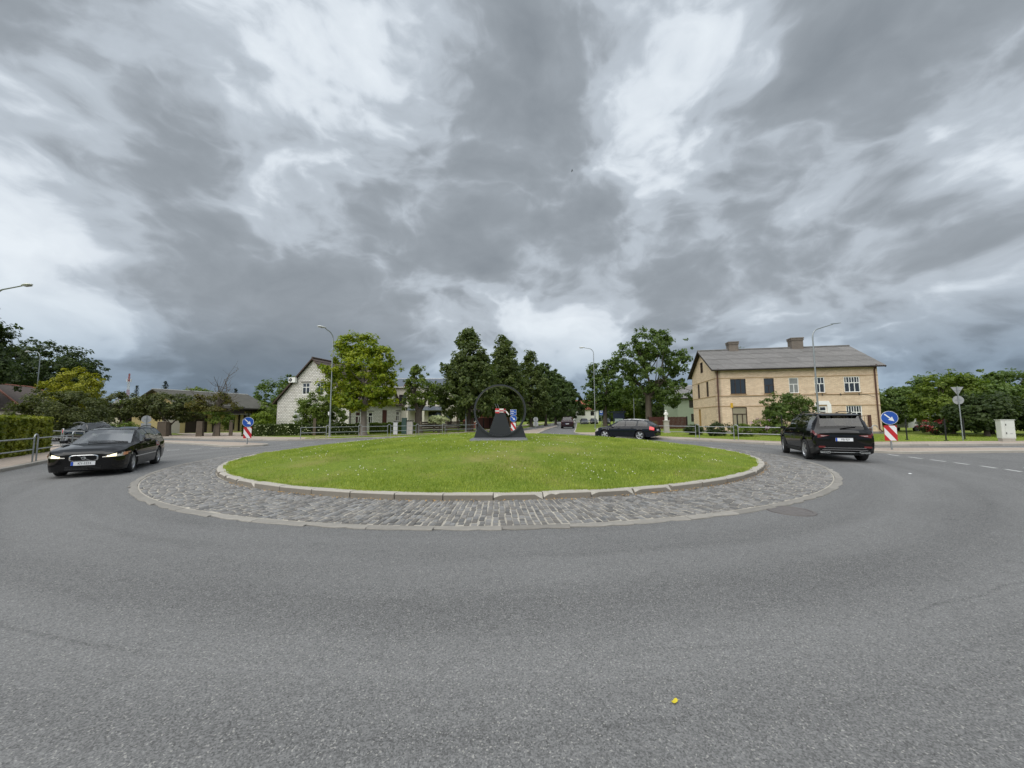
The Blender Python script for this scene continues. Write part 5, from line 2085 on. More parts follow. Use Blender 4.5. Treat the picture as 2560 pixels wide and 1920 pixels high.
for sgn in (0, 1):
    yy = lambda t_: (t_ if sgn == 0 else DY - t_)
    b.slab([(-og + .02, yy(-oe + .03), EV - oe * sl - .03), (LY + og - .02, yy(-oe + .03), EV - oe * sl - .03), (LY + og - .02, yy(DY / 2), RG - .03), (-og + .02, yy(DY / 2), RG - .03)], (0, 0, 1), .05)
b.build('roof_deck', M_WOODDK, roof)
b = MB()
for sgn in (0, 1):
    yy = lambda t_: (t_ if sgn == 0 else DY - t_)
    for xx in (-og, LY + og):
        b.slab([(xx - .015, yy(-oe), EV - oe * sl - .12), (xx + .015, yy(-oe), EV - oe * sl - .12), (xx + .015, yy(DY / 2), RG - .12), (xx - .015, yy(DY / 2), RG - .12)], (0, 0, 1), .16)
b.build('barge_board', M_WOODDK, roof)
b = MB(); b.tube([(-og, -oe - .05, EV - oe * sl - .02), (LY + og, -oe - .05, EV - oe * sl - .02)], .06, 8); b.build('gutter', M_WOODDK, roof)
b = MB(); b.tube([(-og, DY / 2, RG + .07), (LY + og, DY / 2, RG + .07)], .09, 8); b.build('ridge_cap', M_ROOFG, roof)
M_CHIM = brickmat('chimney_brick', (.19, .155, .125), (.14, .115, .095), (.20, .18, .16), .25, .08, .012, .35)
for cx_, w_, top in ((3.0, .86, 9.2), (8.75, 1.0, 9.35)):
    b = MB(); b.box((cx_, DY / 2 + .1, (7.6 + top) / 2), (w_, .8, top - 7.6)); c_ = b.build('chimney', M_CHIM, roof)
    b = MB(); b.box((cx_, DY / 2 + .1, top - .22), (w_ + .10, .9, .12)); b.box((cx_, DY / 2 + .1, top - .06), (w_ + .14, .94, .12)); b.build('chimney_cap', M_CHIM, roof)

# small metal gate by the house
gt = thing('garden_gate', 'rusty brown metal garden gate frame beside the yellow house behind the SUV', 'gate', (26.3, 30.1, HB), radians(-12))
for x_, w_ in ((0, .05), (1.6, .16)):
    b = MB(); b.box((x_, 0, .78), (w_, w_, 1.6)); b.build('gate_post', M_RUST, gt)
for zz in (.3, 1.5):
    b = MB(); b.box((.78, 0, zz), (1.5, .04, .05)); b.build('gate_rail', M_RUST, gt)
for i in range(9):
    b = MB(); b.box((.15 + i * .16, 0, .9), (.018, .018, 1.2)); b.build('gate_bar', M_RUST, gt)

# ------------------------------------------------------------------ white brick gable house
TH = radians(76)
WW, WL_, WE, WR_ = 10.5, 15.0, 3.95, 9.1
wh = thing('gable_house', 'white brick house with steep brown tiled gable roof behind the maple', 'house', (-19.48, 45.5, 0), TH)
# local x runs back along the side wall, local y runs left along the gable
g1 = Wall((0, WW), (0, -1), (-1, 0))         # gable to the street; s from the left corner
s1 = Wall((0, 0), (1, 0), (0, -1))           # long side facing right
s2 = Wall((WL_, WW), (-1, 0), (0, 1))
g2 = Wall((WL_, 0), (0, 1), (1, 0))
gs = lambda s: WW - s                         # measured from the right corner in the photo fit
b = MB()
hu = [(gs(6.85), gs(5.72), 4.64, 6.1), (gs(4.78), gs(3.66), 4.64, 6.1)]
hlw = [(gs(8.0), gs(6.8), 1.03, 2.72), (gs(3.4), gs(2.2), 1.03, 2.72)]
g1.panel(b, WW, 0, WE, hlw)
gzz = lambda s: WE + (WR_ - WE) * (1 - abs(s - WW / 2) / (WW / 2))
# gable triangle with two openings, in strips
cuts = sorted({0, WW, WW / 2} | {h[0] for h in hu} | {h[1] for h in hu})
for a, c in zip(cuts, cuts[1:]):
    m_ = (a + c) / 2
    hole = [h for h in hu if h[0] < m_ < h[1]]
    if not hole:
        b.add([g1.p(a, WE), g1.p(c, WE), g1.p(c, gzz(c)), g1.p(a, gzz(a))], [(0, 1, 2, 3)])
    else:
        h = hole[0]
        b.add([g1.p(a, WE), g1.p(c, WE), g1.p(c, h[2]), g1.p(a, h[2])], [(0, 1, 2, 3)])
        b.add([g1.p(a, h[3]), g1.p(c, h[3]), g1.p(c, gzz(c)), g1.p(a, gzz(a))], [(0, 1, 2, 3)])
        q = [(h[0], h[2]), (h[1], h[2]), (h[1], h[3]), (h[0], h[3])]
        for (sa, za), (sb, zb_) in zip(q, q[1:] + q[:1]):
            b.add([g1.p(sa, za), g1.p(sb, zb_), g1.p(sb, zb_, -.16), g1.p(sa, za, -.16)], [(0, 1, 2, 3)])
hs = [(1.25, 2.3, 1.0, 2.5), (3.85, 4.85, 1.0, 2.5), (6.95, 8.1, .3, 2.8), (10.45, 11.5, 1.2, 2.66), (13.0, 14.1, 1.2, 2.66)]
s1.panel(b, WL_, 0, WE, hs)
s2.panel(b, WL_, 0, WE, [])
g2.panel(b, WW, 0, WE, [])
gable(b, g2, WW, WE, WR_)
# cross gable over the middle of the long side
X0, X1, XR = 3.0, 11.0, 8.3
b.add([s1.p(X0, WE), s1.p(X1, WE), s1.p((X0 + X1) / 2, XR)], [(0, 1, 2)])
b.build('wall', M_WBRICK, wh)
for h in hu:
    g1.window(wh, *h, M_FRW, M_PANE, transom=.62, mull=(.5,), top_mull=(.5,), fw=.09)
    b = MB(); g1.bar(b, h[0] - .18, h[1] + .18, h[3] + .02, h[3] + .16, -.02, .04); b.build('lintel', M_PLINTH, wh)
for h in hlw:
    g1.window(wh, *h, M_FRW, M_CURT, transom=.72, fw=.10, sill=M_PLINTH)
for h in (hs[0], hs[1], hs[3], hs[4]):
    s1.window(wh, *h, M_FRW, M_PANE, transom=.62, mull=(.6,), fw=.10, sill=M_PLINTH)
    b = MB(); s1.bar(b, h[0] - .12, h[1] + .12, h[3] + .02, h[3] + .14, -.02, .04); b.build('lintel', M_PLINTH, wh)
s1.window(wh, *hs[2], M_REDWOOD, M_REDWOOD, fw=.09, name='front_door')
rf = link('roof', None, wh)
ov, oe2 = .35, .45
sl2 = (WR_ - WE) / (WW / 2)
def tile_plane(P0, P1, P2, P3, nrm, name='tile_course', n=14, th=.05):
    """courses of tiles between eave P0-P1 and ridge P3-P2, each course proud of the one above"""
    P0, P1, P2, P3 = map(Vector, (P0, P1, P2, P3))
    nv = Vector(nrm).normalized()
    for i in range(n):
        a, c = i / n, (i + 1) / n
        A_, B_ = P0.lerp(P3, a), P1.lerp(P2, a)
        C_, D_ = P1.lerp(P2, min(1, c + .01)), P0.lerp(P3, min(1, c + .01))
        b = MB()
        V = [A_ + nv * th, B_ + nv * th, C_ + nv * .005, D_ + nv * .005, A_, B_]
        b.add(V, [(0, 1, 2, 3), (4, 5, 1, 0)])
        b.build(name, M_ROOFT, rf)
zE = WE - oe2 * sl2
na_ = Vector((0, -sl2, 1)); nb_ = Vector((0, sl2, 1))
tile_plane((-ov, -oe2, zE), (WL_ + ov, -oe2, zE), (WL_ + ov, WW / 2, WR_), (-ov, WW / 2, WR_), (0, -sl2, 1))
tile_plane((-ov, WW + oe2, zE), (WL_ + ov, WW + oe2, zE), (WL_ + ov, WW / 2, WR_), (-ov, WW / 2, WR_), (0, sl2, 1))
# cross-gable roof planes
xm_ = (X0 + X1) / 2
yi = WW / 2 * (XR - WE) / (WR_ - WE)
slx = (XR - WE) / ((X1 - X0) / 2)
for sg, xe in ((-1, X0), (1, X1)):
    b = MB()
    ze_ = WE - .3 * slx
    b.slab([(xe + sg * .3, -.35, ze_ + .03), (xm_, -.35, XR + .03), (xm_, yi + .1, XR + .03), (xe + sg * .3, -.1, ze_ + .03)], (sg * slx, 0, 1), .07)
    b.build('cross_roof', M_ROOFT, rf)
    b = MB()
    b.slab([(xe + sg * .3, -.38, ze_ - .10), (xm_, -.38, XR - .10), (xm_, -.34, XR - .10), (xe + sg * .3, -.34, ze_ - .10)], (0, 0, 1), .2)
    b.build('barge_board', M_FRD, rf)
for sg, ye in ((-1, -oe2), (1, WW + oe2)):
    b = MB()
    b.slab([(-ov - .03, ye, zE - .14), (-ov - .03, WW / 2, WR_ - .14), (-ov + .02, WW / 2, WR_ - .14), (-ov + .02, ye, zE - .14)], (0, 0, 1), .20)
    b.build('barge_board', M_FRD, rf)
    b = MB()
    b.slab([(-ov, ye, zE - .06), (WL_ + ov, ye, zE - .06), (WL_ + ov, WW / 2, WR_ - .06), (-ov, WW / 2, WR_ - .06)], (0, 0, 1), .05)
    b.build('soffit', M_WOODDK, rf)
b = MB(); b.tube([(-ov, WW / 2, WR_ + .08), (WL_ + ov, WW / 2, WR_ + .08)], .11, 8); b.build('ridge_tile', M_ROOFT, rf)
b = MB(); b.tube([s1.p(.12, WE, .1), s1.p(.12, .2, .1)], .06, 6); b.build('downpipe', M_WOODDK, wh)
# air conditioner on the gable
ac = thing('air_conditioner', 'white air conditioner unit hung on the white brick gable', 'air conditioner', (-19.48 - 8.0 * sin(TH) - .32 * cos(TH), 45.5 + 8.0 * cos(TH) - .32 * sin(TH), 6.15), TH - pi / 2)
b = MB(); b.box((0, 0, .31), (.95, .34, .62)); b.build('casing', M_FRW, ac)
disc(.23, -.178, -.171, 24, (-.18, .31)).build('fan_grille', M_TRIM, ac)
disc(.08, -.184, -.178, 16, (-.18, .31)).build('fan_hub', M_SIGNBACK, ac)
for s_ in (-.3, .3):
    b = MB(); b.box((s_, .06, -.03), (.04, .46, .05)); b.build('bracket', M_POLE, ac)


# ------------------------------------------------------------------ generic gabled building
def simple_house(name, label, loc, rz, L, D, ev, rg, wall, roofm, windows=(), ov=.4, cat='house', chim=None, side_win=(), hip=0.0, trim=M_WOODDK):
    t = thing(name, label, cat, loc, rz)
    f_ = Wall((0, 0), (1, 0), (0, -1)); l_ = Wall((0, D), (0, -1), (-1, 0)); r_ = Wall((L, 0), (0, 1), (1, 0)); k_ = Wall((L, D), (-1, 0), (0, 1))
    b = MB()
    f_.panel(b, L, 0, ev, [w[:4] for w in windows])
    l_.panel(b, D, 0, ev, [w[:4] for w in side_win])
    r_.panel(b, D, 0, ev, []); k_.panel(b, L, 0, ev, [])
    if not hip:
        gable(b, l_, D, ev, rg); gable(b, r_, D, ev, rg)
    b.build('wall', wall, t)
    for W__, lst in ((f_, windows), (l_, side_win)):
        for w in lst:
            W__.window(t, *w[:4], w[4], w[5], transom=w[6] if len(w) > 6 else None, mull=w[7] if len(w) > 7 else (), fw=.09, name=w[8] if len(w) > 8 else 'window')
    ro = link('roof', None, t)
    sl_ = (rg - ev) / (D / 2)
    ze = ev - ov * sl_
    o_ = ov * .8
    hx = hip
    for sg in (0, 1):
        yy = lambda q: q if sg == 0 else D - q
        b = MB()
        b.slab([(-o_, yy(-ov), ze + .02), (L + o_, yy(-ov), ze + .02), (L + o_ - hx, yy(D / 2), rg + .02), (-o_ + hx, yy(D / 2), rg + .02)], (0, -sl_ if sg == 0 else sl_, 1), .09)
        b.build('slope', roofm, ro)
    if hip:
        for sg in (0, 1):
            xe, xr = (-o_, -o_ + hx) if sg == 0 else (L + o_, L + o_ - hx)
            b = MB()
            b.slab([(xe, -ov, ze + .02), (xr, D / 2, rg + .02), (xe, D + ov, ze + .02)], (-1 if sg == 0 else 1, 0, 1.2), .09)
            b.build('hip_end', roofm, ro)
            for yv in (-ov, D + ov):
                b = MB(); b.tube([(xe, yv, ze + .12), (xr, D / 2, rg + .12)], .10, 6); b.build('hip_tile', mat('ridge_red', (.30, .12, .08), .8, var=.2), ro)
        b = MB(); b.tube([(-o_ + hx, D / 2, rg + .12), (L + o_ - hx, D / 2, rg + .12)], .10, 6); b.build('ridge_tile', mat('ridge_red', (.30, .12, .08), .8), ro)
    else:
        b = MB(); b.tube([(-o_, D / 2, rg + .10), (L + o_, D / 2, rg + .10)], .08, 6); b.build('ridge_cap', mat('ridge_pale', (.42, .42, .40), .7), ro)
    b = MB()
    b.box((L / 2, -ov - .02, ze - .01), (L + 2 * o_, .07, .12))
    b.build('fascia', trim, ro)
    if chim:
        b = MB(); b.box((chim[0], D / 2, rg + .2), (.7, .6, 1.3)); b.build('chimney', M_CHIM, ro)
        b = MB(); b.box((chim[0], D / 2, rg + .88), (.82, .72, .1)); b.build('chimney_cap', M_CHIM, ro)
    return t, f_


# hip-roofed bungalow far left: nearest corner about (-49, 38)
BA = atan2(14, -5.5)
simple_house('bungalow', 'low plastered bungalow with brown hipped roof behind the clipped hedge', (-49.0, 38.0, 0), BA, 15.0, 11.0, 2.75, 5.5, M_BEIGE, M_ROOFT, windows=[(1.5, 2.8, .9, 2.2, M_FRW, M_PANE, None, (.5,))], side_win=[(1.2, 2.4, .9, 2.2, M_FRW, M_PANE, None, (.5,)), (4.6, 6.2, .9, 2.2, M_FRW, M_PANE, None, (.5,)), (7.8, 9.2, .9, 2.2, M_FRW, M_PANE, None, (.5,))], hip=5.2)
# barn: near right corner about (-37.2, 42.8), long side towards (2.9, 9.6)
BT = atan2(9.6, 2.9)
bt, bf = simple_house('barn', 'long low barn with dark timber upper storey and grey roof beside the driveway', (-37.2, 42.8, 0), BT, 10.4, 8.2, 3.25, 5.05, M_YPLAST, mat('barn_roof_mossy', (.075, .072, .06), .9, var=.45, vscale=1.5, bump=.5), windows=[(.5, 2.9, .1, 2.1, M_DOORBR, M_DOORBR, None, (.5,), 'double_door'), (5.2, 6.2, .3, 2.1, M_DOORBR, M_DOORBR, None, (), 'door'), (7.6, 8.5, 1.75, 2.55, M_FRD, M_CURT, None, (.5,))], ov=.7)
b = MB(); bf.bar(b, .0, 7.0, 2.35, 3.2, .02, .55); b.build('timber_storey', M_WOODDK, bt)
b = MB(); bf.bar(b, 7.0, 10.4, 2.62, 3.2, .02, .40); b.build('timber_gallery', M_WOODDK, bt)
b = MB(); bf.bar(b, -.2, 6.9, 2.22, 2.30, .02, 1.1); b.build('canopy', M_ROOFG, bt)
for i in range(6):
    b = MB(); bf.bar(b, 1.0 + i * 1.05, 1.06 + i * 1.05, 2.36, 3.15, .551, .57); b.build('batten', M_FRD, bt)
for x_ in (3.4, 6.6, 7.3):
    b = MB(); bf.bar(b, x_, x_ + .14, 0, 2.3, .05, .2); b.build('post', M_WOODDK, bt)
sid = Wall((-1.6, 0), (1, 0), (0, -1))
for i in range(12):
    b = MB(); bf.bar(b, -1.75, -.06, .12 + i * .155, .26 + i * .155, .0, .05 - .002 * (i % 2)); b.build('lap_board', mat('lap_board_white', (.50, .48, .44), .7, var=.1), bt)
# dark shed and stone wall left of the barn
simple_house('shed', 'black timber shed with shallow roof between bungalow and barn', (-47.8, 47.2, 0), radians(40), 5.5, 4.5, 2.1, 3.0, M_WOODDK, M_WOODDK, windows=[(1.0, 3.4, .1, 1.9, M_DOORBR, M_DOORBR, None, (.5,), 'double_door')], cat='shed')
simple_house('outbuilding', 'low tan outbuilding wall seen behind the grey disc sign', (-44.5, 49.8, 0), radians(52), 6.0, 4.0, 2.0, 2.9, mat('tan_plaster', (.30, .22, .15), .9, var=.3), M_ROOFG, cat='outbuilding', windows=[(2.2, 3.0, .8, 1.5, M_FRD, M_PANE)])
simple_house('far_house', 'distant grey-roofed house with a chimney behind the pale shrubs', (-70.0, 66.0, 0), radians(28), 12, 8, 3.2, 5.4, M_BEIGE, M_ROOFG, chim=(8.0,), windows=[(2, 3.2, 1, 2.3, M_FRW, M_PANE)])
# beige house with blue-grey roof
bh, hf = simple_house('two_storey_house', 'cream two-storey house with blue-grey roof behind the small maple', (-18.0, 57.0, 0), radians(4), 9.6, 8.0, 6.45, 7.9, M_CREAM, M_ROOFB, windows=[(1.0, 2.1, 3.6, 5.2, M_FRD, M_PANE, None, (.5,)), (5.3, 6.4, 3.6, 5.2, M_FRD, M_PANE, None, (.5,)), (3.4, 4.2, .3, 2.5, M_REDWOOD, M_REDWOOD, None, (), 'door'), (5.4, 7.3, .3, 2.7, M_FRD, M_PANE, None, (.6,)), (8.0, 8.9, .6, 2.4, M_FRD, M_PANE)], trim=M_FRW)
b = MB(); b.slab([(2.4, -1.7, 2.75), (8.0, -1.7, 2.75), (8.0, 0.02, 3.35), (2.4, 0.02, 3.35)], (0, -.3, 1), .08); b.build('porch_roof', M_ROOFB, bh)
for x_ in (2.6, 4.9, 7.8):
    b = MB(); b.box((x_, -1.5, 1.36), (.32, .32, 2.72)); b.build('porch_pillar', M_CREAM, bh)
b = MB(); b.slab([(1.4, -.35, 6.2), (3.4, -.35, 6.2), (2.4, -.35, 7.15)], (0, 1, 0), .3); b.build('dormer_gable', mat('dormer_red', (.26, .10, .08), .7), bh)
simple_house('red_outhouse', 'small red brick outhouse glimpsed left of the ring sculpture', (-7.2, 56, 0), radians(2), 4.2, 4.0, 2.5, 3.6, mat('red_brick_wall', (.24, .085, .06), .9, var=.2), M_ROOFT, cat='outbuilding', windows=[(1.3, 2.4, 1.0, 2.0, M_FRW, M_PANE, None, (.5,))])
# far white house closing the avenue, pale green house behind the yellow one
simple_house('white_house', 'distant white house with red tiled roof at the end of the avenue', (19.0, 116, 0), radians(6), 7.5, 7, 4.3, 7.0, mat('white_render', (.72, .71, .66), .9), mat('red_tiles', (.30, .085, .05), .8, var=.2), windows=[(2.2, 3.3, 2.2, 3.6, M_FRD, M_PANE, None, (.5,)), (5.0, 6.1, 2.2, 3.6, M_FRD, M_PANE, None, (.5,))])
simple_house('green_house', 'pale green house half hidden behind the yellow brick house', (25.2, 58.0, 0), radians(-8), 10, 8, 4.6, 6.6, mat('pale_green_render', (.34, .40, .30), .9, var=.1), M_ROOFG, windows=[(1.9, 3.3, .9, 2.1, M_FRD, M_PANE, None, (.5,)), (1.7, 3.2, 3.0, 4.2, M_FRD, M_PANE, None, (.5,))])
# garden hut on the far right
simple_house('garden_hut', 'brown-roofed garden hut behind the pale cabinet', (46.5, 33.0, 0), radians(-50), 4.0, 3.6, 1.7, 3.1, M_WOODDK, M_ROOFT, cat='hut', windows=[(1.4, 2.4, .6, 1.4, M_FRD, M_PANE)])

# timber fence with pale posts in front of the cream house
def fence(label, pts, h, mboard, mpost, group='garden fences', bw=.14, nrows=5, vertical=False, z=HB - .02):
    p0 = Vector((*pts[0], 0)); p1 = Vector((*pts[1], 0))
    d = p1 - p0
    L = d.length
    t = thing('fence', label, 'fence', (p0.x, p0.y, z), atan2(d.y, d.x), group)
    npst = max(2, int(L / 1.9) + 1)
    for i in range(npst):
        b = MB(); b.box((L * i / (npst - 1), -.05, h * .52), (.13, .13, h * 1.08)); b.build('post', mpost, t)
    if vertical:
        n = int(L / (bw + .02))
        me_ = None
        for i in range(n):
            if me_ is None:
                b = MB(); b.box((0, .03, h / 2 + .04), (bw, .022, h)); o = b.build('board', mboard, t, loc=(bw / 2 + .01, 0, 0)); me_ = o.data
            else:
                link('board', me_, t, ((bw + .02) * i + bw / 2 + .01, 0, random.uniform(-.02, .02)))
    else:
        for i in range(nrows):
            b = MB(); b.box((L / 2, .03, .12 + (h - .1) * (i + .5) / nrows), (L, .022, (h - .1) / nrows * .82)); b.build('board', mboard, t)


fence('dark timber board fence with pale posts in front of the cream house', [(-9.4, 39.0), (-5.2, 45.5)], 1.15, mat('fence_weathered', (.075, .055, .045), .85, var=.3), mat('fence_post_pale', (.20, .165, .13), .9, var=.2))
fence('dark red vertical board fence behind the linden trunks', [(-4.6, 49.0), (-1.6, 56.0)], 1.5, mat('fence_oxblood', (.07, .02, .016), .8, var=.25), M_WOODDK, vertical=True)
fence('ochre brown board fence beyond the ring sculpture', [(-1.4, 56.5), (.6, 66.0)], 1.6, mat('fence_ochre', (.15, .075, .025), .8, var=.3), M_WOODDK, vertical=True)
fence('dark red board fence behind the blue estate near the oak', [(17.6, 49.5), (22.4, 49.0)], 1.5, mat('fence_oxblood', (.07, .02, .016), .8), M_WOODDK, vertical=True)
t = thing('gate_pillar', 'red brick gate pillar at the end of the timber fence', 'pillar', (-4.95, 46.6, HB), 0)
b = MB(); b.box((0, 0, .75), (.5, .5, 1.5)); b.build('shaft', brickmat('pillar_brick', (.22, .09, .06), (.17, .07, .05), (.2, .17, .15), .25, .08), t)
b = MB(); b.box((0, 0, 1.53), (.6, .6, .08)); b.build('cap', M_CONC2, t)

# wire-mesh fence posts in front of the yellow house
for x, y, lab in [(17.1, 29.0, 'thin dark fence post by the junipers left of the yellow house'), (19.9, 28.2, 'thin dark fence post beside the downpipe of the yellow house'), (22.6, 28.0, 'thin dark fence post beside the lilac bush')]:
    t = thing('fence_post', lab, 'fence post', (x, y, HB), 0, 'dark garden fence posts before the yellow house')
    b = MB(); b.box((0, 0, .78), (.06, .06, 1.56)); b.build('shaft', M_TRIM, t)
    b = MB(); b.box((0, 0, 1.57), (.08, .08, .03)); b.build('cap', M_TRIM, t)

# lattice mast far away on the left
ms = thing('radio_mast', 'distant red and white lattice mast above the roofs', 'mast', (-304, 300, 0), .3)
M_MR = mat('mast_red', (.35, .07, .05), .7); M_MW = mat('mast_white', (.6, .6, .6), .7)
for k_ in range(6):
    z0, z1 = k_ * 6.4, (k_ + 1) * 6.4
    w0, w1 = 2.0 - k_ * .24, 2.0 - (k_ + 1) * .24
    b = MB()
    for sx_, sy_ in ((-1, -1), (1, -1), (1, 1), (-1, 1)):
        b.cyl((sx_ * w0 / 2, sy_ * w0 / 2, z0), (sx_ * w1 / 2, sy_ * w1 / 2, z1), .11, None, 5)
    for q_ in range(3):
        za, zb_ = z0 + (z1 - z0) * q_ / 3, z0 + (z1 - z0) * (q_ + 1) / 3
        for s_ in (-1, 1):
            b.cyl((-w0 / 2 * .95, s_ * w0 / 2 * .95, za), (w0 / 2 * .95, s_ * w0 / 2 * .95, zb_), .06, None, 4)
            b.cyl((s_ * w0 / 2 * .95, -w0 / 2 * .95, za), (s_ * w0 / 2 * .95, w0 / 2 * .95, zb_), .06, None, 4)
    b.build('mast_section', M_MR if k_ % 2 else M_MW, ms)
for a in (0, 2.1, 4.2):
    b = MB(); b.box((1.3 * cos(a), 1.3 * sin(a), 33), (.5, .5, 2.4)); b.build('antenna', M_MW, ms)

# white van and red machine half hidden on the far right
vn = thing('van', 'white van parked deep behind the trees right of the yellow house', 'van', (41.0, 38.5, 0), radians(5))
b = MB()
pf = [(-2.4, .45), (-2.4, 2.1), (-2.3, 2.2), (.9, 2.2), (1.5, 1.35), (2.3, 1.1), (2.4, .5)]
n = len(pf)
b.add([(x, -.92, z) for x, z in pf] + [(x, .92, z) for x, z in pf], [tuple(range(n)), tuple(range(2 * n - 1, n - 1, -1))] + [(i, n + i, n + (i + 1) % n, (i + 1) % n) for i in range(n)])
b.build('body', M_FRW, vn)
b = MB(); b.add([(.1, -.925, 1.4), (1.35, -.925, 1.4), (.88, -.925, 2.05), (.1, -.925, 2.05)], [(0, 1, 2, 3)]); b.build('side_window', M_GLASS, vn)
for x_ in (-1.5, 1.5):
    for s_ in (-.9, .9):
        w_ = link('wheel', None, vn, (x_, s_, .33)); tyre_mesh(.33, .2, .2).build('tyre', M_TYRE, w_, True); rim_mesh(.2, 5, False).build('rim', [M_SIGNBACK, M_RIMDK], w_)
# ================================================================== PLANTS
M_BARK = mat('bark_grey_brown', (.10, .082, .065), .95, var=.35, vscale=3, bump=.9, bscale=18)
M_BARK2 = mat('bark_pale', (.19, .165, .14), .95, var=.3, vscale=3, bump=.8, bscale=18)
L_MAPLE = leafmat('leaf_maple', (0.090, 0.168, 0.011), (0.348, 0.378, 0.022), .42)
L_MAPLE2 = leafmat('leaf_small_maple', (0.068, 0.120, 0.018), (0.180, 0.232, 0.030), .35)
L_LINDEN = leafmat('leaf_linden', (0.041, 0.073, 0.019), (0.142, 0.176, 0.046), .42)
L_LINDEN2 = leafmat('leaf_linden_far', (0.041, 0.073, 0.022), (0.121, 0.169, 0.049), .42)
L_OAK = leafmat('leaf_oak', (0.045, 0.084, 0.018), (0.140, 0.203, 0.042), .42)
L_MID = leafmat('leaf_mid_green', (0.069, 0.122, 0.018), (0.188, 0.244, 0.037), .42)
L_DARK = leafmat('leaf_dark', (0.023, 0.044, 0.016), (0.078, 0.111, 0.031), .42)
L_YELL = leafmat('leaf_golden', (.13, .16, .012), (.40, .38, .022), .30)
L_HEDGE = leafmat('leaf_hedge', (0.094, 0.131, 0.015), (0.294, 0.306, 0.037), .30)
L_OLIVE = leafmat('leaf_olive', (0.041, 0.059, 0.016), (0.111, 0.124, 0.030), .30)
L_BRIGHT = leafmat('leaf_bright', (.10, .16, .012), (.20, .26, .022), .35)
L_AUT = leafmat('leaf_turning', (.050, .075, .012), (.150, .125, .024), .35)
L_SPRUCE = leafmat('needle_spruce', (.010, .022, .014), (.026, .042, .022), .12)
L_RIGHT = leafmat('leaf_right_garden', (0.049, 0.096, 0.020), (0.152, 0.217, 0.046), .32)
L_PINK = leafmat('petal_pink', (.42, .25, .38), (.66, .48, .58), .2)
L_CREAM = leafmat('petal_cream', (.42, .48, .24), (.62, .64, .38), .2)
L_REDF = leafmat('petal_red', (.22, .015, .02), (.36, .06, .06), .2)


def leaf_quads(C, N, size, rg, aspect=.62):
    """diamond leaves: centres C, normals N"""
    n = len(C)
    N = N / (np.linalg.norm(N, axis=1, keepdims=True) + 1e-9)
    R = rg.normal(size=(n, 3))
    T = np.cross(N, R)
    T /= (np.linalg.norm(T, axis=1, keepdims=True) + 1e-9)
    B = np.cross(N, T)
    s = size[:, None]
    bend = N * s * .22
    V = np.stack([C + T * s - bend, C + B * s * aspect, C - T * s - bend, C - B * s * aspect], 1).reshape(-1, 3)
    F = np.arange(4 * n).reshape(-1, 4)
    return V, F


def crown_points(rg, lobes, ncl, per, rcl, shell=.62, flat=1.0):
    """leaf centres gathered into clumps inside a union of ellipsoid lobes (cx,cy,cz,rx,ry,rz,weight)"""
    w = np.array([l[6] for l in lobes]); w = w / w.sum()
    pick = rg.choice(len(lobes), ncl, p=w)
    L = np.array(lobes)[pick]
    d = rg.normal(size=(ncl, 3))
    d /= np.linalg.norm(d, axis=1, keepdims=True)
    # lumpy outline
    ph = rg.uniform(0, 6.28, (3,))
    bump = 1 + .13 * np.sin(3.1 * np.arctan2(d[:, 1], d[:, 0]) + ph[0]) * np.cos(2.3 * d[:, 2] + ph[1]) + .10 * np.sin(7 * d[:, 2] + 5 * d[:, 0] + ph[2])
    r = (shell + (1 - shell) * rg.random(ncl) ** .5) * bump
    c = L[:, :3] + d * r[:, None] * L[:, 3:6]
    k_ = rg.poisson(per, ncl) + 3
    idx = np.repeat(np.arange(ncl), k_)
    rad = rcl * rg.uniform(.55, 1.3, ncl)
    off = rg.normal(size=(len(idx), 3))
    off /= (np.linalg.norm(off, axis=1, keepdims=True) + 1e-9)
    off *= (rg.random((len(idx), 1)) ** .45)
    off[:, 2] *= .72 * flat
    P_ = c[idx] + off * rad[idx][:, None]
    ctr = L[idx, :3]
    out = P_ - ctr
    out /= (np.linalg.norm(out, axis=1, keepdims=True) + 1e-9)
    N = out * .55 + off * .6 + rg.normal(size=out.shape) * .55 + np.array([0, 0, .55])
    return P_, N, c, d


def limb(b, p0, p1, r0, r1, rg, sag=.12, n=5):
    p0, p1 = np.array(p0, float), np.array(p1, float)
    pts, rad = [], []
    L = np.linalg.norm(p1 - p0)
    j = rg.normal(size=3) * L * sag * .5
    for i in range(n):
        t = i / (n - 1)
        m_ = p0 + (p1 - p0) * t + j * sin(pi * t) + np.array([0, 0, -L * sag * sin(pi * t) * .3])
        pts.append(tuple(m_)); rad.append(r0 + (r1 - r0) * t)
    b.tube(pts, rad, 6, cap=False)


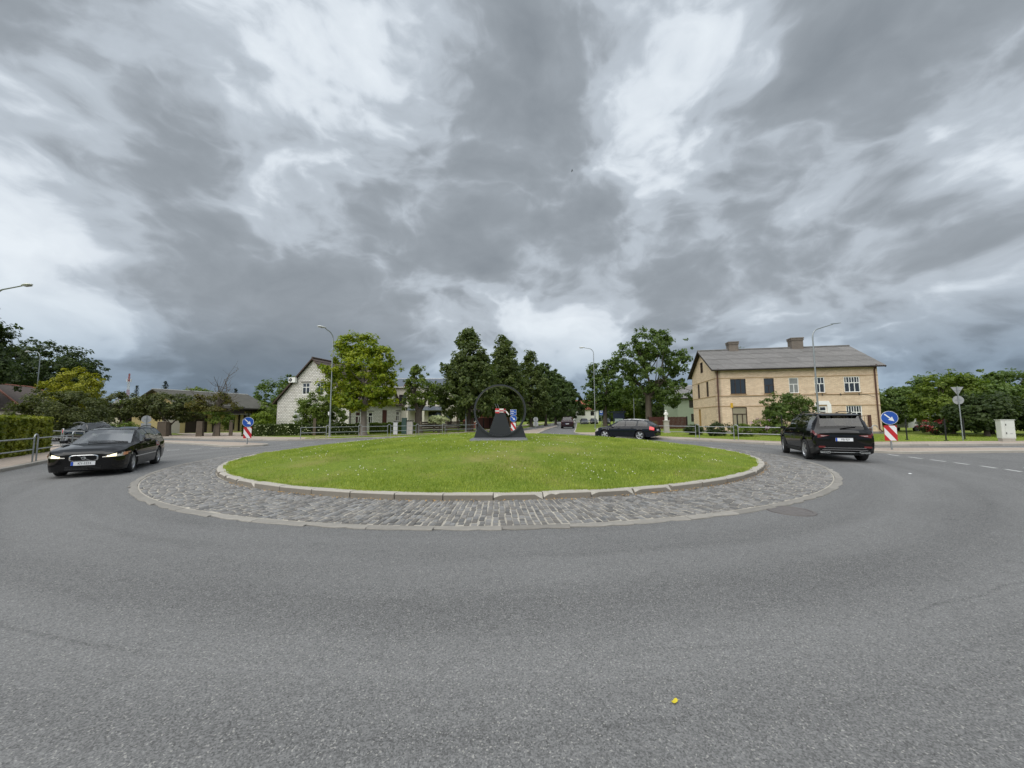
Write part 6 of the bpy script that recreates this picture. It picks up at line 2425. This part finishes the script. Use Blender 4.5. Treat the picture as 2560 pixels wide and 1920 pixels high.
def tree(label, x, y, h, lobes, m, seed, trunk_r=.22, fork=.32, ncl=240, per=55, rcl=.62, leaf=.11, bark=None, z=HB - .02, group=None, name='tree', shell=.6, nlimb=26, cat='tree', bare=0, lean=(0, 0), rise=None, outl=()):
    rg = np.random.default_rng(seed)
    t = thing(name, label, cat, (x, y, z), 0, group)
    P_, N, cl_, _ = crown_points(rg, lobes, ncl, per, rcl, shell)
    if len(outl):   # a few stray sprigs that break the outline
        Q, N2, _, _ = crown_points(rg, outl, max(6, ncl // 12), per * .4, rcl * .7, .9)
        P_ = np.concatenate([P_, Q]); N = np.concatenate([N, N2])
    size = leaf * rg.uniform(.45, 1.6, len(P_))
    V, F = leaf_quads(P_, N, size, rg)
    npmesh('crown', V, F, m, t)
    b = MB()
    fz = h * fork
    flare = [(0, 0, -.05), (0, 0, .12), (.0, 0, .5), (lean[0] * .5, lean[1] * .5, fz * .6 + .3), (lean[0], lean[1], fz + .3)]
    b.tube(flare, [trunk_r * 1.75, trunk_r * 1.35, trunk_r * 1.05, trunk_r * .95, trunk_r * .85], 10)
    top = np.array([lean[0], lean[1], fz + .2])
    # leading limbs and side limbs
    sel = rg.choice(len(cl_), min(nlimb, len(cl_)), replace=False)
    mains = []
    for i in range(5):
        c_ = cl_[sel[i]]
        e = top + (c_ - top) * .62
        limb(b, top - np.array([0, 0, .2]), e, trunk_r * .55, trunk_r * .22, rg)
        mains.append(e)
    for i in sel[5:]:
        e0 = min(mains, key=lambda q: np.linalg.norm(q - cl_[i]))
        s0 = top + (e0 - top) * rg.uniform(.5, 1.0)
        limb(b, s0, cl_[i], trunk_r * .2, .018, rg, .10)
    b.build('trunk', bark or M_BARK, t, True, 60)
    return t


def shrub(label, x, y, lobes, m, seed, ncl=90, per=55, rcl=.35, leaf=.07, name='shrub', z=HB - .02, group=None, stems=6, shell=.5, cat='shrub', flowers=None):
    rg = np.random.default_rng(seed)
    t = thing(name, label, cat, (x, y, z), 0, group)
    P_, N, cl_, _ = crown_points(rg, lobes, ncl, per, rcl, shell)
    P_[:, 2] = np.maximum(P_[:, 2], .03)
    V, F = leaf_quads(P_, N, leaf * rg.uniform(.6, 1.35, len(P_)), rg)
    npmesh('foliage', V, F, m, t)
    if flowers:
        fm, nf, fr = flowers
        Q, N2, _, _ = crown_points(rg, [(l[0], l[1], l[2] + l[5] * .25, l[3] * 1.03, l[4] * 1.03, l[5] * .85, l[6]) for l in lobes], nf, 26, fr, .95)
        V, F = leaf_quads(Q, N2 + np.array([0, 0, .5]), .045 * rg.uniform(.7, 1.3, len(Q)), rg, .9)
        tag(npmesh('blooms', V, F, fm, t), kind='stuff')
    b = MB()
    for i in range(stems):
        c_ = cl_[rg.integers(len(cl_))]
        limb(b, (rg.normal(0, .12), rg.normal(0, .12), -.05), c_, .035, .012, rg)
    b.build('stems', M_BARK, t)
    return t


def hedge(label, pts, w, h, m, seed, dens=900, leaf=.05, z=HB - .02, flowers=None):
    rg = np.random.default_rng(seed)
    p0 = Vector((*pts[0], 0)); p1 = Vector((*pts[1], 0)); d = p1 - p0; L = d.length
    t = thing('hedge', label, 'hedge', (p0.x, p0.y, z), atan2(d.y, d.x))
    b = MB(); b.box((L / 2, 0, h / 2 - .05), (L - .12, w - .2, h - .16)); b.build('inner_twigs', mat('hedge_inner', (.018, .022, .010), .95, var=.4, vscale=8), t)
    A = 2 * (L + w) * h + L * w
    n = int(A * dens)
    f_ = rg.random(n) * A
    P_ = np.zeros((n, 3)); N = np.zeros((n, 3))
    a1, a2, a3 = L * h, 2 * L * h, 2 * L * h + 2 * w * h
    u, v = rg.random(n), rg.random(n)
    wob = lambda q: .05 * np.sin(q * 3.1) + .04 * np.sin(q * 7.7 + 1)
    dep = np.abs(rg.normal(0, .07, n))
    k1 = f_ < a1; k2 = (f_ >= a1) & (f_ < a2); k3 = (f_ >= a2) & (f_ < a3); k4 = f_ >= a3
    P_[k1] = np.stack([u[k1] * L, -w / 2 + dep[k1] + wob(u[k1] * L) - .03, v[k1] * h], 1); N[k1] = (0, -1, .3)
    P_[k2] = np.stack([u[k2] * L, w / 2 - dep[k2], v[k2] * h], 1); N[k2] = (0, 1, .3)
    e = (u > .5)
    P_[k3] = np.stack([np.where(e[k3], L - dep[k3], dep[k3]), (rg.random(k3.sum()) - .5) * w, v[k3] * h], 1); N[k3] = np.stack([np.where(e[k3], 1., -1.), np.zeros(k3.sum()), np.full(k3.sum(), .3)], 1)
    P_[k4] = np.stack([u[k4] * L, (v[k4] - .5) * w, h - dep[k4] + wob(u[k4] * L * 1.3) + .02 * rg.normal(size=k4.sum())], 1); N[k4] = (0, 0, 1)
    N += rg.normal(size=N.shape) * .6
    V, F = leaf_quads(P_, N, leaf * rg.uniform(.6, 1.4, n), rg)
    npmesh('foliage', V, F, m, t)
    if flowers:
        k5 = rg.choice(np.where(k1)[0], flowers[1])
        V, F = leaf_quads(P_[k5] + np.array([0, -.05, 0]), N[k5], .05 * rg.uniform(.6, 1.4, len(k5)), rg, .9)
        tag(npmesh('blossom', V, F, flowers[0], t), kind='stuff')
    return t


def ell(cx, cy, cz, rx, ry, rz, w=1.0):
    return (cx, cy, cz, rx, ry, rz, w)


# ---- left group
tree('huge dark tree cut by the left picture edge', -53.0, 35.5, 13, [ell(0, 0, 8.4, 3.6, 3.6, 4.4), ell(1.9, 0, 6.2, 2.3, 2.3, 1.9, .45), ell(-1, 0, 11, 2.0, 2, 2.2, .3)], L_DARK, 1, .4, .2, 380, 55, .8, .16, outl=[ell(0, 0, 8, 5, 5, 5.2)])
tree('broad dark tree crown rising behind the bungalow roof', -87.5, 70, 15, [ell(0, 0, 11.5, 8.0, 6, 4.2), ell(5.5, 0, 9.5, 3.4, 4, 3.4, .5), ell(-5, 0, 10, 4, 4, 4, .5)], L_DARK, 2, .5, .3, 420, 45, 1.0, .22, outl=[ell(1, 0, 11, 9, 6, 4.8)])
shrub('large golden-yellow rounded conifer in front of the bungalow', -42.8, 37.0, [ell(0, 0, 4.4, 2.0, 2.0, 2.2), ell(0, 0, 2.8, 2.15, 2.1, 2.8, 1.0)], L_YELL, 3, 260, 60, .42, .085, name='golden_conifer', cat='conifer')
shrub('slim dark columnar conifer behind the golden one', -46.3, 38.4, [ell(0, 0, 3.2, .75, .75, 3.0)], L_SPRUCE, 4, 90, 50, .35, .09, name='columnar_conifer', cat='conifer')
shrub('wide weeping dark green shrub in front of the bungalow', -35.9, 30.4, [ell(0, 0, 2.2, 2.9, 2.2, 1.65), ell(-1.8, 0, 1.5, 1.7, 1.7, 1.5, .5), ell(1.7, 0, 1.5, 1.8, 1.7, 1.5, .5)], L_OLIVE, 5, 330, 70, .42, .075, name='weeping_shrub', shell=.75)
shrub('small clipped dome bush behind the waiting dark car', -30.6, 30.2, [ell(0, 0, .55, .85, .8, .75)], L_MID, 6, 60, 60, .22, .05, name='dome_bush', shell=.85)
tree('twisted dark shrub tree left of the barn doors', -33.0, 36.8, 4.2, [ell(0, 0, 2.9, 2.8, 2.0, 1.25), ell(-2.0, 0, 2.5, 1.5, 1.5, 1.0, .45), ell(1.7, 0, 2.4, 1.5, 1.5, 1.1, .5)], L_OLIVE, 7, .14, .22, 210, 55, .42, .085, name='shrub_tree')
tree('olive shrub tree in front of the tan outbuilding', -37.5, 36.5, 4.0, [ell(0, 0, 2.8, 1.9, 1.8, 1.2), ell(-1.2, 0, 2.4, 1.2, 1.2, .9, .5)], L_OLIVE, 8, .12, .25, 130, 50, .4, .085, name='shrub_tree')
shrub('pale flowering shrub between the bungalow and barn roofs', -56.5, 58.0, [ell(0, 0, 2.9, 3.3, 2, 2.2), ell(2.4, 0, 2.5, 1.8, 2, 1.6, .4)], L_MID, 9, 130, 50, .6, .13, flowers=(L_CREAM, 30, .4))


def spruce(label, x, y, h, r, seed, z=0.0):
    rg = np.random.default_rng(seed)
    t = thing('spruce', label, 'tree', (x, y, z), 0, 'distant spruces')
    P_, N = [], []
    nt = int(h * 2.6)
    for i in range(nt):
        f_ = i / nt
        zz = h * (.12 + .88 * f_)
        rr__ = r * (1 - f_) * rg.uniform(.8, 1.12) + .08
        nb = max(5, int(12 * (1 - f_)) + 3)
        for j in range(nb):
            a = 2 * pi * (j + rg.random()) / nb
            q = rr__ * rg.uniform(.75, 1.1)
            m_ = max(6, int(24 * (1 - f_)))
            s_ = rg.random(m_)
            pts = np.stack([np.cos(a) * q * s_, np.sin(a) * q * s_, zz - .35 * q * s_ ** 1.3 + .05], 1) + rg.normal(0, .09, (m_, 3))
            P_.append(pts); N.append(np.tile([np.cos(a) * .3, np.sin(a) * .3, 1.0], (m_, 1)) + rg.normal(0, .5, (m_, 3)))
    P_ = np.concatenate(P_); N = np.concatenate(N)
    V, F = leaf_quads(P_, N, .20 * rg.uniform(.6, 1.3, len(P_)), rg, .45)
    npmesh('crown', V, F, L_SPRUCE, t)
    b = MB(); b.cyl((0, 0, -.05), (0, 0, h * .97), .22, .02, 8); b.build('trunk', M_BARK, t)


spruce('pointed dark spruce above the left end of the barn ridge', -70.5, 77, 9.6, 3.0, 21)
spruce('ragged spruce below the distant mast, left one', -110.5, 108, 9.9, 3.4, 22)
spruce('ragged spruce below the distant mast, middle one', -107, 108, 11.6, 3.4, 23)
spruce('ragged spruce below the distant mast, right one', -103.4, 110, 9.2, 3.0, 24)
spruce('dark spruce behind the right end of the barn roof', -49.6, 68, 7.3, 2.3, 25)
spruce('small dark spruce beside the larger one behind the barn roof', -45.6, 70, 5.6, 2.0, 26)
tree('bushy green tree behind the barn ridge', -63, 75, 8, [ell(0, 0, 5.6, 4.2, 3, 2.4)], L_MID, 27, .2, .3, 130, 45, .8, .17, z=0)
tree('large dark green tree left of the white brick gable', -43.5, 72, 11, [ell(0, 0, 5.6, 4.6, 4, 3.6), ell(3.4, 0, 7.6, 3.0, 3, 2.8, .7), ell(6, 2, 8.2, 3, 3, 2.6, .6)], L_OAK, 28, .35, .25, 330, 50, .9, .18, z=0)
# half-bare tree: leafy skirt with dead branches above
rg = np.random.default_rng(31)
hb = thing('half_bare_tree', 'half-bare tree with dead upper branches and reddish leaves by the barn', 'tree', (-27.0, 34.8, HB - .02), 0)
P_, N, cl_, _ = crown_points(rg, [ell(-.3, 0, 2.9, 1.9, 1.6, 1.1), ell(.3, 0, 1.7, 1.0, 1, 1.3, .6), ell(-1.6, 0, 2.8, 1.0, .9, .7, .4)], 120, 48, .36, .4)
V, F = leaf_quads(P_, N, .085 * rg.uniform(.6, 1.3, len(P_)), rg)
npmesh('crown', V, F, [L_AUT, L_MID], hb, mi=(P_[:, 2] < 2.2).astype(int))
b = MB()
b.tube([(0, 0, -.05), (0, 0, .4), (.05, 0, 1.6), (.0, 0, 2.6)], [.24, .17, .14, .11], 8)


def bare(p, d, L, r, lev):
    n = 4
    pts = [p]
    q = np.array(p, float); dd = np.array(d, float)
    for i in range(n):
        dd = dd + rg.normal(0, .13, 3) + np.array([0, 0, .06]); dd /= np.linalg.norm(dd)
        q = q + dd * L / n
        pts.append(tuple(q))
    b.tube(pts, [r * (1 - .7 * i / n) for i in range(n + 1)], 5, cap=False)
    if lev:
        for i in range(5 if lev > 1 else 4):
            k_ = rg.integers(1, n + 1)
            nd = dd + rg.normal(0, .62, 3) + np.array([0, 0, .15]); nd /= np.linalg.norm(nd)
            bare(pts[k_], nd, L * rg.uniform(.35, .6), r * .5, lev - 1)


for d_, L in (((-.12, 0, 1), 3.0), ((.10, .05, 1), 3.9), ((-.8, 0, .75), 2.9), ((.8, 0, .85), 2.8), ((-.4, .2, 1), 2.8), ((.42, -.2, 1), 2.6)):
    d_ = np.array(d_); bare((0, 0, 2.3), d_ / np.linalg.norm(d_), L * .8, .05, 2)
b.build('trunk', M_BARK, hb, True, 60)

# hedges
hedge('clipped yellow-green hedge behind the railing at the left edge', [(-17.2, 9.4), (-23.0, 18.2)], 1.5, 1.62, L_HEDGE, 41, 620, .075)
hedge('long flowering garden hedge in front of the white brick house', [(-24.0, 34.2), (-14.6, 36.4)], 1.0, 1.02, leafmat('leaf_garden_hedge', (.030, .055, .010), (.085, .120, .020)), 42, 700, .06, flowers=(L_CREAM, 240))
hedge('low hedge right of the maple trunk below the white house windows', [(-14.4, 38.6), (-11.6, 39.6)], .9, 1.05, L_MID, 43, 700, .06)
hedge('low hedge behind the white meter box', [(-11.4, 38.6), (-9.8, 39.2)], .7, 1.1, L_MID, 44, 700, .06)
shrub('bright yellow-green bush at the left corner of the white house', -30.2, 46.2, [ell(0, 0, 1.2, 1.3, 1.1, 1.1)], L_BRIGHT, 45, 80, 55, .4, .09)
shrub('tall green shrub between barn and white house', -33.5, 52, [ell(0, 0, 2.0, 2.0, 1.5, 1.9), ell(-1.6, 0, 1.6, 1.4, 1.4, 1.4, .6)], L_MID, 46, 130, 50, .5, .11)
shrub('broad green lilac bush covering the right of the white gable', -19.0, 37.6, [ell(0, 0, 2.5, 1.8, 1.4, 1.85), ell(1.1, 0, 1.6, 1.5, 1.3, 1.5, .7), ell(-1.0, 0, 1.6, 1.2, 1.2, 1.4, .5)], L_MID, 47, 260, 60, .42, .085, shell=.6)
# yellowing maple
tree('yellow-green maple with broad lobed crown in front of the white house', -13.5, 34.7, 9.4, [ell(-.6, 0, 5.9, 2.6, 2.5, 2.2), ell(-1.9, 0, 4.5, 1.7, 1.8, 1.5, .6), ell(1.4, 0, 4.7, 1.5, 1.7, 1.5, .5), ell(-1.3, 0, 8.0, 1.1, 1.2, 1.3, .4), ell(.2, 0, 8.3, .8, .9, 1.1, .28), ell(1.5, 0, 7.0, 1.1, 1.1, 1.2, .34), ell(-.5, -.5, 3.2, 2.1, 1.6, .9, .5), ell(2.0, 0, 3.4, .9, 1, .7, .2)], L_MAPLE, 51, .27, .27, 380, 46, .50, .115, M_BARK2, name='maple', shell=.68, nlimb=32, outl=[ell(-.3, 0, 5.8, 3.1, 2.9, 3.4)])
tree('small pollarded maple in front of the cream house', -9.6, 39.2, 7.2, [ell(0, 0, 4.6, 1.8, 1.7, 1.7), ell(-.2, 0, 6.2, .8, .8, .9, .3), ell(.7, 0, 3.4, 1.5, 1.4, .9, .5), ell(-.8, 0, 3.1, 1.1, 1.1, .8, .4)], L_MAPLE2, 52, .34, .30, 120, 36, .38, .105, name='maple', shell=.5, outl=[ell(.2, 0, 5.4, 1.9, 1.7, 1.9)])
shrub('pale cream hydrangea on stems behind the railing', -7.6, 39.4, [ell(0, 0, 1.35, 1.0, .8, .42)], L_CREAM, 53, 50, 40, .24, .075, name='hydrangea', stems=10)

# linden avenue, left side
def linden(label, x, y, h, r, seed, m=L_LINDEN, base=1.7, n=330, leaf=.15, rcl=.66):
    return tree(label, x, y, h, [ell(0, 0, base + (h - base) * .24, r, r, (h - base) * .26), ell(.1 * r, 0, base + (h - base) * .48, r * .76, r * .76, (h - base) * .26, .75), ell(.05 * r, 0, base + (h - base) * .70, r * .52, r * .52, (h - base) * .22, .42), ell(-.02 * r, 0, base + (h - base) * .88, r * .28, r * .28, (h - base) * .14, .16)], m, seed, .26, .2, n, 50, rcl, leaf, group='dark lindens of the avenue', name='linden', shell=.62, outl=[ell(0, 0, base + (h - base) * .4, r * .95, r * .95, (h - base) * .46)])


linden('dark linden nearest the roundabout, trunk by the railing', -5.0, 43.6, 11.6, 3.7, 61, n=420)
linden('tall dark linden right behind the first, above the ring sculpture', -1.2, 52.5, 13.1, 3.3, 62, n=400)
linden('tapering dark linden, third of the avenue', 3.2, 64, 12.6, 3.2, 63)
linden('linden of the avenue, fourth from the roundabout', 6.6, 75, 12.2, 3.4, 64, L_LINDEN2, n=280, leaf=.18)
linden('linden of the avenue, fifth from the roundabout', 9.8, 86, 12.0, 3.6, 65, L_LINDEN2, n=260, leaf=.2)
linden('linden of the avenue, sixth from the roundabout', 13.2, 98, 12.0, 3.8, 66, L_LINDEN2, n=240, leaf=.22)
linden('farthest dark linden of the avenue', 17.0, 111, 11.5, 4.0, 67, L_DARK, n=220, leaf=.24)
linden('dark linden filling the row behind the first trunk', -5.5, 60, 11.0, 3.4, 68, L_LINDEN2, n=260, leaf=.18)
linden('dark linden filling the row behind the second trunk', -.5, 74, 11.5, 3.6, 69, L_LINDEN2, n=240, leaf=.2)
# right side of the avenue
tree('two-topped tree behind the bus stop sign', 16.2, 66.5, 12, [ell(0, 0, 6.4, 3.3, 3, 2.9), ell(-1.7, 0, 9.2, 1.1, 1.2, 1.9, .3), ell(.9, 0, 10.0, 1.2, 1.2, 1.9, .35), ell(1.6, 0, 4.6, 2.6, 2.4, 1.6, .6), ell(-1.8, 0, 4.2, 1.9, 2, 1.4, .4)], L_OAK, 71, .36, .3, 270, 46, .66, .16, group='trees right of the avenue', shell=.55, outl=[ell(0, 0, 7, 3.6, 3, 4.2)])
tree('big spreading oak left of the yellow brick house', 18.1, 50.5, 13.8, [ell(.6, 0, 8.2, 4.6, 4.2, 3.3), ell(-2.0, 0, 9.2, 2.9, 2.8, 2.2, .6), ell(.8, 0, 11.4, 2.7, 2.5, 1.9, .6), ell(3.8, 0, 9.0, 2.0, 2.2, 2.0, .4), ell(2.6, 0, 4.8, 3.0, 3, 2.2, .6), ell(-2.4, 0, 5.4, 2.4, 2.4, 1.8, .45)], L_OAK, 72, .42, .30, 370, 44, .58, .145, group='trees right of the avenue', name='oak', shell=.52, nlimb=40, outl=[ell(.4, 0, 8.6, 5.4, 5, 5.2)])
tree('lighter green tree filling the gap between oak and avenue', 21.5, 76, 8.5, [ell(0, 0, 4.6, 3.4, 3, 3.2), ell(3.4, 0, 3.8, 2.8, 2.6, 2.6, .7)], L_MID, 73, .25, .2, 220, 45, .75, .18, group='trees right of the avenue')
tree('dark tree between the oak trunk and the green house', 27.0, 70, 8.5, [ell(0, 0, 4.4, 3.8, 3, 3.4)], L_LINDEN2, 74, .25, .2, 170, 45, .75, .18, group='trees right of the avenue')
tree('tree top just showing above the yellow house ridge', 31.0, 52, 10.9, [ell(0, 0, 8.2, 2.2, 2, 2.6)], L_OAK, 75, .25, .4, 110, 40, .6, .16)

# in front of the yellow house
shrub('loose lilac bush in front of the yellow house door', 22.3, 30.8, [ell(-.2, 0, 2.3, 1.9, 1.2, 1.05), ell(-1.1, 0, 1.6, 1.0, 1, .9, .4), ell(1.2, 0, 2.3, .9, .9, .8, .4)], L_OAK, 81, 140, 42, .34, .085, stems=14, shell=.35, name='lilac_bush')
for x, y, r_, h_, lab in [(16.1, 30.0, .9, .95, 'dark clipped juniper left of the yellow house corner'), (17.6, 29.2, 1.0, .9, 'spreading juniper in front of the yellow house corner'), (15.2, 32.0, .7, .8, 'small dark juniper nearest the statue')]:
    shrub(lab, x, y, [ell(0, 0, h_ * .55, r_, r_ * .8, h_ * .55)], L_DARK if r_ < 1 else L_MID, int(x * 10), 70, 50, .22, .05, group='junipers before the yellow house', name='juniper')
shrub('pink-flowered hydrangea, the large one below the beige-blinded window', 20.6, 31.0, [ell(0, 0, .65, 1.15, .7, .62)], L_MID, 84, 70, 45, .22, .06, flowers=(L_PINK, 26, .17), group='hydrangeas before the yellow house', name='hydrangea')
shrub('small pink-flowered hydrangea beside the lilac bush', 22.4, 32.2, [ell(0, 0, .6, .5, .5, .6)], L_MID, 85, 40, 40, .2, .06, flowers=(L_PINK, 8, .15), group='hydrangeas before the yellow house', name='hydrangea')
shrub('green border shrubs right of the hydrangea', 20.7, 28.6, [ell(0, 0, .5, 1.3, .6, .5)], L_MID, 86, 60, 45, .2, .05)
shrub('tall border perennials below the lilac bush', 23.1, 28.8, [ell(0, 0, .8, .9, .6, .85)], L_BRIGHT, 87, 50, 40, .22, .05)

# right-hand garden trees
RT = [(37.0, 37.5, 4.2, 2.4, 'green tree touching the right corner of the yellow house'), (36.4, 31.6, 5.0, 2.4, 'feathery green tree behind the white van'), (38.6, 30.8, 4.2, 2.5, 'rounded green tree behind the tall sign post'), (34.2, 27.6, 3.1, 1.9, 'low dark tree between the sign post and fence posts'), (41.0, 29.0, 3.9, 2.3, 'leafy tree above the pale cabinet'), (44.2, 27.6, 4.3, 2.4, 'tree at the right picture edge behind the cabinet'), (37.8, 26.6, 2.6, 1.7, 'dark bushy tree left of the garden hut')]
for i, (x, y, h, r, lab) in enumerate(RT):
    tree(lab, x, y, h, [ell(0, 0, h * .56, r, r * .9, h * .40), ell(r * .4, 0, h * .80, r * .5, r * .5, h * .2, .35), ell(-r * .5, 0, h * .42, r * .7, r * .7, h * .3, .4)], (L_RIGHT, L_MID, L_RIGHT, L_DARK, L_MID, L_RIGHT, L_DARK)[i], 90 + i, .12, .2, 230, 50, .42, .10, group='garden trees on the right', shell=.5, outl=[ell(0, 0, h * .6, r * 1.1, r, h * .46)])
for i, (x, y, h, r, lab) in enumerate([(58, 52, 7.0, 4.5, 'taller tree standing further back behind the tall sign post'), (70, 54, 8.2, 5.5, 'dark tall tree further back at the right edge'), (50, 57, 5.6, 4.0, 'dark tree further back right of the yellow house')]):
    tree(lab, x, y, h, [ell(0, 0, h * .55, r, r, h * .45)], L_OAK, 110 + i, .25, .2, 200, 45, .8, .18, group='taller trees further back on the right', z=0)
shrub('low red-flowering shrubs beside the white van', 33.4, 30.0, [ell(0, 0, .6, 1.5, .7, .5)], L_DARK, 120, 60, 40, .22, .06, flowers=(L_REDF, 30, .22))

# far woods that close the horizon
rg = np.random.default_rng(77)
P_, N = [], []
for i in range(520):
    a = radians(rg.uniform(-64, 64))
    d_ = rg.uniform(150, 240)
    if abs(a - radians(8.5)) < radians(1.6):
        continue
    x, y = d_ * sin(a), d_ * cos(a)
    h = rg.uniform(5.5, 9.5)
    m_ = 90
    q = rg.normal(size=(m_, 3)); q /= np.linalg.norm(q, axis=1, keepdims=True)
    P_.append(np.array([x, y, h * .5]) + q * np.array([5.5, 4, h * .52]) * rg.uniform(.6, 1, (m_, 1)))
    N.append(q + rg.normal(0, .5, (m_, 3)) + np.array([0, 0, .4]))
P_ = np.concatenate(P_); N = np.concatenate(N)
V, F = leaf_quads(P_, N, 1.1 * rg.uniform(.6, 1.4, len(P_)), rg, .8)
tag(npmesh('distant_wood', V, F, L_LINDEN2), 'far line of woodland along the horizon', 'woodland', kind='stuff')
